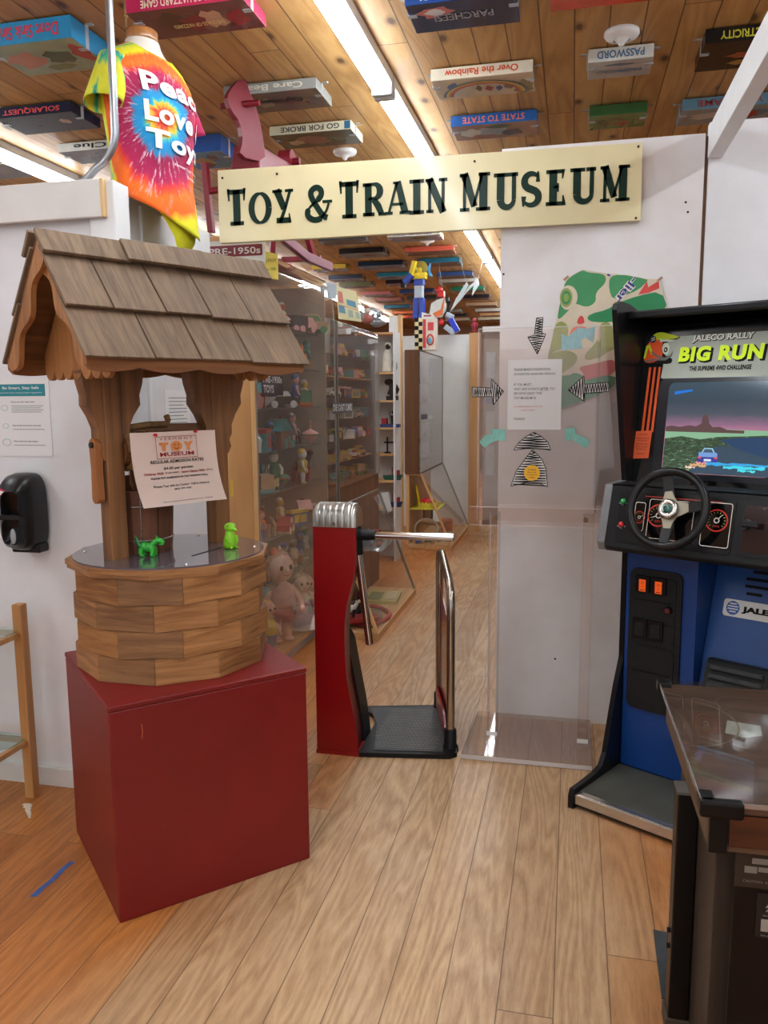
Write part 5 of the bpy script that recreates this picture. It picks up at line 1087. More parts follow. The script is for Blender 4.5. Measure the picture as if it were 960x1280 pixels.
spoly([(0.160, 1.512), (0.225, 1.524), (0.226, 1.531), (0.160, 1.524)], 0.0003, sm((30, 120, 220)), 'game_score')
# small blue car on the screen
spoly(rrect(0.266, 0.340, 1.272, 1.304, 0.006), 0.0020, sm((66, 60, 150)), 'game_car'); spoly(rrect(0.270, 0.336, 1.290, 1.306, 0.004), 0.0023, sm((120, 160, 220)), 'game_car')
spoly([(0.278, 1.304), (0.328, 1.304), (0.318, 1.322), (0.288, 1.322)], 0.0020, sm((150, 200, 226)), 'game_car'); spoly([(0.284, 1.306), (0.322, 1.306), (0.315, 1.318), (0.291, 1.318)], 0.0023, sm((70, 90, 110)), 'game_car')
spoly(rrect(0.290, 0.316, 1.275, 1.283, 0.002), 0.0025, sm((220, 230, 250)), 'game_car')
spoly(rrect(0.268, 0.280, 1.284, 1.291, 0.002), 0.0025, sm((220, 90, 90)), 'game_car'); spoly(rrect(0.326, 0.338, 1.284, 1.291, 0.002), 0.0025, sm((220, 90, 90)), 'game_car')
# hood over the marquee
mb = MB(); mb.box(0.021, WD - 0.021, 0.285, 0.312, 1.786, 1.814); mb.build('front_rail', [m_ab], arc_, bevel=0.006, seg=3)
mb = MB(); mb.add([(0.021, 0.31, 1.812), (WD - 0.021, 0.31, 1.812), (WD - 0.021, 0.79, 1.79), (0.021, 0.79, 1.79), (0.021, 0.31, 1.800), (WD - 0.021, 0.31, 1.800), (WD - 0.021, 0.79, 1.78), (0.021, 0.79, 1.78)], [(0, 1, 2, 3), (4, 7, 6, 5), (0, 4, 5, 1), (1, 5, 6, 2), (2, 6, 7, 3), (3, 7, 4, 0)]); mb.build('hood_top', [m_ab], arc_)

# ------------------------------------------------------------ cocktail table machine at lower right
ct = thing('cocktail_arcade_table', 'low wood-grain arcade table with a glass top at the lower right corner', 'arcade table', (0.26, 1.54, 0), math.radians(1.0))
m_wg = wood('walnut_laminate', (50, 24, 12), (96, 50, 26), 'X', fine=18, rough=0.3); m_wgt = wood('walnut_top', (66, 42, 30), (112, 78, 58), 'X', fine=14, rough=0.35)
m_brs = wood('brown_side', (78, 58, 42), (96, 74, 54), 'Z', fine=14, rough=0.45)
m_cb = M('cocktail_black', (14, 13, 13), 0.35, var=0.1)
mb = MB(); mb.box(0.02, 0.74, 0.02, 0.66, 0.625, 0.715); mb.build('cabinet_top_box', [m_brs], ct, bevel=0.003)
mb = MB(); mb.box(0.055, 0.70, 0.014, 0.0195, 0.640, 0.705); mb.build('front_fascia', [m_wg], ct)
mb = MB(); mb.box(0.018, 0.052, 0.010, 0.03, 0.625, 0.717); mb.build('corner_post', [m_cb], ct, bevel=0.003)
mb = MB(); mb.box(0.005, 0.76, 0.005, 0.675, 0.715, 0.728); mb.build('table_top', [m_wgt], ct)
mb = MB(); mb.box(0.0, 0.765, 0.0, 0.68, 0.7295, 0.7375); gls = mb.build('glass_top', [acrylic('table_glass', (0.90, 0.91, 0.90), 0.006, 0.9, ior=1.3, rough=0.01)], ct)
mb = MB(); 
mb.box(-0.002, 0.001, 0.0, 0.68, 0.7285, 0.7378); mb.box(0, 0.765, -0.002, 0.001, 0.7285, 0.7378); mb.build('glass_edge', [M('steel_edge', (170, 168, 164), 0.25, 0.7)], gls)
mb = MB(); mb.obox((0.012, 0.022, 0.722), (0.015, 0, 0), (0, 0.026, 0), (0, 0, 0.017)); mb.obox((0.036, 0.004, 0.722), (0.040, 0, 0), (0, 0.012, 0), (0, 0, 0.017)); mb.build('corner_clamp', [m_cb], ct, bevel=0.006, seg=3)
mb = MB(); mb.obox((0.012, 0.664, 0.726), (0.018, 0, 0), (0, 0.020, 0), (0, 0, 0.014)); mb.build('corner_clamp', [m_cb], ct, bevel=0.005, seg=3)
# items lying under the glass: print film, instruction card scraps
mb = MB(); pts = [(0.12, 0.50), (0.26, 0.49), (0.255, 0.60), (0.13, 0.61)]
def outline(mb_, pts, w_, z):
    for i in range(len(pts)):
        a = Vector((*pts[i], z)); b = Vector((*pts[(i + 1) % len(pts)], z)); d = (b - a).normalized(); s = Vector((-d.y, d.x, 0)) * w_ / 2; mb_.add([a - s, b - s, b + s, a + s], [(0, 1, 2, 3)])
outline(mb, smooth(pts, 2), 0.002, 0.7286); mb.build('printed_outline', [M('pale_print', (140, 118, 104), 0.5)], ct)
m_scrp = M('torn_paper', (168, 166, 158), 0.6, var=0.08)
for pts in ([(0.30, 0.50), (0.355, 0.49), (0.350, 0.53), (0.365, 0.56), (0.335, 0.59), (0.305, 0.58)], [(0.33, 0.34), (0.42, 0.33), (0.425, 0.38), (0.415, 0.50), (0.395, 0.50), (0.385, 0.42), (0.34, 0.40)], [(0.11, 0.36), (0.15, 0.34), (0.19, 0.36), (0.20, 0.42), (0.16, 0.43), (0.13, 0.44)]):
    mb = MB(); mb.flat(pts, (0, 0, 0.7288), X, Y); mb.build('paper_scrap', [m_scrp], ct)
mb = MB(); outline(mb, [(0.02 + 0.13 * math.cos(a * PI / 24), 0.42 + 0.15 * math.sin(a * PI / 24)) for a in range(-12, 13)] + [(0.02 + 0.128 * math.cos(a * PI / 24), 0.42 + 0.148 * math.sin(a * PI / 24)) for a in range(12, -13, -1)], 0.002, 0.7290); mb.build('curved_print', [M('pale_print', (140, 118, 104), 0.5)], ct)
mb = MB(); mb.box(0.09, 0.70, 0.05, 0.60, 0.02, 0.625); mb.build('cabinet_body', [m_cb], ct, bevel=0.003)
mb = MB(); mb.box(0.075, 0.70, 0.042, 0.05, 0.02, 0.625); mb.build('front_door', [M('door_black', (16, 12, 11), 0.3, var=0.15)], ct, bevel=0.002)
mb = MB(); mb.box(0.05, 0.09, 0.10, 0.56, 0.0, 0.625); mb.build('side_board', [wood('dark_side', (44, 34, 26), (58, 46, 36), 'Z')], ct, bevel=0.002)
mb = MB(); mb.box(0.002, 0.048, 0.29, 0.345, 0.035, 0.602); sb_ = mb.build('leg_board', [m_cb], ct, bevel=0.003)
mb = MB(); mb.box(0.000, 0.046, 0.288, 0.347, 0.602, 0.608); mb.build('leg_board_cap', [M('dull_grey', (96, 92, 86), 0.5)], ct)
mb = MB(); mb.box(-0.004, 0.052, 0.285, 0.35, 0.0, 0.035); mb.build('leg_foot', [M('dull_brown', (70, 58, 46), 0.5)], ct, bevel=0.002)
mb = MB(); mb.box(0.14, 0.70, 0.0385, 0.0415, 0.02, 0.03)
pl_ = MB(); pl_.box(0.075, 0.30, 0.0395, 0.0418, 0.545, 0.622); pl1 = pl_.build('upper_plate', [M('plate_brown', (52, 44, 38), 0.35, var=0.05)], ct)
mb = MB()
for (x0, x1, z0, z1) in ((0.105, 0.150, 0.596, 0.608), (0.092, 0.115, 0.576, 0.590), (0.117, 0.150, 0.580, 0.590)): mb.box(x0, x1, 0.0385, 0.0394, z0, z1)
mb.text('CAUTION  READ INSTRUCTIONS', (0.09, 0.0390, 0.556), X, Z, 0.005, 0, w=0.12)
mb.build('plate_marks', [M('plate_grey', (120, 114, 104), 0.5, var=0)], pl1)
pl_ = MB(); pl_.prism(rrect(0.118, 0.34, 0.440, 0.535, 0.005), (0, 0.0418, 0), X, Z, 0.0022); pl2 = pl_.build('maker_plate', [M('plate_dark', (34, 30, 28), 0.35, var=0.05)], ct)
mb = MB(); yy = 0.0390
mb.text('ATARI', (0.146, yy, 0.497), X, Z, 0.0055, 0, align='c', w=0.022, offset=0.03)
for s in (-1, 0, 1):
    if s == 0: mb.box(0.1445, 0.1475, yy, yy + 0.0005, 0.506, 0.526)
    else:
        pts = [(0.146 + s * 0.0025, 0.526), (0.146 + s * 0.0045, 0.526), (0.146 + s * 0.0055, 0.516), (0.146 + s * 0.012, 0.506), (0.146 + s * 0.0075, 0.506), (0.146 + s * 0.0035, 0.514)]
        mb.flat(pts, (0, yy, 0), X, Z)
mb.text('MANUFACTURED IN THE U.S.A.', (0.168, yy, 0.513), X, Z, 0.004, 0, w=0.10); mb.text('UPRIGHT AND COCKTAIL', (0.168, yy, 0.504), X, Z, 0.004, 0, w=0.08)
mb.text('WARNING: SEE MANUAL FOR DETAILS', (0.130, yy, 0.487), X, Z, 0.0035, 0, w=0.13)
for k in range(5): mb.box(0.128 + 0.020 * k, 0.143 + 0.020 * k, yy, yy + 0.0005, 0.455, 0.481)
mb.text('TM OF ATARI INC.', (0.128, yy, 0.444), X, Z, 0.0035, 0, w=0.06)
mb.build('plate_print', [M('plate_print', (150, 146, 138), 0.5, var=0)], pl2)
for z in (0.30, 0.26):
    mb = MB(); mb.cyl((-0.001 + 0.003, 0.31, z - 0.05), (-0.006, 0.31, z - 0.05), 0.006, n=10); mb.build('side_screw', [m_cb], ct)
fm = MB(); fm.prism([(-0.04, -0.14), (0.03, -0.15), (0.05, 0.12), (-0.035, 0.13)], (0, 0, 0.001), X, Y, 0.004)
tagit(fm.build('rubber_mat', [M('grey_mat', (62, 66, 70), 0.7, var=0.2, scale=20, bump=0.3)], bevel=0.001), 'narrow dark grey rubber mat on the floor beside the cocktail table', 'mat').location = (0.295, 2.075, 0)
# ------------------------------------------------------------ hand sanitizer dispenser on the left wall
ds = thing('soap_dispenser', 'black plastic hand sanitizer dispenser mounted on the white left wall', 'dispenser', (-2.005, 2.602, 1.10), 0)
m_db = M('dispenser_black', (26, 26, 28), 0.25, var=0.05, coat=0.5); m_dbm = M('dispenser_satin', (26, 26, 28), 0.3, var=0.05, spec=0.4)
def loft(sections, n=28):
    """rounded body: sections of (y, half width, z low, z high)"""
    vs = []; fs = []
    for (y, hw, z0, z1) in sections:
        cz = (z0 + z1) / 2; hz = (z1 - z0) / 2
        for i in range(n):
            a = 2 * PI * i / n; c, s = math.cos(a), math.sin(a); e = 0.55
            vs.append((hw * math.copysign(abs(c) ** e, c), y, cz + hz * math.copysign(abs(s) ** e, s)))
    for k in range(len(sections) - 1):
        for i in range(n): fs.append((k * n + i, (k + 1) * n + i, (k + 1) * n + (i + 1) % n, k * n + (i + 1) % n))
    fs.append(tuple(range((len(sections) - 1) * n, len(sections) * n)))
    return vs, fs
vs, fs = loft([(0, 0.072, -0.145, 0.140), (-0.03, 0.074, -0.146, 0.142), (-0.07, 0.070, -0.140, 0.136), (-0.10, 0.060, -0.125, 0.118), (-0.115, 0.040, -0.09, 0.08)])
mb = MB(); mb.add(vs, fs, 0, True); mb.v = [Vector((v.x + 0.03, v.y, v.z + (0.0 if v.z < 0 else 0.003))) for v in mb.v]; mb.build('housing', [m_dbm], ds)
vs, fs = loft([(0, 0.046, -0.07, 0.052), (-0.02, 0.046, -0.07, 0.052), (-0.034, 0.036, -0.058, 0.036)])
mb = MB(); mb.add(vs, fs, 0, True); mb.v = [Vector((v.x + 0.036, v.y - 0.095, v.z - 0.052)) for v in mb.v]; mb.build('push_lever', [m_db], ds)
mb = MB(); mb.obox((0.026, -0.128, -0.010), (0.050, 0, 0), (0, 0.006, 0), (0, 0, 0.010)); mb.build('lever_bar', [m_db], ds, bevel=0.004)
mb = MB(); mb.sph((0.046, -0.127, -0.078), (0.013, 0.006, 0.030), 16); mb.build('level_window', [M('grey_window', (150, 156, 162), 0.25, var=0)], ds)
mb = MB(); mb.box(-0.02, 0.10, -0.06, 0.0, -0.152, -0.118); mb.build('drip_base', [m_db], ds, bevel=0.008, seg=3)
mb = MB(); pts = [(-0.045, 0.016), (-0.03, 0.024), (0.02, 0.022), (0.045, 0.012), (0.035, -0.002), (0.0, -0.008), (-0.045, -0.006)]
mb.prism(pts, (-0.025, -0.112, 0.072), X, Z, 0.002); mb.build('warning_sticker', [M('sticker_pink', (206, 40, 80), 0.4, var=0)], ds)
mb = MB(); mb.prism([(p[0] * 0.8, 0.008 + (p[1] - 0.008) * 0.6) for p in pts], (-0.022, -0.1142, 0.070), X, Z, 0.0006); mb.build('sticker_band', [M('badge_white', (226, 226, 222), 0.35)], ds)

# ------------------------------------------------------------ guideline poster
ps = thing('safety_poster', 'white safety guideline poster with a teal heading on the left wall', 'poster', (-1.985, 2.6185, 1.437), 0)
m_ppr = M('poster_paper', (222, 222, 222), 0.6, var=0.01); m_tl = M('poster_teal', (34, 130, 140), 0.6, var=0.02); m_pg = M('poster_grey', (120, 128, 132), 0.7, var=0); m_plg = M('poster_light', (176, 196, 200), 0.7, var=0)
mb = MB(); mb.box(-0.125, 0.108, -0.001, 0.0, -0.135, 0.150); mb.build('sheet', [m_ppr], ps)
mb = MB(); mb.box(-0.118, 0.092, -0.0016, -0.0011, 0.088, 0.132); mb.build('heading_band', [m_tl], ps)
mb = MB(); mb.text('Be Smart, Stay Safe', (-0.088, -0.0019, 0.111), X, Z, 0.0125, 0, w=0.155, offset=0.02); mb.text('Please follow these cleaning and gathering guidelines', (-0.105, -0.0019, 0.097), X, Z, 0.006, 0, w=0.185)
for i, z in enumerate((0.063, -0.024, -0.083)):
    mb.text(('If you are sick, stay home', 'Stay six feet away from everyone', 'Wash hands and wipe surfaces')[i], (-0.055, -0.0014, z), X, Z, 0.0065, 1, w=(0.10, 0.12, 0.105)[i], offset=0.02)
    for k in range((4, 1, 1)[i]): mb.box(-0.055, 0.080 - 0.01 * (k % 2), -0.0014, -0.0011, z - 0.012 - 0.0075 * k, z - 0.0098 - 0.0075 * k, 2)
mb.build('poster_text', [m_ppr, m_ink, m_pg], ps)
mb = MB()
for z, r in ((0.045, 0.016), (-0.022, 0.014), (-0.083, 0.020)):
    P_ = [(r * math.cos(k * PI / 12), r * 0.7 * math.sin(k * PI / 12)) for k in range(24)]; o = len(mb.f); mb.flat(P_, (-0.085, -0.0013, z), X, Z, 0)
    mb.flat([(p[0] * 0.75, p[1] * 0.75) for p in P_], (-0.085, -0.0015, z), X, Z, 1)
mb.build('poster_icons', [m_plg, m_ppr], ps)

# ------------------------------------------------------------ wooden shelf stand with glass shelves, at the left edge
ss = thing('glass_shelf_stand', 'light wood stand with two glass shelves against the left wall', 'shelf', (-2.25, 2.40, 0), math.radians(0))
m_lw = wood('stand_wood', (170, 118, 66), (204, 152, 96), 'Z', fine=18, rough=0.5); m_lwx = wood('stand_wood_x', (170, 118, 66), (204, 152, 96), 'X', fine=18, rough=0.5)
for x in (0.262, -0.30):
    for y in (0.115, -0.25):
        mb = MB(); mb.box(x - 0.019, x + 0.019, y - 0.019, y + 0.019, 0, 0.76); 
        if not (y < 0 and x > 0): mb.build('post', [m_lw], ss, bevel=0.003)
for z in (0.655, 0.235):
    mb = MB(); mb.box(-0.30, 0.245, 0.105, 0.125, z - 0.02, z); mb.box(-0.30, -0.28, -0.25, 0.115, z - 0.02, z); mb.box(0.25, 0.27, -0.06, 0.10, z - 0.02, z); mb.build('shelf_rail', [m_lwx], ss, bevel=0.002)
    mb = MB(); mb.prism([(-0.30, -0.25), (-0.05, -0.25), (0.262, 0.02), (0.262, 0.13), (-0.30, 0.13)], (0, 0, z + 0.001), X, Y, 0.006); gs_ = mb.build('glass_shelf', [acrylic('shelf_glass', (0.80, 0.90, 0.88), 0.05, 1.0, (0.6, 0.7, 0.68))], ss)

# ------------------------------------------------------------ marks on the floor
mb = MB(); mb.prism([(0, 0), (0.022, 0.006), (0.018, 0.05), (0.024, 0.10), (0.019, 0.15), (0.025, 0.195), (0.006, 0.198), (0.001, 0.14), (0.005, 0.09), (-0.001, 0.04)], (0, 0, 0.0006), X, Y, 0.0006)
o = mb.build('painters_tape', [M('blue_tape', (64, 92, 150), 0.8, var=0.25, scale=60)]); tagit(o, 'strip of worn blue tape stuck on the floorboards left of the red pedestal', 'tape'); o.location = (-1.584, 1.957, 0)
mb = MB()
for k in range(10): mb.flat([(0.016 * (1.2 - k * 0.09) * math.cos(a * PI / 5) * rnd.uniform(0.6, 1.2) + 0.008 * k, 0.010 * (1.3 - k * 0.09) * math.sin(a * PI / 5) * rnd.uniform(0.6, 1.2) - 0.009 * k) for a in range(10)], (0, 0, 0.0008 + 0.0001 * k), X, Y)
o = mb.build('paint_smear', [M('white_smear', (222, 206, 190), 0.8, var=0.1)]); tagit(o, 'small white paint smear on the floor near the left wall', 'paint spot'); o.location = (-1.965, 2.45, 0)

# ------------------------------------------------------------ paper list on the wall behind the well
pp = thing('paper_list', 'white typed paper list taped on the wall seen through the wishing well', 'paper', (-1.6495, 3.16, 1.42), 0)
mb = MB(); mb.box(0.0005, 0.0015, -0.10, 0.12, -0.11, 0.13); mb.build('sheet', [M('list_paper', (232, 232, 232), 0.6, var=0.02)], pp)
mb = MB()
for k in range(13): mb.box(0.0016, 0.002, -0.07, 0.09 - 0.03 * (k % 3 == 2), 0.095 - 0.015 * k, 0.098 - 0.015 * k)
mb.build('text_lines', [m_pg], pp)
mb = MB(); mb.box(0, 0.012, -0.009, 0.009, -1.42 + 0.02, 0.83); cv = mb.build('wall_batten', [m_white], None, bevel=0.001); cv.location = (-1.6495, 2.93, 1.42); tagit(cv, 'thin white batten covering the wall joint behind the wishing well', 'batten')

# ------------------------------------------------------------ bent metal conduit
cdt = MB(); P_ = [(-1.575, 2.66, 3.05), (-1.578, 2.66, 2.44)]
for k in range(1, 9):
    a = PI / 2 * k / 8 * 0.75; P_.append((-1.578 - 0.13 * (1 - math.cos(a)), 2.66, 2.44 - 0.13 * math.sin(a)))
P_.append((-1.70, 2.66, 2.285)); P_.append((-1.78, 2.66, 2.258))
cdt.tube(P_, 0.0135, 14); tagit(cdt.build('metal_conduit', [M('galvanised', (164, 168, 172), 0.3, 0.85, var=0.05)]), 'bent grey metal conduit pipe hanging from the ceiling in front of the shirt', 'pipe')

# ------------------------------------------------------------ hanging torso form with the tie-dye shirt (local +x is the chest side)
TF = math.radians(-14)      # facing direction
tor = thing('dress_form', 'white torso dress form with wooden neck cap hanging by a rope from the ceiling', 'dress form', (-1.600, 2.95, 2.125), TF)
def torso(z, grow=0.0):
    """half width (y), half depth (x) and centre offset for height z above the hem"""
    T_ = [(-0.06, 0.120, 0.085, 0.035), (0.0, 0.155, 0.105, 0.03), (0.10, 0.165, 0.108, 0.015), (0.22, 0.165, 0.104, 0.0), (0.36, 0.18, 0.115, 0.0), (0.48, 0.198, 0.122, 0.0), (0.57, 0.205, 0.110, -0.01), (0.625, 0.178, 0.090, -0.015), (0.66, 0.125, 0.075, -0.018), (0.69, 0.078, 0.064, -0.02), (0.74, 0.058, 0.056, -0.02)]
    for a, b in zip(T_, T_[1:]):
        if a[0] <= z <= b[0]: t = (z - a[0]) / (b[0] - a[0]); return tuple(a[i] + (b[i] - a[i]) * t + (grow if i < 3 else 0) for i in (1, 2, 3))
    q = T_[0] if z < T_[0][0] else T_[-1]; return (q[1] + grow, q[2] + grow, q[3])
LEAN = 0.0
def tp(z, a, grow=0.0):
    hw, hd, off = torso(z, grow); return Vector((off + hd * math.cos(a), hw * math.sin(a), z))
n = 36; vs = []; zs = [0.14 + 0.58 * i / 30 for i in range(31)]
for z in zs:
    for i in range(n): vs.append(tp(z, 2 * PI * i / n))
fs = [(k * n + i, k * n + (i + 1) % n, (k + 1) * n + (i + 1) % n, (k + 1) * n + i) for k in range(30) for i in range(n)]
mb = MB(); mb.add(vs, fs, 0, True); mb.build('torso', [M('form_white', (226, 216, 204), 0.6, var=0.04)], tor)
mb = MB(); mb.lathe([(0, 0.0), (0.056, 0.0), (0.058, 0.006), (0.058, 0.034), (0.052, 0.040), (0, 0.041)], (-0.02, 0, 0.722), 28); mb.build('neck_cap', [wood('neck_cap_wood', (150, 96, 50), (186, 128, 76), 'Z', fine=14, rough=0.35, coat=0.3)], tor)
mb = MB(); mb.lathe([(0.0, -0.005), (0.042, -0.003), (0.045, 0.0), (0.042, 0.008), (0.0, 0.010)], (-0.01, 0.21, 0.56), 20, axis=(0, 1, 0.2)); mb.lathe([(0.0, -0.005), (0.042, -0.003), (0.045, 0.0), (0.042, 0.008), (0.0, 0.010)], (-0.01, -0.21, 0.56), 20, axis=(0, -1, 0.2)); mb.build('arm_disc', [M('disc_black', (24, 24, 26), 0.3)], tor)
mb = MB(); mb.tube([(-0.05, -0.05, 0.76), (-0.055, -0.05, 0.90)], 0.004, 6); mb.sph((-0.05, -0.05, 0.80), 0.009, 8); mb.build('hanging_cord', [m_rope], tor)

# tie-dye fabric: rings of colour round a point on the chest, streaked outward
m, nt, b = nt_new('tie_dye'); m_tie = m
tc = node(nt, 'ShaderNodeTexCoord'); sp_ = node(nt, 'ShaderNodeSeparateXYZ'); L(nt, tc.outputs['Object'], sp_.inputs[0])
dy = math_n(nt, 'SUBTRACT', math_n(nt, 'MULTIPLY', math_n(nt, 'ARCTAN2', sp_.outputs[1], math_n(nt, 'MULTIPLY', sp_.outputs[0], 1.5)), 0.165), -0.050)
dz_ = math_n(nt, 'SUBTRACT', sp_.outputs[2], 0.42)
ang = math_n(nt, 'ARCTAN2', dz_, dy); dza = math_n(nt, 'MAXIMUM', math_n(nt, 'MULTIPLY', dz_, 1.25), math_n(nt, 'MULTIPLY', dz_, -0.78))
rad = math_n(nt, 'SQRT', math_n(nt, 'ADD', math_n(nt, 'POWER', dy, 2.0), math_n(nt, 'POWER', dza, 2.0)))
cb = node(nt, 'ShaderNodeCombineXYZ'); L(nt, math_n(nt, 'COSINE', ang), cb.inputs[0]); L(nt, math_n(nt, 'SINE', ang), cb.inputs[1]); L(nt, math_n(nt, 'MULTIPLY', rad, 1.2), cb.inputs[2])
wob = noise(nt, cb.outputs[0], 3.0, 3, 0.6); wob2 = noise(nt, cb.outputs[0], 14.0, 2, 0.6)
rw = math_n(nt, 'ADD', rad, math_n(nt, 'ADD', math_n(nt, 'MULTIPLY', math_n(nt, 'SUBTRACT', wob, 0.5), 0.07), math_n(nt, 'MULTIPLY', math_n(nt, 'SUBTRACT', wob2, 0.5), 0.030)))
back = math_n(nt, 'MULTIPLY', math_n(nt, 'LESS_THAN', sp_.outputs[0], -0.03), 0.05); rw = math_n(nt, 'ADD', rw, back)
rp_ = ramp(nt, math_n(nt, 'DIVIDE', rw, 0.40), [(0.0, lin((240, 120, 30))), (0.07, lin((226, 50, 60))), (0.14, lin((236, 190, 40))), (0.16, lin((80, 190, 170))), (0.20, lin((20, 140, 200))), (0.27, lin((30, 130, 180))), (0.31, lin((150, 20, 70))), (0.46, lin((176, 26, 80))), (0.51, lin((226, 60, 50))), (0.57, lin((240, 110, 20))), (0.68, lin((236, 100, 20))), (0.74, lin((222, 214, 30))), (0.86, lin((206, 208, 36))), (0.90, lin((60, 180, 140))), (0.94, lin((214, 210, 40))), (1.0, lin((190, 40, 90)))])
strk = ramp(nt, noise(nt, cb.outputs[0], 15.0, 3, 0.7), [(0.56, (0, 0, 0, 1)), (0.68, (0.85, 0.85, 0.85, 1))]).outputs[0]
msk = ramp(nt, math_n(nt, 'DIVIDE', rw, 0.40), [(0.22, (0, 0, 0, 1)), (0.32, (1, 1, 1, 1)), (0.48, (0.8, 0.8, 0.8, 1)), (0.62, (0.15, 0.15, 0.15, 1))]).outputs[0]
mk = node(nt, 'ShaderNodeMix', data_type='FLOAT'); 
fac = math_n(nt, 'MULTIPLY', strk, msk)
L(nt, mixc(nt, fac, rp_.outputs[0], lin((236, 214, 226))), b.inputs['Base Color']); b.inputs['Roughness'].default_value = 0.85
bn = node(nt, 'ShaderNodeBump'); bn.inputs['Strength'].default_value = 0.25; bn.inputs['Distance'].default_value = 0.01; L(nt, noise(nt, coords(nt, (1, 1, 0.45)), 16, 3), bn.inputs['Height']); L(nt, bn.outputs[0], b.inputs['Normal'])
sh = thing('tie_dye_shirt', 'rainbow tie-dye Peace Love and Toys tee shirt on the dress form', 'shirt', tor.location, TF)
def sp3(z, a):
    """shirt surface: torso plus ease and drape folds, tail dropping at the front right"""
    g = 0.010 + 0.012 * max(0, (0.35 - z) / 0.35); g += 0.006 * math.sin(a * 5 + z * 9) * max(0.0, min(1, (0.42 - z) / 0.3))
    p = tp(z, a, g); return p
vs = []; zr_ = 34
for k in range(zr_ + 1):
    t = k / zr_
    for i in range(n):
        a = 2 * PI * i / n; lo_z = 0.105 - 0.095 * math.cos(a - 0.5) - 0.012 * math.sin(3 * a); hi = 0.690 - 0.045 * math.cos(a) ** 2 * (1 if math.cos(a) > 0 else 0.2)
        z = lo_z + (hi - lo_z) * t; p = sp3(z, a); vs.append(p)
fs = [(k * n + i, k * n + (i + 1) % n, (k + 1) * n + (i + 1) % n, (k + 1) * n + i) for k in range(zr_) for i in range(n)]
mb = MB(); mb.add(vs, fs, 0, True); bod = mb.build('shirt_body', [m_tie], sh); so = bod.modifiers.new('cloth', 'SOLIDIFY'); so.thickness = 0.003; so.offset = 1
# tucked yellow tail below the hem
mb = MB(); vs = []
for k in range(9):
    t = k / 8
    for i in range(n):
        a = 2 * PI * i / n; c_a = math.cos(a - 0.5); zz = 0.15 - 0.10 * c_a - t * 0.16 * max(0.0, c_a) ** 3; p = tp(max(zz, -0.06), a, 0.006 - 0.02 * t * t); vs.append(Vector((p.x, p.y, zz)))
fs = [(k * n + i, (k + 1) * n + i, (k + 1) * n + (i + 1) % n, k * n + (i + 1) % n) for k in range(8) for i in range(n)]
mb.add(vs, fs, 0, True); mb.build('shirt_tail', [M('tail_yellow', (206, 204, 30), 0.85, var=0.15, scale=12)], sh)
# sleeves
for s, nm in ((-1, 'sleeve'), (1, 'sleeve')):
    mb = MB(); vs = []; nn_ = 20; K = 9
    for k in range(K + 1):
        t = k / K; c = Vector((-0.012, s * (0.150 + 0.075 * t), 0.602 - 0.165 * t)); ax_s = Vector((0, s * 0.38, -0.92)).normalized(); r1 = 0.062 + 0.022 * t; r2 = 0.072 - 0.012 * t
        b1 = Vector((1, 0, 0)); b2 = ax_s.cross(b1).normalized()
        for i in range(nn_):
            a = 2 * PI * i / nn_; f = 1 + 0.05 * math.sin(3 * a + 2) * t; vs.append(c + b1 * math.cos(a) * r1 * f + b2 * math.sin(a) * r2 * 0.85 * f)
    fs = [(k * nn_ + i, k * nn_ + (i + 1) % nn_, (k + 1) * nn_ + (i + 1) % nn_, (k + 1) * nn_ + i) for k in range(K) for i in range(nn_)]
    mb.add(vs, fs, 0, True)
    mm = nt_new('sleeve_dye_%s' % ('near' if s < 0 else 'far')); m2, nt2, bb = mm
    nn2 = noise(nt2, coords(nt2, (5, 5, 1.4)), 3.2, 3, 0.5, 0.4)
    st_cols = [(0.35, lin((206, 208, 40))), (0.50, lin((220, 216, 60))), (0.58, lin((70, 180, 130))), (0.64, lin((30, 150, 140))), (0.72, lin((216, 212, 40)))] if s < 0 else [(0.4, lin((150, 20, 70))), (0.6, lin((176, 36, 84)))]
    L(nt2, ramp(nt2, nn2, st_cols).outputs[0], bb.inputs['Base Color']); bb.inputs['Roughness'].default_value = 0.85
    o = mb.build(nm, [m2], sh); so = o.modifiers.new('cloth', 'SOLIDIFY'); so.thickness = 0.004
    o['label'] = 'yellow and green sleeve' if s < 0 else 'crimson sleeve'
# printing, wrapped onto the chest
m_prn = M('shirt_print_white', (236, 238, 240), 0.7, var=0.0)
def wrap(mb_, lift=0.006):
    out_ = []
    for v in mb_.v:
        hw, hd, off = torso(v.z, 0.02); a = v.x / 0.155; p = sp3(v.z, a); q = Vector((math.cos(a), math.sin(a) * 0.8, 0)).normalized(); out_.append(p + q * lift)
    mb_.v = out_; return mb_
tb = MB()
def shirt_line(t, s0, z0, h, w_, off): tb.text(t, (s0, 0, z0), X, Z, h, 0, w=w_, offset=off, res=4, spacing=1.1)
shirt_line('Peace', -0.112, 0.490, 0.072, 0.275, 0.038); shirt_line('Love &', -0.114, 0.390, 0.070, 0.295, 0.038); shirt_line('Toys', -0.114, 0.282, 0.085, 0.275, 0.038)
shirt_line('Vermont Toy & Train Museum', -0.02, 0.252, 0.012, 0.20, 0.02); shirt_line('Quechee, VT', 0.05, 0.228, 0.012, 0.10, 0.02)
# refine long edges so the letters follow the curve
tb.refine(4); wrap(tb, 0.010); tb.build('shirt_lettering', [m_prn], sh)
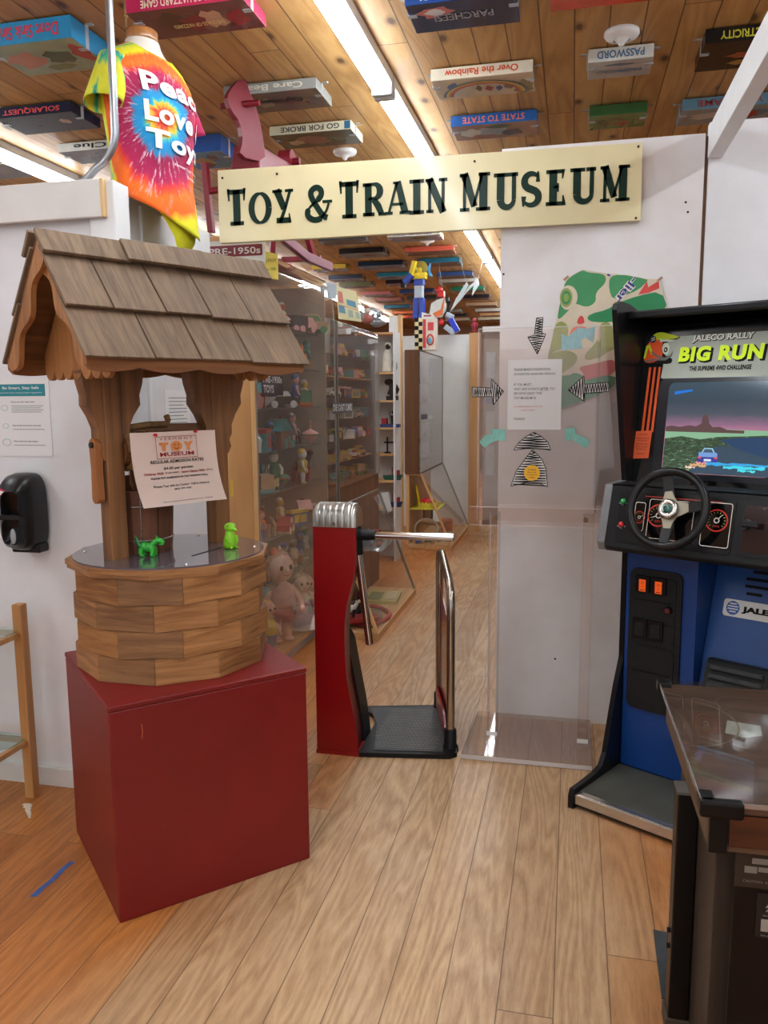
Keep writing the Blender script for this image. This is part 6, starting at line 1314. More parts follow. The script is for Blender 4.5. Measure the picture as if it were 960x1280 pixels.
# ------------------------------------------------------------ board game boxes wired to the ceiling
m_clip = acrylic('clear_clip', (0.9, 0.92, 0.94), 0.35, 1.0, (0.85, 0.88, 0.9))
def boxmat(c, r=0.25): return M('print_%d_%d_%d' % c, c, r, var=0.12, scale=9, coat=0.5)
OR1 = ['first', 'second', 'third', 'fourth', 'fifth', 'sixth', 'seventh', 'eighth', 'ninth', 'tenth', 'eleventh', 'twelfth']
def gamebox(label, x0, x1, y, dep, c_spine, c_art, title=None, c_title=(240, 240, 240), blobs=(), art_title=None, h=0.048, tilt=0.0, band=None, bold=0.02, zt=3.0425, group='board game boxes mounted on the ceiling'):
    cx = (x0 + x1) / 2; w_ = x1 - x0
    t = thing('game_box', label, 'game box', (cx, y, zt), tilt, group)
    b_ = MB(); b_.box(-w_ / 2, w_ / 2, 0, dep, -h, 0); b_.build('box', [boxmat(c_spine)], t, bevel=0.0015)
    b_ = MB(); b_.box(-w_ / 2 + 0.003, w_ / 2 - 0.003, 0.003, dep - 0.003, -h - 0.0012, -h - 0.0004); cv_ = b_.build('cover_art', [boxmat(c_art)], t)
    if blobs:
        b_ = MB(); mats_ = []; rr_ = random.Random(label)
        for bi, (bx, by, bw, bh, bc) in enumerate(blobs):
            mats_.append(boxmat(bc)); N = 12; k1, k2 = rr_.uniform(0, 6), rr_.uniform(0, 6)
            pts = [((bx + bw * math.cos(2 * PI * q / N) * (1 + 0.25 * math.sin(3 * q + k1))) * w_ / 2, dep / 2 + (by + bh * math.sin(2 * PI * q / N) * (1 + 0.25 * math.sin(2 * q + k2))) * dep / 2) for q in range(N)]
            pts = [(max(-w_ / 2 + 0.004, min(w_ / 2 - 0.004, p[0])), max(0.004, min(dep - 0.004, p[1]))) for p in pts]
            b_.flat([(-p[0], p[1]) for p in pts], (0, 0, -h - 0.0014 - 0.0002 * bi), -X, Y, bi)
        b_.build('cover_picture', mats_, cv_)
    if title:
        b_ = MB(); th = h * 0.60; tw = w_ * (0.72 if len(title) > 6 else 0.5)
        if title == '~':      # print too small to read: a row of strokes
            r_t = random.Random(label); x_ = -tw / 2
            while x_ < tw / 2 - 0.012:
                wd = r_t.uniform(0.007, 0.016); b_.box(x_, x_ + wd, -0.0014, -0.0003, -h * 0.80 + r_t.uniform(0, 0.004), -h * 0.25); x_ += wd + r_t.uniform(0.004, 0.009)
        else: b_.text(title, (0, -0.0012, -h * 0.22), -X, -Z, th, 0, w=tw, align='c', offset=bold); b_.build('spine_title', [M('ink_%d_%d_%d' % c_title, c_title, 0.5, var=0)], t)
    if band:
        b_ = MB(); b_.box(-w_ / 2 + w_ * band[0], -w_ / 2 + w_ * band[1], -0.0011, -0.0002, -h + 0.004, -0.004); b_.build('spine_band', [boxmat(band[2])], t)
    if art_title:
        b_ = MB(); b_.text(art_title[0], (0, dep * art_title[3], -h - 0.0032), -X, Y, art_title[2], 0, w=w_ * art_title[4], align='c', offset=0.02); b_.build('cover_title', [M('ink_%d_%d_%d' % art_title[1], art_title[1], 0.5, var=0)], cv_)
    for s in (-1, 1):
        b_ = MB(); cy = dep * 0.35; xo = s * (w_ / 2 + 0.0025)
        b_.box(min(xo, xo + s * 0.002), max(xo, xo + s * 0.002), cy - 0.012, cy + 0.012, -h - 0.006, 0.004)
        b_.box(min(xo, xo - s * 0.035), max(xo, xo - s * 0.035), cy - 0.012, cy + 0.012, -h - 0.006, -h - 0.0035)
        b_.box(min(xo, xo + s * 0.030), max(xo, xo + s * 0.030), cy - 0.010, cy + 0.010, 0.003, 0.0065); b_.build('clear_clip', [m_clip], t)
    return t
R_ = lambda *c: c
gamebox("pale blue game box with red lettering near the upper left corner", -2.42, -2.00, 3.08, 0.30, (40, 140, 190), (150, 168, 132), "Dont Sink Sink!", (200, 40, 60), [(-0.5, 0, 0.4, 0.5, (196, 130, 96)), (0.25, 0.0, 0.3, 0.4, (40, 90, 60)), (0.8, -0.1, 0.2, 0.5, (180, 60, 50)), (0.0, 0.6, 0.3, 0.2, (110, 130, 80))], h=0.085, zt=3.0425 + 0.0)
gamebox('pink and red game box with faces on its lid above the dress form', -1.73, -1.24, 3.03, 0.24, (196, 40, 90), (104, 60, 62), 'DUKES OF HAZZARD GAME', (236, 214, 190), [(-0.4, -0.1, 0.25, 0.6, (70, 48, 44)), (0.3, 0.0, 0.2, 0.6, (200, 160, 136)), (0.7, 0.1, 0.2, 0.5, (150, 40, 50)), (-0.05, 0.1, 0.22, 0.5, (130, 50, 60))], ('THE DUKES OF HAZZARD', (220, 190, 130), 0.03, 0.55, 0.45))
gamebox('black game box with a brown planet on its lid, left of the dress form', -3.03, -2.56, 3.90, 0.27, (30, 34, 54), (38, 36, 40), 'SOLARQUEST', (200, 50, 50), [(0.5, -0.1, 0.13, 0.25, (170, 130, 100)), (-0.3, 0.3, 0.06, 0.12, (120, 120, 130)), (0.05, -0.5, 0.05, 0.1, (110, 110, 120))], h=0.05)
gamebox('white and grey game box half hidden behind the dress form', -3.06, -2.62, 4.50, 0.25, (214, 210, 200), (120, 124, 130), 'Clue', (40, 40, 40), [(0.2, 0, 0.5, 0.5, (70, 76, 84))])
gamebox('cream game box cut off by the left edge of the picture', -3.90, -3.46, 4.62, 0.30, (226, 220, 196), (70, 62, 56), None, blobs=[(0, 0, 0.5, 0.5, (120, 90, 60))], band=(0.7, 0.95, (60, 60, 60)))
gamebox('blue game box with a gold car picture right of the dress form', -2.33, -2.03, 4.56, 0.33, (30, 80, 150), (90, 150, 190), '~', (220, 210, 170), [(-0.2, 0.1, 0.45, 0.4, (180, 160, 110)), (0.3, -0.3, 0.2, 0.3, (60, 60, 70)), (-0.3, 0.5, 0.3, 0.3, (60, 70, 60))], h=0.095)
gamebox('grey game box with grey lettering behind the rocking horse head', -1.72, -1.24, 3.92, 0.26, (150, 152, 148), (104, 108, 104), 'Care Bears', (210, 206, 190), [(-0.3, 0, 0.2, 0.5, (130, 140, 130)), (0.4, 0, 0.25, 0.4, (80, 86, 84)), (0.75, 0.2, 0.15, 0.4, (60, 90, 110))], ('Care Bears', (50, 52, 56), 0.05, 0.35, 0.55))
gamebox('cream game box with small black title above the left half of the museum sign', -1.715, -1.235, 4.53, 0.26, (222, 218, 190), (72, 90, 78), 'GO FOR BROKE', (60, 60, 60), [(-0.1, 0, 0.5, 0.5, (150, 120, 110)), (0.5, 0.1, 0.25, 0.4, (90, 120, 100)), (-0.55, 0.2, 0.2, 0.3, (180, 170, 150))], band=(0.92, 0.99, (50, 110, 150)))
gamebox('dark blue game box with a small red cross patch beside the ceiling light', -0.66, -0.24, 3.22, 0.24, (20, 74, 150), (24, 38, 84), 'PARCHEESI', (220, 226, 236), [(-0.5, -0.35, 0.32, 0.35, (200, 120, 120)), (-0.5, -0.35, 0.2, 0.2, (226, 222, 230))], ('PARCHEESI', (150, 150, 160), 0.055, 0.40, 0.55), h=0.055)
gamebox('red game box whose edge just shows at the top of the picture', -0.12, 0.33, 3.14, 0.28, (190, 40, 36), (204, 52, 44), None)
gamebox('white game box with a painted rainbow on its lid', -0.69, -0.215, 3.97, 0.25, (232, 226, 206), (206, 186, 160), 'Over the Rainbow', (214, 80, 30), [(0.78, 0.4, 0.2, 0.7, (110, 110, 60)), (-0.6, -0.2, 0.12, 0.4, (90, 110, 150)), (0.1, 0.2, 0.08, 0.25, (160, 50, 60)), (0.3, 0.25, 0.06, 0.25, (70, 80, 150)), (-0.1, 0.1, 0.06, 0.25, (60, 60, 70)), (0.5, 0.1, 0.1, 0.3, (130, 110, 90))], h=0.052)
# rainbow arcs on that lid
rb_ = MB(); rc = [(90, 100, 120), (200, 180, 70), (206, 110, 50), (170, 60, 60)]
for j in range(4):
    r0 = 0.205 - 0.012 * j
    for k in range(16):
        a0, a1 = PI * k / 16, PI * (k + 1) / 16; q = [(r0 * math.cos(a0) * 0.95, 0.075 + r0 * math.sin(a0) * -0.0 ), ]
        def RQ(r, a): return Vector((-0.4525 + r * math.cos(a), 3.97 + 0.215 - r * 0.85 * math.sin(a), 3.0425 - 0.052 - 0.0040 - 0.0001 * j))
        if RQ(r0, a0).y > 3.975 and RQ(r0, a1).y > 3.975: rb_.add([RQ(r0, a0), RQ(r0, a1), RQ(r0 - 0.0118, a1), RQ(r0 - 0.0118, a0)], [(0, 1, 2, 3)], j)
rb_par = [o for o in C.objects if o.name.startswith('game_box') and 'rainbow' in o['label']][0]
rb_.v = [v - rb_par.location for v in rb_.v]; rb_.build('painted_rainbow', [boxmat(c) for c in rc], rb_par)
gamebox('blue game box with red title above the middle of the museum sign', -0.69, -0.225, 4.62, 0.25, (30, 100, 180), (150, 110, 96), 'STATE TO STATE', (226, 120, 100), [(-0.1, 0, 0.4, 0.5, (160, 170, 180)), (-0.6, 0.0, 0.25, 0.5, (200, 196, 186)), (0.4, 0.3, 0.25, 0.4, (70, 80, 110)), (0.1, -0.6, 0.3, 0.2, (60, 110, 70))], h=0.055)
gamebox('small white and pale blue game box beside the smoke detector', 0.03, 0.31, 3.93, 0.20, (206, 208, 200), (176, 182, 184), 'PASSWORD', (60, 100, 140), [(0, -0.5, 0.5, 0.14, (90, 130, 160))], ('PASSWORD', (70, 110, 150), 0.035, 0.5, 0.7), h=0.055)
gamebox('green game box with yellow title above the white wall panel', 0.05, 0.345, 4.65, 0.23, (50, 100, 50), (86, 130, 84), '~', (210, 196, 80), [(0, 0.2, 0.45, 0.45, (110, 120, 90)), (0.2, 0.3, 0.2, 0.25, (150, 90, 70)), (-0.5, 0.0, 0.2, 0.4, (60, 100, 90))], h=0.052)
gamebox('black game box with yellow lettering left of the white beam', 0.51, 0.94, 3.85, 0.31, (26, 24, 22), (46, 44, 40), 'D BY ELECTRICITY', (190, 186, 40), [(0.3, -0.4, 0.2, 0.2, (176, 120, 60)), (-0.1, 0.0, 0.35, 0.2, (170, 90, 60)), (0.1, 0.4, 0.25, 0.2, (170, 70, 50)), (-0.2, 0.5, 0.2, 0.15, (180, 140, 70))], h=0.055)
gamebox('pale blue and grey game box crossed by the white beam', 0.52, 1.06, 4.67, 0.25, (96, 136, 156), (150, 160, 160), 'LE W     GAME', (150, 50, 50), [(0.85, 0, 0.12, 0.9, (150, 144, 120)), (0.3, 0, 0.3, 0.5, (110, 140, 156)), (0.35, 0.1, 0.12, 0.4, (170, 70, 60)), (-0.5, -0.1, 0.3, 0.4, (210, 206, 196))], h=0.055)
FAR = [
 ('dark grey game box in clear wrap just under the left end of the museum sign', -2.38, -1.93, 7.5, 0.24, (70, 72, 70), (110, 112, 110), None, None),
 ('black game box with red and white title left of the yellow headed robot', -2.38, -1.91, 8.2, 0.30, (34, 28, 28), (150, 152, 150), '~', (220, 110, 70)),
 ('navy game box with a shining lid, left of the yellow headed robot', -2.39, -1.88, 9.0, 0.30, (26, 40, 52), (120, 140, 170), '~', (200, 200, 190)),
 ('teal and white game box directly behind the robot arm', -2.37, -1.90, 9.8, 0.28, (30, 120, 140), (140, 160, 180), '~', (210, 230, 236)),
 ('black game box behind the robot hand', -2.40, -1.93, 10.42, 0.26, (40, 34, 44), (150, 140, 160), None, None),
 ('yellow game box beside the red rocker bar', -2.95, -2.55, 9.05, 0.25, (200, 160, 40), (150, 130, 110), '~', (170, 60, 40)),
 ('brown and white game box with red lettering behind the hanging banner', -3.00, -2.58, 9.85, 0.26, (60, 66, 84), (150, 150, 170), '~', (220, 90, 80)),
 ('olive game box behind the hanging banner', -3.04, -2.60, 10.45, 0.25, (120, 124, 84), (150, 152, 140), None, None),
 ('pink game box above the clear plastic bag', -2.98, -2.56, 11.4, 0.26, (190, 110, 100), (150, 150, 160), None, None),
 ('pink and black game box beyond the clear plastic bag', -2.96, -2.56, 12.15, 0.28, (170, 110, 100), (160, 150, 160), '~', (60, 40, 40)),
 ('teal blue game box with no lettering near the far left ceiling light', -3.05, -2.62, 13.1, 0.26, (36, 110, 140), (90, 130, 140), None, None),
 ('orange game box beyond the teal one near the far left light', -3.10, -2.72, 14.0, 0.28, (216, 110, 50), (200, 120, 70), None, None),
 ('orange red game box, farthest beside the left row of lights', -3.22, -2.84, 14.7, 0.28, (214, 90, 60), (210, 110, 80), None, None),
 ('pink red game box under the far left ceiling light', -3.78, -3.36, 14.8, 0.28, (206, 70, 90), (200, 90, 100), None, None),
 ('white game box with blue lettering just under the middle of the museum sign', -1.71, -1.22, 7.5, 0.25, (220, 216, 200), (170, 166, 176), 'CONCENTRATION', (40, 60, 140)),
 ('coral red game box, second behind the museum sign to the right of the robot', -1.71, -1.21, 8.28, 0.24, (206, 90, 66), (150, 112, 96), '~', (230, 150, 120)),
 ('teal game box with a cream corner to the right of the robot', -1.70, -1.24, 8.98, 0.28, (20, 110, 136), (120, 124, 130), '~', (220, 220, 210)),
 ('blue game box with a white label above the hanging jet figure', -1.65, -1.22, 9.96, 0.27, (50, 80, 130), (110, 112, 120), '~', (220, 210, 170)),
 ('white and orange game box above the hanging jet figure', -1.72, -1.23, 10.5, 0.28, (206, 196, 180), (150, 140, 130), '~', (210, 120, 60)),
 ('green game box with white lettering behind the grey wings', -1.68, -1.23, 11.3, 0.3, (20, 120, 84), (110, 120, 120), '~', (230, 236, 230)),
 ('black game box with a pink title in the column nearest the far tube light', -1.72, -1.24, 12.2, 0.3, (40, 36, 44), (110, 104, 104), '~', (200, 120, 120)),
 ('tan game box beyond the black one in the column nearest the tube light', -1.71, -1.22, 13.15, 0.3, (176, 146, 116), (130, 112, 100), None, None),
 ('white game box near the wall panel edge at the far end', -1.66, -1.24, 14.05, 0.3, (206, 206, 200), (150, 140, 130), None, None),
 ('tan and orange game box near the wall panel edge at the far end', -1.66, -1.28, 14.75, 0.3, (206, 160, 110), (170, 150, 130), None, None),
 ('cream game box with a red mark, last one beside the wall panel edge', -1.78, -1.36, 15.5, 0.3, (216, 210, 180), (190, 180, 160), '~', (190, 50, 40)),
 ('grey game box above the grey arm of the hanging jet figure', -2.26, -1.90, 14.0, 0.3, (150, 146, 136), (130, 120, 110), None, None),
 ('navy game box above the blue leg of the hanging jet figure', -2.29, -1.90, 14.7, 0.3, (40, 44, 64), (110, 100, 100), '~', (170, 160, 150)),
 ('cream game box with a faint red title, lowest above the hanging jet figure', -2.42, -1.94, 15.5, 0.3, (206, 200, 176), (180, 170, 150), '~', (200, 90, 80)),
 ('blue and black game box behind the robot chest', -2.42, -1.94, 11.36, 0.27, (30, 60, 110), (90, 90, 110), None, None),
 ('dark grey game box behind the robot waist', -2.46, -2.02, 12.1, 0.3, (66, 62, 60), (100, 96, 92), None, None)]
for (lab, x0, x1, y, dep, cs, ca_, tt, ct_) in FAR:
    gamebox(lab, x0, x1, y, dep, cs, ca_, tt, ct_ or (240, 240, 240), blobs=[(rnd.uniform(-0.5, 0.5), rnd.uniform(-0.3, 0.3), 0.3, 0.4, tuple(int(c * 0.7) for c in ca_))])
# ------------------------------------------------------------ smoke detectors
def detector(x, y, lab):
    t = thing('smoke_detector', lab, 'smoke detector', (x, y, 3.05), 0)
    b_ = MB(); b_.lathe([(0, 0), (0.072, 0), (0.074, -0.012), (0.066, -0.024), (0.040, -0.030), (0.034, -0.034)], (0, 0, 0), 28); b_.build('base', [m_white], t)
    b_ = MB(); b_.lathe([(0.034, -0.028), (0.026, -0.038), (0.014, -0.046), (0.012, -0.054), (0.008, -0.058), (0, -0.059)], (0, 0, 0), 20); b_.build('sensor_head', [m_white], t)
detector(0.166, 3.80, 'white round smoke detector in front of the small pale blue game box')
detector(-1.426, 5.08, 'white round smoke detector above the left half of the museum sign')
# overhead water sprinkler-like white hooks between the far boxes
for i, (x, y) in enumerate(((-1.42, 7.98), (-1.45, 10.95))):
    t = thing('smoke_detector', ['white smoke detector between the white box and the coral box under the sign', 'white smoke detector between the orange box and the green box far along the ceiling'][i], 'smoke detector', (x, y, 3.05), 0)
    b_ = MB(); b_.lathe([(0, 0), (0.072, 0), (0.074, -0.012), (0.066, -0.024), (0.040, -0.030), (0.034, -0.034)], (0, 0, 0), 20); b_.build('base', [m_white], t)
    b_ = MB(); b_.lathe([(0.034, -0.028), (0.026, -0.038), (0.014, -0.046), (0.012, -0.054), (0.008, -0.058), (0, -0.059)], (0, 0, 0), 16); b_.build('sensor_head', [m_white], t)
# ------------------------------------------------------------ toy makers used inside the display cases
def tmat(c, r=0.45): return M('toy_%d_%d_%d' % c, c, r, var=0.08, scale=25)
def doll(b, s, skin, cloth, m0=0):
    b.lathe([(0, 0.0), (0.13, 0.0), (0.15, 0.1), (0.17, 0.26), (0.12, 0.42), (0.14, 0.52), (0.12, 0.60), (0.05, 0.64)], (0, 0, 0.12 * s), 12, m0 + 1); b.v = b.v
def toy(kind, c1, c2, label, loc, s=0.12, rz=0.0, group=None):
    """a small toy about s metres tall or long"""
    b = MB(); g = s
    if kind in ('doll', 'figurine'):
        b.lathe([(0, 0.30), (0.13, 0.30), (0.16, 0.36), (0.12, 0.50), (0.15, 0.62), (0.10, 0.68), (0.05, 0.71)], (0, 0, 0), 12, 1)
        for q in (-0.075, 0.075):
            b.tube([(q, 0, 0.34), (q, 0, 0.18), (q, 0, 0.03)], [0.075, 0.06, 0.045], 8, 0); b.sph((q, -0.03, 0.03), (0.05, 0.08, 0.03), 8, 1)
            b.tube([(q * 1.7, 0, 0.64), (q * 2.9, -0.02, 0.50), (q * 2.4, -0.08, 0.38)], [0.05, 0.04, 0.035], 8, 0)
        b.sph((0, 0, 0.84), (0.13, 0.13, 0.15), 12, 0); b.sph((0, 0.02, 0.90), (0.135, 0.13, 0.11), 10, 1)
    elif kind == 'car':
        b.prism([(-0.5, 0.12), (-0.48, 0.30), (-0.28, 0.34), (-0.18, 0.52), (0.16, 0.52), (0.28, 0.34), (0.48, 0.28), (0.5, 0.12)], (0, 0.2, 0), X, Z, 0.4, 0)
        b.prism([(-0.24, 0.34), (-0.16, 0.49), (0.14, 0.49), (0.23, 0.34)], (0, 0.205, 0), X, Z, 0.41, 1)
        for x in (-0.3, 0.3):
            b.cyl((x, -0.22, 0.11), (x, 0.22, 0.11), 0.11, n=12, m=1)
    elif kind == 'truck':
        b.box(-0.5, 0.12, -0.19, 0.19, 0.16, 0.55, 0); b.prism([(0.14, 0.16), (0.14, 0.50), (0.32, 0.50), (0.40, 0.34), (0.5, 0.32), (0.5, 0.16)], (0, 0.18, 0), X, Z, 0.36, 1)
        for x in (-0.36, -0.1, 0.34): b.cyl((x, -0.21, 0.11), (x, 0.21, 0.11), 0.11, n=12, m=1)
    elif kind == 'animal':
        b.sph((0, 0, 0.45), (0.34, 0.18, 0.20), 12, 0); b.tube([(0.24, 0, 0.5), (0.38, 0, 0.68), (0.42, 0, 0.78)], [0.12, 0.09, 0.08], 8, 0); b.sph((0.46, 0, 0.80), (0.15, 0.09, 0.09), 10, 0)
        for x in (-0.22, 0.20):
            for y in (-0.1, 0.1): b.tube([(x, y, 0.42), (x + 0.02, y, 0.2), (x, y, 0.02)], [0.085, 0.05, 0.05], 8, 1)
        b.tube([(-0.32, 0, 0.5), (-0.44, 0, 0.4), (-0.46, 0, 0.25)], [0.05, 0.035, 0.03], 6, 1); b.cyl((0.40, 0.06, 0.86), (0.38, 0.08, 0.95), 0.035, 0.01, 6, 1); b.cyl((0.40, -0.06, 0.86), (0.38, -0.08, 0.95), 0.035, 0.01, 6, 1)
    elif kind == 'house':
        b.box(-0.35, 0.35, -0.25, 0.25, 0, 0.5, 0); b.prism([(-0.42, 0.5), (0, 0.85), (0.42, 0.5)], (0, 0.28, 0), X, Z, 0.56, 1); b.box(-0.08, 0.08, -0.26, -0.24, 0, 0.28, 1); b.box(0.16, 0.28, -0.26, -0.24, 0.2, 0.36, 1); b.box(0.2, 0.28, -0.05, 0.05, 0.6, 0.9, 0)
    elif kind == 'tin':
        b.box(-0.4, 0.4, -0.16, 0.16, 0, 0.5, 0); b.box(-0.41, 0.41, -0.17, 0.17, 0.42, 0.52, 1); b.box(-0.3, 0.3, -0.165, -0.155, 0.08, 0.36, 1)
    elif kind == 'boat':
        b.prism([(-0.5, 0.22), (-0.42, 0.0), (0.34, 0.0), (0.55, 0.24)], (0, 0.12, 0), X, Z, 0.24, 0); b.box(-0.25, 0.15, -0.07, 0.07, 0.22, 0.38, 1); b.cyl((-0.05, 0, 0.38), (-0.05, 0, 0.62), 0.05, n=10, m=1); b.cyl((0.25, 0, 0.22), (0.25, 0, 0.7), 0.012, n=6, m=1)
    elif kind == 'top':
        b.lathe([(0, 0.0), (0.05, 0.06), (0.30, 0.26), (0.33, 0.32), (0.28, 0.40), (0.08, 0.50), (0.03, 0.54), (0.03, 0.78), (0.06, 0.80), (0, 0.84)], (0, 0, 0), 16, 0); b.lathe([(0.335, 0.30), (0.34, 0.32), (0.335, 0.34)], (0, 0, 0), 16, 1)
    b.v = [v * g for v in b.v]
    nm = {'doll': 'doll', 'figurine': 'figurine', 'car': 'toy_car', 'truck': 'toy_truck', 'animal': 'toy_animal', 'house': 'toy_house', 'tin': 'toy_tin', 'boat': 'toy_boat', 'top': 'spinning_top'}[kind]
    o = b.build(nm, [tmat(c1), tmat(c2)]); o.location = loc; o.rotation_euler = (0, 0, rz)
    return tagit(o, label, {'figurine': 'figurine', 'doll': 'doll'}.get(kind, 'toy'), group)
PAL = {'red': (176, 44, 40), 'blue': (50, 84, 150), 'yellow': (214, 176, 60), 'green': (60, 120, 76), 'cream': (226, 212, 186), 'white': (224, 222, 216), 'brown': (120, 78, 50), 'pink': (222, 160, 150), 'orange': (214, 112, 50), 'black': (40, 38, 38), 'grey': (140, 140, 140), 'tan': (190, 150, 110), 'teal': (60, 140, 140)}
ORD = ['nearest', 'second', 'third', 'fourth', 'fifth', 'sixth', 'seventh', 'eighth', 'ninth']
SH = ['lowest', 'second lowest', 'third', 'fourth', 'fifth', 'sixth', 'seventh', 'eighth', 'ninth']
KN = {'doll': 'doll', 'figurine': 'figurine', 'car': 'toy car', 'truck': 'toy truck', 'animal': 'toy animal', 'house': 'toy house', 'tin': 'tin box', 'boat': 'toy boat', 'top': 'spinning top'}
def fill(shelves, y0, y1, x, kinds, where, group, size, seed, n=6, first=0):
    r = random.Random(seed)
    for si, z in enumerate(shelves):
        for k in range(n):
            y = y0 + (y1 - y0) * (k + 0.5) / n + r.uniform(-0.03, 0.03); kd = r.choice(kinds); c1 = r.choice(list(PAL)); c2 = r.choice([c for c in PAL if c != c1])
            s = size * r.uniform(0.75, 1.1) * (1.1 if kd in ('car', 'truck', 'boat', 'tin') else 1.0)
            toy(kd, PAL[c1], PAL[c2], '%s and %s %s, %s on the %s shelf of the %s' % (c1, c2, KN[kd], ORD[k], SH[si + first], where), (x + r.uniform(-0.05, 0.05), y, z), s, r.uniform(-0.9, 0.9) + (PI / 2 if kd in ('car', 'truck', 'boat', 'animal') else PI / 2), group)
m_pl = wood('plywood_panel', (186, 134, 80), (212, 164, 108), 'Z', fine=10, rough=0.45, contrast=0.3); m_ple = wood('plywood_edge', (206, 160, 104), (226, 184, 130), 'Z', fine=18, rough=0.5)
m_plx = wood('case_wood_y', (190, 142, 92), (220, 176, 124), 'Y', fine=16, rough=0.5); m_ppx = wood('case_wood_x', (190, 142, 92), (220, 176, 124), 'X', fine=16, rough=0.5)
m_brn = wood('case_brown', (92, 58, 34), (124, 82, 50), 'Z', fine=12, rough=0.45); m_bck = M('case_back', (170, 158, 140), 0.7, var=0.15, scale=4)
m_cl = acrylic('case_acrylic', (0.92, 0.92, 0.92), 0.11, 1.0, (0.66, 0.64, 0.62), ior=1.5, rough=0.04, gain=1.5)
m_gsh = acrylic('shelf_sheet', (0.86, 0.88, 0.88), 0.15, 0.9, (0.55, 0.57, 0.56))
m_met = M('case_metal_edge', (150, 146, 138), 0.3, 0.7, var=0.05)

# ------------------------------------------------------------ tall case of old toys
c1 = thing('display_case', 'tall plywood and clear acrylic toy case labelled PRE-1950s TOYS behind the wishing well', 'display case', (-1.55, 3.80, 0), 0)
YL = 1.40
mb = MB(); mb.box(-0.50, -0.028, 0.0, 0.018, 0.0, 2.21); mb.build('side_panel', [m_pl], c1)
mb = MB(); mb.box(-0.026, 0.0, -0.004, 0.022, 0.0, 2.10); mb.build('edge_strip', [m_ple], c1, bevel=0.002)
mb = MB(); mb.box(-0.51, -0.50, 0.0, YL, 0.0, 2.285); mb.build('back_panel', [m_bck], c1)
mb = MB(); mb.box(-0.50, -0.06, YL - 0.015, YL, 0.0, 2.24); mb.build('far_side_panel', [m_bck], c1)
mb = MB(); mb.box(-0.50, -0.02, 0.02, YL, 0.055, 0.075); mb.build('case_floor', [m_plx], c1)
mb = MB(); mb.box(-0.055, -0.03, 0.0, YL, 0.0, 0.055); mb.build('plinth', [M('plinth_grey', (176, 170, 166), 0.5, var=0.05)], c1)
# curved acrylic front: straight up, then a quarter round over the top
prof_ = [(0.0, 0.07), (0.0, 1.98)] + [(-0.07 + 0.07 * math.cos(PI / 2 * k / 10), 1.98 + 0.305 * math.sin(PI / 2 * k / 10)) for k in range(1, 11)] + [(-0.50, 2.285)]
def extr(mb_, prof, y0, y1, m=0, sm=True):
    vs = [(p[0], y0, p[1]) for p in prof] + [(p[0], y1, p[1]) for p in prof]; k = len(prof); mb_.add(vs, [(i, i + 1, i + 1 + k, i + k) for i in range(k - 1)], m, sm); return mb_
mb = extr(MB(), prof_, 0.0, YL); mb.build('curved_front', [m_cl], c1)
mb = MB(); mb.box(-0.50, -0.075, 0.0, YL, 2.262, 2.280); mb.build('top_panel', [m_pl], c1)
mb = MB(); mb.tube([(p[0] + 0.001, YL, p[1]) for p in prof_], 0.005, 6); mb.build('far_edge', [m_met], c1)
mb = MB(); mb.tube([(0.001, 0.002, 0.07), (0.001, 0.002, 2.0)], 0.004, 6); mb.build('near_edge', [m_met], c1)
SHZ = [0.44, 0.72, 0.98, 1.22, 1.46, 1.70, 1.93]
for z in SHZ:
    mb = MB(); mb.box(-0.49, -0.10, 0.02, YL - 0.02, z - 0.008, z); mb.build('shelf', [m_gsh], c1)
pre = thing('case_label', 'dark label with white letters reading PRE-1950s TOYS on the tall case front', 'label', (-1.546, 3.89, 1.585), 0)
mb = MB(); mb.box(0, 0.0015, -0.01, 0.30, -0.055, 0.055); mb.build('plate', [M('label_brown', (66, 50, 50), 0.4, var=0.03)], pre)
mb = MB(); mb.text('PRE-1950s', (0.003, 0.008, 0.010), Y, Z, 0.034, 0, w=0.27, offset=0.01); mb.text('TOYS', (0.003, 0.008, -0.042), Y, Z, 0.040, 0, w=0.145, offset=0.01); mb.build('lettering', [M('label_white', (226, 226, 226), 0.5, var=0)], pre)
GR1 = 'old toys in the tall case behind the wishing well'
fill(SHZ, 3.86, 5.12, -1.70, ['doll', 'figurine', 'animal', 'truck', 'car', 'house', 'tin', 'top', 'boat'], 'tall toy case', GR1, 0.21, 11, 9, 1)
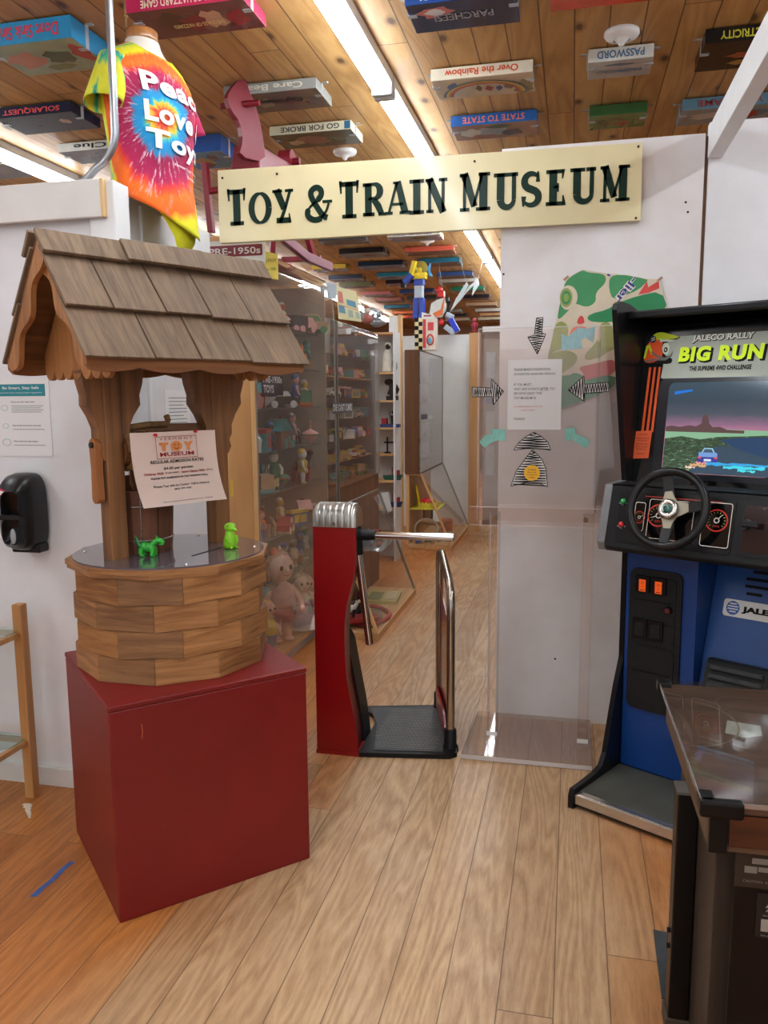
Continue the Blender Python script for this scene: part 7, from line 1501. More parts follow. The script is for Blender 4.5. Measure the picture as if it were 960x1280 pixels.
# the dolls standing on the floor of that case
def kewpie(label, loc, s, skin, dress, hair, rz):
    t = thing('doll', label, 'doll', loc, rz); 
    b = MB(); b.lathe([(0, 0.28), (0.13, 0.29), (0.165, 0.38), (0.14, 0.52), (0.12, 0.60), (0.05, 0.66)], (0, 0, 0), 16)
    b.sph((0, 0, 0.80), (0.15, 0.145, 0.16), 16)
    for q in (-0.07, 0.07): b.tube([(q, 0, 0.32), (q, -0.01, 0.18), (q, 0, 0.04)], [0.08, 0.066, 0.05], 10); b.sph((q, -0.035, 0.03), (0.05, 0.085, 0.032), 10)
    for q in (-1, 1): b.tube([(q * 0.12, 0, 0.57), (q * 0.21, -0.03, 0.46), (q * 0.20, -0.10, 0.36)], [0.05, 0.042, 0.034], 8); b.sph((q * 0.195, -0.12, 0.345), 0.042, 8)
    b.sph((0, -0.145, 0.79), (0.022, 0.02, 0.02), 8); b.v = [v * s for v in b.v]; b.build('body', [tmat(skin, 0.35)], t)
    if dress:
        b = MB()
        if dress[1] == 'gown': b.lathe([(0.30, 0.03), (0.27, 0.12), (0.22, 0.26), (0.15, 0.44), (0.14, 0.56), (0.10, 0.62), (0.06, 0.64)], (0, 0, 0), 20)
        else: b.lathe([(0.145, 0.36), (0.175, 0.40), (0.155, 0.52), (0.14, 0.60), (0.07, 0.645)], (0, 0, 0), 18)
        b.v = [v * s for v in b.v]; b.build('dress' if dress[1] == 'gown' else 'shirt', [tmat(dress[0], 0.8)], t)
        if len(dress) > 2:
            b = MB(); b.lathe([(0.10, 0.10), (0.14, 0.20), (0.17, 0.34), (0.165, 0.38)], (0, 0, 0), 18); b.v = [v * s for v in b.v]; b.build('trousers', [tmat(dress[2], 0.8)], t)
    b = MB()
    for q in (-0.055, 0.055): b.sph((q, -0.135, 0.82), (0.022, 0.014, 0.028), 8, 0)
    b.tube([(-0.03, -0.147, 0.745), (0, -0.152, 0.738), (0.03, -0.147, 0.745)], 0.007, 6, 1); b.v = [v * s for v in b.v]; b.build('painted_face', [tmat((40, 34, 40)), tmat((190, 70, 60))], t)
    b = MB(); b.sph((0, 0.035, 0.855), (0.15, 0.13, 0.135), 14); b.sph((0, 0, 0.99), (0.03, 0.03, 0.045), 8); b.v = [v * s for v in b.v]; b.build('hair', [tmat(hair, 0.7)], t)
    return t
kewpie('large pink bisque doll with a red bow standing in front in the tall case', (-1.665, 4.38, 0.076), 0.56, (224, 178, 160), ((206, 160, 148), 'shirt'), (196, 150, 124), 0.9)
kewpie('small doll in a yellow shirt and blue trousers at the bottom of the tall case', (-1.645, 4.11, 0.076), 0.33, (222, 170, 140), ((214, 184, 70), 'shirt', (110, 130, 160)), (200, 140, 90), 1.2)
kewpie('doll in a long white lace gown at the bottom of the tall case', (-1.63, 4.66, 0.076), 0.36, (226, 186, 166), ((226, 214, 204), 'gown'), (190, 150, 120), 0.8)
kewpie('small bare pink doll beside the white gowned doll', (-1.66, 4.86, 0.076), 0.30, (224, 176, 156), None, (180, 140, 110), 0.7)
kewpie('brown doll at the dark back corner of the tall case bottom', (-1.80, 4.30, 0.076), 0.34, (150, 110, 84), ((170, 60, 56), 'gown'), (80, 50, 40), 1.0)
b = MB(); b.sph((0, 0, 0), (0.03, 0.02, 0.03), 10); o = b.build('doll_bow', [tmat((214, 90, 50))]); o.location = (0, 0, 0)
o.parent = [q for q in C.objects if 'large pink bisque' in q.get('label', '')][0]; o.location = (-0.04, 0, 0.545)

# things on top of the tall case
m_sgw = M('sign_white', (224, 224, 220), 0.5, var=0.02); m_dr = M('sign_dark_red', (130, 40, 50), 0.5, var=0.02)
s5 = thing('decade_sign', 'white card sign reading 1950s in a dark red band on top of the tall case', 'sign', (-1.585, 3.79, 2.165), 0)
mb = MB(); mb.prism(rrect(-0.30, 0.115, 0.0, 0.115, 0.01), (0, 0, 0), X, Z, 0.004); mb.build('card', [m_sgw], s5)
mb = MB(); mb.prism(rrect(-0.19, 0.100, 0.038, 0.092, 0.006), (0, -0.0042, 0), X, Z, 0.001); mb.build('red_band', [m_dr], s5)
mb = MB(); mb.text('PRE-1950s', (-0.18, -0.0062, 0.048), X, Z, 0.032, 0, w=0.27, offset=0.015); mb.build('lettering', [m_sgw], s5)
ys = thing('yellow_note', 'yellow paper note hanging beside the 1950s sign on the tall case', 'sign', (-1.455, 3.795, 2.160), 0)
mb = MB(); mb.prism([(-0.06, 0.075), (0.045, 0.045), (0.045, -0.075), (-0.06, -0.055)], (0, 0, 0), X, Z, 0.001); mb.build('sheet', [M('yellow_card', (222, 202, 96), 0.7, var=0.03)], ys)
mb = MB(); mb.text('TOYS FROM', (-0.05, -0.0022, 0.010), X, Z, 0.016, 0, w=0.085); mb.text('before 1950', (-0.045, -0.0022, -0.030), X, Z, 0.014, 0, w=0.08, shear=0.3); mb.build('handwriting', [m_ink], ys)
mb = MB(); mb.box(-0.24, 0.24, -0.012, 0.012, 0, 0.022)
lb_ = mb.build('wood_strip', [m_ppx], bevel=0.002); lb_.location = (-1.76, 3.83, 2.28); lb_.location.z = 2.287; tagit(lb_, 'thin wooden strip along the top front of the tall toy case', 'wood strip')

# ------------------------------------------------------------ red rocking horse on top of the tall case, facing the entrance
hr = thing('rocking_horse', 'red painted wooden rocking horse on top of the tall case behind the museum sign', 'rocking horse', (-1.60, 3.90, 2.25), 0)
m_hr = M('horse_red', (122, 16, 32), 0.42, var=0.12, scale=8)
hd = Vector((0.55, 0.835, 0)).normalized(); q = hd.cross(Z)
hpts = [(-0.03, 0.44), (0.00, 0.52), (-0.015, 0.60), (-0.065, 0.645), (-0.085, 0.69), (-0.075, 0.725), (-0.035, 0.775), (-0.01, 0.80), (0.03, 0.80), (0.04, 0.765), (0.07, 0.72), (0.10, 0.64), (0.12, 0.55), (0.13, 0.44)]
mb = MB(); mb.prism(smooth(hpts, 1), (-0.035, 0.0, 0), hd, Z, 0.035); mb.build('head', [m_hr], hr, bevel=0.006)
c = Vector((-0.045, -0.01, 0.690)); mb = MB(); mb.cyl(c - X * 0.075, c + X * 0.125, 0.0145, n=14); mb.build('handle_bar', [m_hr], hr)
mb = MB(); mb.add([(-0.115, 0.06, 0.415), (0.045, 0.06, 0.405), (0.045, 0.06, 0.52), (-0.09, 0.06, 0.525), (-0.10, 0.62, 0.44), (0.06, 0.62, 0.44), (0.05, 0.62, 0.56), (-0.09, 0.62, 0.56)], [(0, 1, 2, 3), (5, 4, 7, 6), (3, 2, 6, 7), (1, 0, 4, 5), (1, 5, 6, 2), (4, 0, 3, 7)]); mb.build('body', [m_hr], hr, bevel=0.006)
mb = MB(); mb.cyl((-0.02, 0.55, 0.58), (0.05, 0.55, 0.58), 0.055, n=20); mb.cyl((0.05, 0.55, 0.57), (0.09, 0.55, 0.57), 0.02, n=12); mb.build('seat_back', [m_hr], hr)
mb = MB(); mb.bar((-0.225, 0.0, 0.435), (-0.210, 0.02, 0.10), 0.038, 0.030); mb.build('front_post', [m_hr], hr, bevel=0.003)
mb = MB(); mb.cyl((-0.215, 0.01, 0.30), (-0.10, 0.02, 0.31), 0.016, n=10); mb.build('foot_peg', [m_hr], hr)
for (a, b2) in (((-0.08, 0.10, 0.42), (-0.12, 0.10, 0.08)), ((0.03, 0.12, 0.42), (0.09, 0.16, 0.10)), ((0.04, 0.58, 0.45), (0.085, 0.78, 0.085)), ((-0.08, 0.58, 0.45), (-0.12, 0.64, 0.08))):
    mb = MB(); mb.bar(a, b2, 0.030, 0.034); mb.build('leg', [m_hr], hr, bevel=0.003)
m_hw = M('horse_red_worn', (124, 52, 66), 0.45, var=0.12, scale=8)
mb = MB(); mb.bar((0.105, 0.10, 0.108), (0.105, 0.62, 0.060), 0.030, 0.052); mb.bar((0.105, 0.60, 0.062), (0.105, 1.06, 0.078), 0.030, 0.052); mb.build('rocker', [m_hw], hr, bevel=0.003)
mb = MB(); mb.bar((-0.14, 0.05, 0.10), (-0.14, 0.55, 0.055), 0.030, 0.050); mb.bar((-0.14, 0.53, 0.056), (-0.14, 0.98, 0.078), 0.030, 0.050); mb.build('rocker', [m_hr], hr, bevel=0.003)
mb = MB(); mb.bar((-0.14, 0.14, 0.12), (0.105, 0.14, 0.12), 0.03, 0.03); mb.build('cross_bar', [m_hr], hr, bevel=0.003)
mb = MB(); mb.bar((-0.14, 0.86, 0.10), (0.105, 0.86, 0.10), 0.03, 0.03); mb.build('cross_bar', [m_hr], hr, bevel=0.003)

# ------------------------------------------------------------ die-cast car case
c2 = thing('display_case', 'tall clear acrylic case of model cars labelled CAST CARS beyond the first case', 'display case', (-1.55, 5.24, 0), 0)
YL2 = 1.22
mb = MB(); mb.box(-0.42, -0.01, 0.0, YL2, 0.0, 0.90); mb.build('base_cabinet', [m_brn], c2)
mb = MB(); mb.box(-0.42, -0.41, 0.0, YL2, 0.90, 2.06); mb.build('back_panel', [m_bck], c2)
mb = MB(); mb.box(-0.41, -0.03, YL2 - 0.012, YL2, 0.90, 2.02); mb.build('far_side_panel', [M('case_grey', (124, 126, 128), 0.4, var=0.06)], c2)
prof_ = [(0.0, 0.90), (0.0, 1.98)] + [(-0.07 + 0.07 * math.cos(PI / 2 * k / 6), 1.98 + 0.07 * math.sin(PI / 2 * k / 6)) for k in range(1, 7)] + [(-0.41, 2.05)]
mb = extr(MB(), prof_, 0.0, YL2); mb.build('acrylic_front', [m_cl], c2)
mb = MB(); mb.tube([(p[0], YL2, p[1]) for p in prof_], 0.005, 6); mb.build('far_edge', [m_met], c2)
mb = MB(); mb.box(-0.012, 0.004, 0.0, 0.028, 0.0, 2.03); mb.build('near_edge', [m_met], c2)
SH2 = [0.92, 1.07, 1.22, 1.37, 1.52, 1.67, 1.82]
for z in SH2[1:]:
    mb = MB(); mb.box(-0.40, -0.06, 0.02, YL2 - 0.02, z - 0.008, z); mb.build('shelf', [m_plx if z in (1.07, 1.67) else m_gsh], c2)
fill(SH2, 5.28, 6.42, -1.66, ['car', 'truck', 'car', 'tin'], 'model car case', 'model vehicles in the second acrylic case', 0.13, 5, 9)
cl_ = thing('case_label', 'small dark label reading DIE CAST CARS on the second acrylic case', 'label', (-1.546, 5.22, 1.45), 0)
mb = MB(); mb.box(0, 0.001, -0.1, 0.40, -0.035, 0.035); mb.build('plate', [M('label_smoke', (70, 74, 78), 0.4, var=0.03)], cl_)
mb = MB(); mb.text('DIE CAST CARS', (0.0025, -0.09, -0.020), Y, Z, 0.045, 0, w=0.46, offset=0.01); mb.build('lettering', [M('label_white', (226, 226, 226), 0.5)], cl_)
# banner, note and bag on top
bn2 = thing('printed_banner', 'cream printed paper banner with red and blue blocks on top of the model car case', 'banner', (-1.56, 5.60, 2.16), 0)
P4 = [(-0.090, 0.140), (0.056, 0.100), (0.092, -0.110), (-0.075, -0.085)]
mb = MB(); mb.prism(P4, (0, 0, 0), X, Z, 0.002); mb.build('sheet', [M('banner_cream', (226, 216, 170), 0.6, var=0.04)], bn2)
mb = MB()
for pts, mi in (([(-0.075, 0.11), (-0.045, 0.10), (-0.035, 0.02), (-0.07, 0.03)], 0), ([(-0.015, 0.05), (0.05, 0.03), (0.058, -0.015), (-0.01, 0.01)], 1), ([(-0.072, 0.01), (-0.03, 0.0), (-0.02, -0.05), (-0.07, -0.04)], 1), ([(-0.005, -0.02), (0.03, -0.03), (0.035, -0.08), (0.0, -0.075)], 2), ([(0.05, -0.04), (0.08, -0.05), (0.085, -0.09), (0.055, -0.085)], 2), ([(-0.072, 0.016), (0.07, -0.026), (0.071, -0.030), (-0.072, 0.011)], 0)): mb.flat(pts, (0, -0.0035, 0), X, Z, mi)
mb.build('printed_blocks', [M('banner_red', (216, 130, 120), 0.6, var=0.05), M('banner_blue', (110, 160, 180), 0.6, var=0.05), M('banner_grey', (170, 184, 170), 0.6, var=0.05)], bn2)
mb = MB(); mb.prism([(-0.035, 0.06), (0.032, 0.045), (0.03, -0.055), (-0.032, -0.045)], (0, 0, 0), X, Z, 0.001); o = mb.build('paper_note', [M('note_blue_white', (196, 208, 216), 0.7, var=0.03)]); tagit(o, 'small bluish white paper note between the red rocker and the cream banner', 'note'); o.location = (-1.555, 5.18, 2.213)
mb = MB(); mb.prism([(-0.06, 0.02), (0.06, 0.02), (0.055, -0.02), (-0.05, -0.02)], (0, 0, 0), X, Z, 0.001); o = mb.build('paper_tag', [m_sgw]); tagit(o, 'small white paper tag taped inside the top of the model car case', 'note'); o.location = (-1.59, 5.56, 1.985)
bg2 = thing('plastic_toy_bag', 'clear plastic bag of small parts lying on top of the model car case', 'bag', (-1.52, 6.1, 2.06), 0)
b = MB(); b.sph((0, 0, 0.09), (0.10, 0.06, 0.055), 14); b.tube([(-0.08, 0, 0.12), (-0.12, 0, 0.19), (-0.14, 0.0, 0.24)], [0.035, 0.02, 0.03], 10); b.sph((0.05, 0, 0.03), (0.07, 0.05, 0.03), 10); r7 = random.Random(7); b.v = [Vector((v.x + r7.uniform(-.008, .008), v.y, v.z + r7.uniform(-.008, .008))) for v in b.v]
b.build('bag', [acrylic('bag_plastic', (0.75, 0.78, 0.80), 0.3, 1.0, (0.6, 0.62, 0.64))], bg2)
b = MB()
for k in range(8): b.sph((r7.uniform(-0.06, 0.07), r7.uniform(-0.02, 0.02), r7.uniform(0.02, 0.10)), 0.014, 6, k % 2)
b.build('small_parts', [tmat((70, 70, 76)), tmat((190, 186, 176))], bg2)
b = MB(); b.sph((0, 0, 0.04), (0.04, 0.03, 0.04), 10, 0); b.sph((0, 0, 0.10), (0.028, 0.025, 0.028), 10, 1); b.cyl((0, 0, 0.12), (0, 0, 0.135), 0.03, 0.02, 10, 0); o = b.build('figurine', [tmat((150, 80, 70)), tmat((206, 190, 170))]); tagit(o, 'small brown and cream head figurine at the edge of the model car case top', 'figurine'); o.location = (-1.50, 5.9, 2.06)

# ------------------------------------------------------------ sloped prism cases on the floor
def prism_case(nm_label, x0, xf, y0, y1, zt, xt, near_open):
    t = thing('sloped_case', nm_label, 'display case', (xf, y0, 0), 0); D = y1 - y0
    mb = MB(); mb.box(x0 - xf, 0.012, -0.012, D + 0.012, 0.0, 0.045); mb.build('base_frame', [m_plx], t, bevel=0.002)
    for yy, k in ((0.0, 0), (D, 1)):
        mb = MB(); mb.bar((0.0, yy, 0.045), (xt - xf, yy, zt), 0.030 if k == 0 else 0.012, 0.018); mb.build('sloped_frame', [m_ple if k == 0 else m_met], t)
    mb = MB(); mb.add([(0.004, 0, 0.045), (0.004, D, 0.045), (xt - xf + 0.004, D, zt + 0.004), (xt - xf + 0.004, 0, zt + 0.004)], [(0, 1, 2, 3)]); mb.build('sloped_sheet', [acrylic('sloped_acrylic', (0.93, 0.92, 0.90), 0.06, 1.0, (0.7, 0.68, 0.66))], t)
    mb = MB(); mb.tube([(xt - xf, 0, zt), (xt - xf, D, zt)], 0.006, 6); mb.build('top_edge', [m_met], t)
    if not near_open:
        mb = MB(); mb.add([(0, D, 0.045), (xt - xf, D, zt), (x0 - xf, D, zt), (x0 - xf, D, 0.045)], [(0, 1, 2, 3)]); mb.build('end_sheet', [acrylic('end_acrylic', (0.95, 0.94, 0.93), 0.03, 0.8)], t)
    return t
pc1 = prism_case('low sloped clear case with wooden frame on the floor behind the turnstile', -1.52, -1.165, 4.75, 5.98, 0.82, -1.45, False)
mb = MB(); mb.box(-0.33, -0.05, 0.35, 1.0, 0.50, 0.508); mb.build('inner_shelf', [m_gsh], pc1)
mb = MB(); mb.prism([(-0.06, 0.06), (0.03, 0.08), (0.06, -0.07), (0.01, -0.09)], (-0.235, 1.24, 0.72), X, Z, 0.002); mb.build('white_tape', [m_sgw], pc1)
GRB = 'toys in the sloped case behind the turnstile'
def loose(nm, label, cat, builder, mats, loc, rz=0.0, group=None):
    b = MB(); builder(b); o = b.build(nm, mats); o.location = loc; o.rotation_euler = (0, 0, rz); return tagit(o, label, cat, group)
loose('toy_race_track', 'red and grey toy race track loop lying in the sloped case behind the turnstile', 'toy', lambda b: (b.tube([(0.13 * math.cos(k * PI / 12) * (1 + 0.15 * math.cos(k * PI / 6)), 0.24 * math.sin(k * PI / 12), 0.016) for k in range(24)], 0.014, 8, 0, closed=True), b.prism([(0.10 * math.cos(k * PI / 12), 0.20 * math.sin(k * PI / 12)) for k in range(24)], (0, 0, 0), X, Y, 0.008, 1)), [tmat((176, 60, 64)), tmat((120, 116, 100))], (-1.315, 5.10, 0.046), 0.15)
loose('board_box', 'flat yellow and green printed game tray in the sloped case', 'game', lambda b: (b.box(-0.12, 0.12, -0.16, 0.16, 0, 0.025, 0), b.box(-0.10, 0.0, -0.13, 0.1, 0.0255, 0.027, 1), b.box(0.02, 0.10, -0.1, 0.13, 0.0255, 0.027, 2)), [tmat((196, 190, 120)), tmat((120, 140, 90)), tmat((210, 200, 170))], (-1.33, 5.62, 0.046), 0.1)
toy('doll', (120, 50, 50), (60, 46, 50), 'dark red doll lying near the back of the sloped case', (-1.40, 5.25, 0.05), 0.20, 0.6, GRB)
toy('truck', (70, 60, 60), (40, 40, 44), 'dark grey toy truck on the floor of the sloped case', (-1.42, 5.05, 0.05), 0.20, 1.2, GRB)
toy('car', (176, 44, 40), (30, 30, 34), 'red toy car on the clear shelf of the sloped case', (-1.36, 5.55, 0.509), 0.12, 1.2, GRB)
toy('boat', (110, 130, 150), (180, 190, 200), 'grey blue toy boat on the clear shelf of the sloped case', (-1.37, 5.28, 0.509), 0.16, 1.2, GRB)
loose('toy_skateboard', 'red rounded toy tray with black wheels at the near end of the sloped case', 'toy', lambda b: (b.prism(rrect(-0.16, 0.16, -0.07, 0.07, 0.05), (0, 0, 0.045), X, Y, 0.02, 0), [b.cyl((x, -0.07, 0.022), (x, 0.07, 0.022), 0.022, n=10, m=1) for x in (-0.1, 0.1)]), [tmat((150, 30, 26)), tmat((20, 20, 22))], (-1.34, 4.86, 0.046), 0.5)
toy('animal', (210, 206, 196), (40, 40, 44), 'white and black toy animal at the near end of the sloped case', (-1.37, 4.84, 0.112), 0.13, 0.4, GRB)

# ------------------------------------------------------------ shelves of statues
st = thing('statue_shelves', 'open shelf unit with pale wood shelves of dark figurines beside the model car case', 'shelf', (-1.83, 7.20, 0), 0)
mb = MB(); mb.box(-0.10, 0.245, 0.25, 0.26, 0.0, 2.12); mb.build('back_panel', [M('shelf_back_white', (206, 204, 202), 0.6, var=0.04)], st)
for x in (-0.12, 0.235):
    mb = MB(); mb.box(x, x + 0.012, 0.0, 0.26, 0.0, 2.12); mb.build('side_panel', [m_white], st)
STZ = [0.26, 0.505, 0.76, 1.01, 1.25, 1.50, 1.755, 2.11]
for z in STZ:
    mb = MB(); mb.box(-0.108, 0.235, 0.0, 0.25, z - 0.018, z); mb.build('shelf', [m_ppx], st)
GS = 'figurines on the open statue shelves'
def robe(b): b.lathe([(0, 0), (0.055, 0.0), (0.06, 0.02), (0.05, 0.10), (0.045, 0.16), (0.03, 0.195), (0.015, 0.205)], (0, 0, 0), 14, 0); b.sph((0, 0, 0.235), (0.025, 0.025, 0.03), 12, 1); b.sph((0, 0.006, 0.243), (0.029, 0.027, 0.03), 12, 0)
def bust(b): b.box(-0.05, 0.05, -0.04, 0.04, 0, 0.04, 0); b.tube([(-0.01, 0, 0.04), (0.02, 0, 0.10), (0.0, 0, 0.155)], [0.045, 0.05, 0.035], 12, 0); b.sph((-0.03, 0, 0.165), (0.045, 0.028, 0.03), 12, 0)
def knight(b): b.box(-0.10, 0.08, -0.04, 0.04, 0, 0.03, 1); b.tube([(0.02, 0, 0.03), (0.02, 0, 0.11)], [0.02, 0.028], 8, 0); b.sph((0.02, 0, 0.14), 0.02, 10, 0); b.cyl((-0.01, 0, 0.03), (-0.015, 0, 0.15), 0.004, n=6, m=0); b.box(-0.09, -0.04, -0.03, 0.03, 0.03, 0.085, 2)
def cross(b): b.cyl((0, 0, 0), (0, 0, 0.15), 0.008, n=8, m=0); b.cyl((-0.03, 0, 0.10), (0.06, 0, 0.10), 0.008, n=8, m=0); b.cyl((0, 0, 0), (0, 0, 0.012), 0.03, n=12, m=0)
def shipb(b): b.prism([(-0.09, 0.04), (-0.07, 0), (0.08, 0), (0.10, 0.05)], (0, 0.025, 0), X, Z, 0.05, 0); b.cyl((0, 0, 0.03), (0, 0, 0.12), 0.005, n=6, m=1); b.box(0.03, 0.07, -0.02, 0.02, 0.04, 0.09, 1)
dkb = tmat((50, 36, 28)); 
for (nm, lab, f, mts, x, z) in (('figurine', 'white robed monk figurine on the statue shelf beside the model car case', robe, [tmat((222, 216, 200)), dkb], -1.665, 1.7555), ('figurine', 'dark carved animal bust on the open statue shelf', bust, [dkb], -1.625, 1.5005), ('figurine', 'dark knight figurine with a lance and red block on a blue base', knight, [dkb, tmat((44, 60, 110)), tmat((150, 30, 40))], -1.635, 1.2505), ('figurine', 'black cross shaped figurine on the statue shelf below the knight', cross, [tmat((24, 24, 26))], -1.675, 1.0105), ('toy_boat', 'dark green toy boat with red cabin on the statue shelf', shipb, [tmat((30, 80, 60)), tmat((150, 40, 44))], -1.63, 0.7605), ('toy_boat', 'dark blue toy boat with red cabin on the lower statue shelf', shipb, [tmat((40, 46, 90)), tmat((150, 40, 44))], -1.63, 0.5055), ('figurine', 'tall dark vase shaped figurine next to the white monk', lambda b: b.lathe([(0, 0), (0.02, 0), (0.028, 0.04), (0.024, 0.09), (0.012, 0.11)], (0, 0, 0), 12, 0), [dkb], -1.605, 1.7555)):
    loose(nm, lab, 'figurine' if nm == 'figurine' else 'toy', f, mts, (x, 7.30, z), 0, GS)

# ------------------------------------------------------------ white partitions and posts along the aisle
mb = MB(); mb.box(-1.735, -1.645, 7.66, 7.72, 0, 2.30); struct('wall_partition_1', mb, M('partition_white', (222, 222, 218), 0.5, var=0.04))
mb = MB(); mb.box(-1.645, -1.612, 7.655, 7.725, 0, 2.31); struct('trim_3', mb, m_ple)
mb = MB(); mb.box(-2.6, -1.14, 9.32, 9.38, 0, 2.24); struct('wall_partition_2', mb, M('partition_white', (222, 222, 218), 0.5))
mb = MB(); mb.box(-1.135, -1.015, 9.05, 9.12, 0, 2.235); struct('trim_4', mb, wood('post_wood', (186, 134, 84), (212, 164, 112), 'Z', fine=14))
# brown cabinet with acrylic front
bc = thing('display_cabinet', 'brown wooden wall cabinet with a clear front further down the aisle', 'display cabinet', (-1.47, 7.86, 0.775), 0)
mb = MB(); mb.box(-0.155, -0.012, 0.0, 0.02, 0.0, 1.20); mb.build('near_side', [m_brn], bc)
mb = MB(); mb.box(-0.17, -0.155, 0, 1.44, 0, 1.20); mb.build('back_panel', [M('cabinet_back', (190, 188, 188), 0.6, var=0.05)], bc)
mb = MB(); mb.box(-0.155, 0.0, 0.0, 1.44, -0.015, 0.0); mb.box(-0.155, 0.0, 0, 1.44, 1.20, 1.215); mb.box(-0.155, 0.0, 1.42, 1.44, 0.0, 1.2); mb.build('frame', [m_brn], bc)
mb = MB(); mb.box(-0.006, -0.002, 0.02, 1.44, 0.0, 1.20); mb.build('clear_front', [acrylic('cabinet_front', (0.95, 0.95, 0.96), 0.15, 1.0, (0.80, 0.80, 0.82))], bc)
cz_ = [0.10, 0.30, 0.50, 0.70, 0.90]
for z in cz_:
    mb = MB(); mb.box(-0.15, -0.02, 0.03, 1.41, z - 0.006, z); mb.build('shelf', [m_gsh], bc)
for si, z in enumerate(cz_):
    for k in range(3):
        cc_ = ('white', 'cream', 'red', 'blue', 'grey')[(si * 2 + k) % 5]; c22 = ('brown', 'black', 'tan')[(si + k) % 3]
        toy(('figurine', 'car', 'animal')[(si + k) % 3], PAL[cc_], PAL[c22], '%s and %s %s, %s along the %s shelf of the brown cabinet' % (cc_, c22, ('figurine', 'toy car', 'toy animal')[(si + k) % 3], ORD[k], SH[si]), (-1.545, 8.1 + 0.42 * k, 0.775 + z), 0.10, PI / 2, 'small toys in the brown cabinet')
mb = MB(); mb.box(0, 0.002, 0, 0.30, -0.025, 0.025); lbx = thing('case_label', 'small dark label on the brown cabinet front', 'label', (-1.468, 7.95, 1.33), 0); mb.build('plate', [M('label_smoke', (70, 74, 78), 0.4)], lbx)
# second sloped case with open wooden end and toys
pc2 = prism_case('sloped clear case with open wooden end full of toys below the brown cabinet', -1.60, -1.16, 7.88, 9.25, 0.76, -1.46, True)
mb = MB(); mb.bar((-0.44, 0, 0.045), (-0.44, 0, 0.77), 0.03, 0.03); mb.bar((-0.46, 0, 0.76), (-0.29, 0, 0.76), 0.03, 0.02); mb.build('end_frame', [m_ple], pc2)
mb = MB(); mb.box(-0.42, -0.13, 0.0, 0.5, 0.402, 0.412); mb.build('yellow_shelf', [tmat((206, 196, 60))], pc2)
mb = MB(); mb.box(-0.44, -0.43, 0.05, 1.3, 0.045, 0.76); mb.build('back_board', [m_pl], pc2)
G2 = 'toys in the sloped case under the brown cabinet'
loose('toy_fort', 'red and yellow toy castle ring on the middle shelf of the open ended case', 'toy', lambda b: (b.lathe([(0.10, 0.0), (0.105, 0.03), (0.10, 0.05)], (0, 0, 0), 20, 1), b.lathe([(0, 0.10), (0.04, 0.095), (0.085, 0.06), (0.09, 0.03), (0.09, 0.0)], (0, 0, 0), 20, 0), [b.box(0.1 * math.cos(k * PI / 8) - 0.008, 0.1 * math.cos(k * PI / 8) + 0.008, 0.1 * math.sin(k * PI / 8) - 0.008, 0.1 * math.sin(k * PI / 8) + 0.008, 0, 0.06, 1) for k in range(16)]), [tmat((196, 30, 30)), tmat((216, 200, 60))], (-1.42, 8.02, 0.4125), 0, G2)
loose('toy_disc', 'upright yellow toy disc leaning inside the open ended case', 'toy', lambda b: b.lathe([(0, -0.008), (0.11, -0.01), (0.12, 0.0), (0.11, 0.01), (0, 0.008)], (0, 0, 0.12), 24, 0, axis=(1, 0.3, 0.15), sx=1.0, sy=1.0), [tmat((222, 196, 30))], (-1.535, 8.04, 0.4125), 0, G2)
loose('toy_train_loop', 'white toy train track loop at the bottom of the open ended case', 'toy', lambda b: (b.tube([(0.12 * math.cos(k * PI / 12), 0.02 * math.sin(k * PI / 12), 0.13 + 0.11 * math.sin(k * PI / 12)) for k in range(24)], 0.009, 8, 0, closed=True)), [tmat((210, 214, 210))], (-1.44, 8.05, 0.046), 0.3, G2)
r9 = random.Random(9)
for k in range(9):
    cA = ('blue', 'white', 'black', 'red', 'grey', 'teal', 'yellow', 'brown', 'orange')[k]
    toy(('car', 'animal', 'truck')[k % 3], PAL[cA], PAL[('black', 'white', 'blue')[k % 3]] if cA not in ('black', 'white', 'blue') else PAL['tan'], '%s %s at the bottom of the open ended sloped case' % (cA, ('toy car', 'toy animal', 'toy truck')[k % 3]), (-1.50 + 0.055 * (k % 5), 7.95 + 0.14 * (k // 3), 0.046), 0.10, r9.uniform(0, 3), G2)
loose('toy_box', 'small framed picture box with a portrait in the open ended case', 'toy', lambda b: (b.box(-0.05, 0.05, -0.02, 0.02, 0, 0.13, 0), b.box(-0.035, 0.035, -0.0215, -0.02, 0.02, 0.11, 1)), [tmat((110, 104, 100)), tmat((190, 170, 150))], (-1.475, 8.35, 0.24), 0.0, G2)
mb = MB(); mb.box(-0.42, -0.15, 0.40, 0.60, 0.18, 0.194); mb.build('step_shelf', [m_plx], pc2)
loose('toy_box', 'red and brown toy box near the far end of the open ended case', 'toy', lambda b: (b.box(-0.06, 0.06, -0.09, 0.09, 0, 0.12, 0), b.box(-0.061, 0.061, -0.091, 0.091, 0.09, 0.10, 1)), [tmat((196, 90, 50)), tmat((120, 60, 40))], (-1.35, 8.85, 0.046), 0.2, G2)

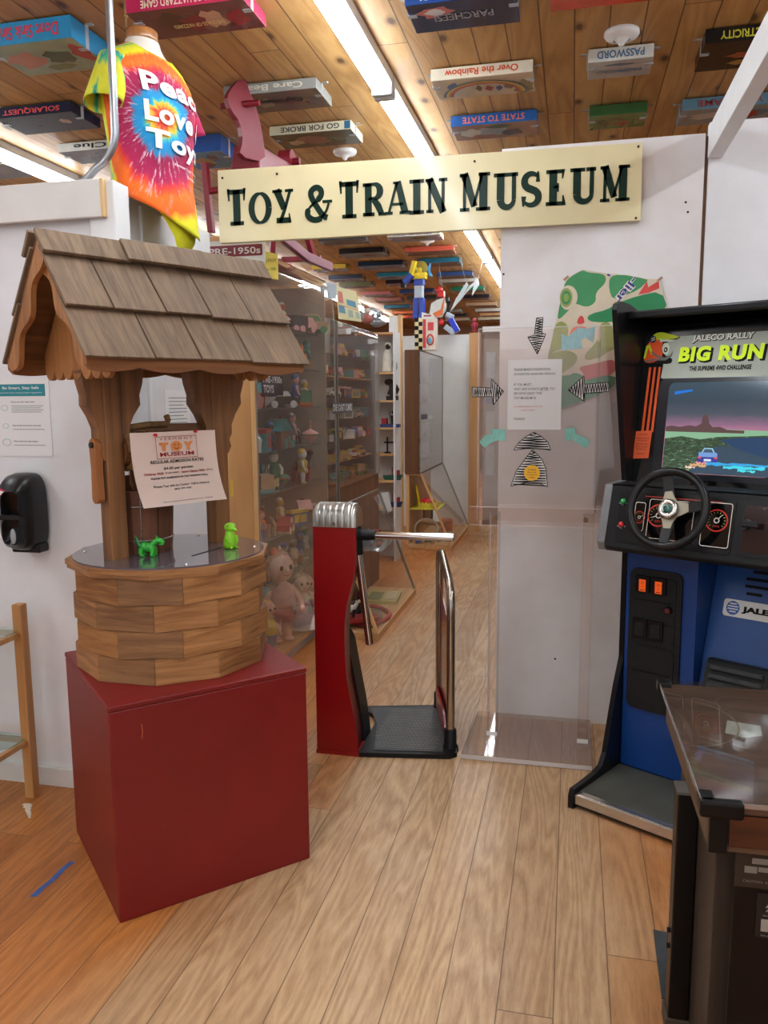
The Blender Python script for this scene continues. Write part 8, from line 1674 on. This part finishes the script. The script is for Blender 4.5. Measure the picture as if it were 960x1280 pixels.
# ------------------------------------------------------------ toys standing on top of the brown cabinet
cb_ = thing('checkered_box', 'tall toy box with black and cream checks on top of the brown cabinet', 'toy box', (-1.455, 7.98, 1.991), 0)
mb = MB(); mb.box(-0.090, -0.012, 0, 0.16, 0, 0.315, 0); mb.build('checked_side', [tmat((226, 210, 160))], cb_)
mb = MB()
for r in range(8):
    for c in range(2):
        if (r + c) % 2 == 0: mb.box(-0.090 + 0.039 * c, -0.051 + 0.039 * c, -0.0012, 0.0, 0.315 - 0.0394 * (r + 1), 0.315 - 0.0394 * r)
mb.build('black_checks', [tmat((20, 20, 20))], cb_)
mb = MB(); mb.box(-0.011, 0.115, 0.005, 0.16, 0, 0.315, 0); mb.build('printed_side', [tmat((226, 214, 200))], cb_)
mb = MB(); mb.box(-0.008, 0.022, 0.0035, 0.005, 0.02, 0.30, 0); mb.tube([(0.065 + 0.04 * math.cos(k * PI / 8) * 0.8, 0.004, 0.10 + 0.05 * math.sin(k * PI / 8)) for k in range(16)], 0.008, 4, 0, closed=True); mb.box(0.04, 0.10, 0.0035, 0.005, 0.19, 0.27, 0); mb.sph((0.06, 0.004, 0.09), (0.022, 0.002, 0.03), 8, 1)
mb.build('red_print', [tmat((206, 70, 70)), tmat((90, 160, 190))], cb_)
mb = MB(); mb.prism([(-0.02, 0.37), (0.10, 0.335), (0.10, 0.30), (-0.02, 0.315)], (0, 0.003, 0), X, Z, 0.001, 0); mb.box(0.0, 0.075, 0.0005, 0.0015, 0.325, 0.340, 1); mb.build('price_card', [m_sgw, tmat((150, 60, 80))], cb_)
rb = thing('toy_robot', 'tall blue and yellow toy robot with raised arm standing on the checkered box', 'robot', (-1.515, 8.06, 2.306), math.radians(-10))
m_rb = tmat((30, 60, 160), 0.35); m_ry = tmat((230, 200, 30), 0.35); m_rs = tmat((170, 180, 190), 0.3)
for s in (-1, 1):
    mb = MB(); mb.box(s * 0.032 - 0.026, s * 0.032 + 0.026, -0.04, 0.04, 0, 0.03); mb.prism([(s * 0.032 - 0.026, 0.03), (s * 0.032 + 0.026, 0.03), (s * 0.032 + 0.020, 0.20), (s * 0.032 - 0.018, 0.20)], (0, 0.03, 0), X, Z, 0.06); mb.build('leg', [m_rb], rb, bevel=0.003)
mb = MB(); mb.box(-0.042, 0.042, -0.03, 0.03, 0.20, 0.32); mb.build('waist', [m_rs], rb, bevel=0.004)
mb = MB(); mb.box(-0.045, 0.05, -0.032, 0.032, 0.32, 0.38); mb.build('chest', [m_rb], rb, bevel=0.004)
mb = MB(); mb.box(-0.06, 0.075, -0.035, 0.035, 0.38, 0.44); mb.sph((0.06, 0, 0.42), (0.03, 0.03, 0.03), 10); mb.build('shoulders', [m_ry], rb, bevel=0.006)
mb = MB(); mb.box(-0.018, 0.022, -0.02, 0.02, 0.44, 0.49); mb.cyl((-0.018, 0, 0.46), (-0.03, 0, 0.50), 0.006, n=6); mb.build('head', [m_ry], rb, bevel=0.004)
mb = MB(); mb.bar((-0.065, -0.06, 0.40), (-0.02, -0.07, 0.55), 0.04, 0.04); mb.build('raised_arm', [m_ry], rb, bevel=0.004)
mb = MB(); mb.bar((-0.05, -0.065, 0.42), (-0.13, -0.065, 0.35), 0.055, 0.05); mb.build('forearm', [m_rb], rb, bevel=0.004)
mb = MB(); mb.box(-0.165, -0.12, -0.09, -0.04, 0.30, 0.345); mb.build('fist', [tmat((24, 24, 26))], rb, bevel=0.004)
mb = MB(); mb.lathe([(0, -0.004), (0.075, -0.004), (0.078, 0), (0.075, 0.004), (0, 0.004)], (-0.005, 0.05, 0.49), 28, axis=(0, 1, 0)); mb.build('gold_shield', [tmat((160, 140, 60), 0.3)], rb)
mb = MB(); mb.prism([(0.085, 0.49), (0.115, 0.53), (0.11, 0.46), (0.14, 0.40), (0.10, 0.41)], (0, 0.02, 0), X, Z, 0.01); mb.build('blue_fin', [tmat((60, 160, 220))], rb)
jr = thing('toy_jet_figure', 'orange white and blue toy jet figure hanging by strings over the white partition', 'toy', (-1.40, 9.15, 2.30), 0)
mb = MB(); mb.bar((-0.02, 0, 0.02), (0.08, 0, -0.06), 0.07, 0.06); mb.build('grey_arm', [m_rs], jr, bevel=0.004)
mb = MB(); mb.bar((0.05, 0, -0.05), (0.125, 0, -0.10 + 0.045), 0.06, 0.05) if False else mb.bar((0.04, 0, 0.10), (0.12, 0, -0.04), 0.075, 0.06); mb.build('blue_leg', [tmat((40, 60, 190), 0.3)], jr, bevel=0.004)
mb = MB(); mb.prism([(-0.19, 0.16), (-0.17, 0.27), (-0.10, 0.31), (-0.02, 0.33), (0.0, 0.22), (-0.05, 0.12), (-0.14, 0.11)], (0, -0.02, 0), X, Z, 0.05); mb.build('white_body', [tmat((220, 220, 214), 0.3)], jr, bevel=0.006)
mb = MB(); mb.prism([(-0.15, 0.16), (-0.06, 0.20), (-0.01, 0.36), (-0.04, 0.14), (-0.12, 0.12)], (0, -0.075, 0), X, Z, 0.01); mb.build('orange_panel', [tmat((220, 110, 50), 0.4)], jr)
mb = MB(); mb.box(-0.10, -0.03, -0.05, 0.03, 0.34, 0.41); mb.sph((-0.09, -0.03, 0.42), (0.045, 0.03, 0.04), 10); mb.build('red_head', [tmat((200, 40, 40), 0.3)], jr, bevel=0.004)
mb = MB(); mb.box(-0.07, 0.02, -0.03, 0.04, 0.28, 0.34); mb.bar((0.0, 0, 0.16), (0.03, 0, 0.30), 0.03, 0.03); mb.build('black_joint', [tmat((26, 26, 28))], jr, bevel=0.004)
for k, pts in enumerate(([(0.03, 0.17), (0.10, 0.32), (0.22, 0.50), (0.24, 0.46), (0.15, 0.30)], [(0.14, 0.28), (0.24, 0.44), (0.34, 0.52), (0.36, 0.46), (0.28, 0.34), (0.30, 0.46), (0.20, 0.36)])):
    mb = MB(); mb.prism(pts, (0, -0.01 * k, 0), X, Z, 0.014); mb.build('wing', [tmat((190, 196, 196), 0.3)], jr)
mb = MB(); mb.cyl((0.07, 0, 0.11), (-0.01, 0, 0.15), 0.035, n=12); mb.sph((-0.06, -0.04, 0.06), (0.035, 0.03, 0.04), 10, 1); mb.build('hip_joint', [m_rs, tmat((190, 30, 36))], jr)
for (a, b2) in (((0.22, 0, 0.48), (0.14, 0, 0.745)), ((0.34, 0, 0.50), (0.40, 0, 0.745)), ((-0.05, 0, 0.42), (-0.10, 0, 0.745))):
    mb = MB(); mb.cyl(a, b2, 0.0015, n=5); mb.build('string', [tmat((200, 200, 196))], jr)
toy('figurine', (190, 40, 60), (150, 40, 70), 'tiny red figurine standing on the wooden post top far down the aisle', (-1.08, 9.08, 2.236), 0.16, 0)
# far end case behind the post
fc = thing('display_case', 'narrow far display case with papers seen beside the white wall panel', 'display case', (-1.03, 9.55, 0), 0)
mb = MB(); mb.box(0.0, 0.30, 0.10, 0.115, 0, 2.28); mb.build('back_panel', [M('far_case_wood', (160, 128, 98), 0.5, var=0.1)], fc)
mb = MB(); mb.box(0.0, 0.30, 0.0, 0.004, 0.06, 2.20); mb.build('clear_front', [acrylic('far_front', (0.88, 0.88, 0.88), 0.14, 1.0)], fc)
mb = MB(); mb.box(-0.01, 0.31, -0.02, 0.12, 2.28, 2.34); mb.build('top_rail', [m_sgw], fc)
mb = MB(); mb.box(0.0, 0.30, -0.005, 0.10, 0.0, 0.06); mb.build('plinth', [m_brn], fc)
for z0, z1, c in ((1.75, 2.05, (200, 204, 210)), (1.45, 1.60, (60, 70, 130)), (1.02, 1.36, (206, 200, 190)), (0.60, 0.95, (190, 186, 180))):
    mb = MB(); mb.box(0.03, 0.13, 0.06, 0.099, z0, z1); mb.build('pinned_paper', [tmat(c)], fc)
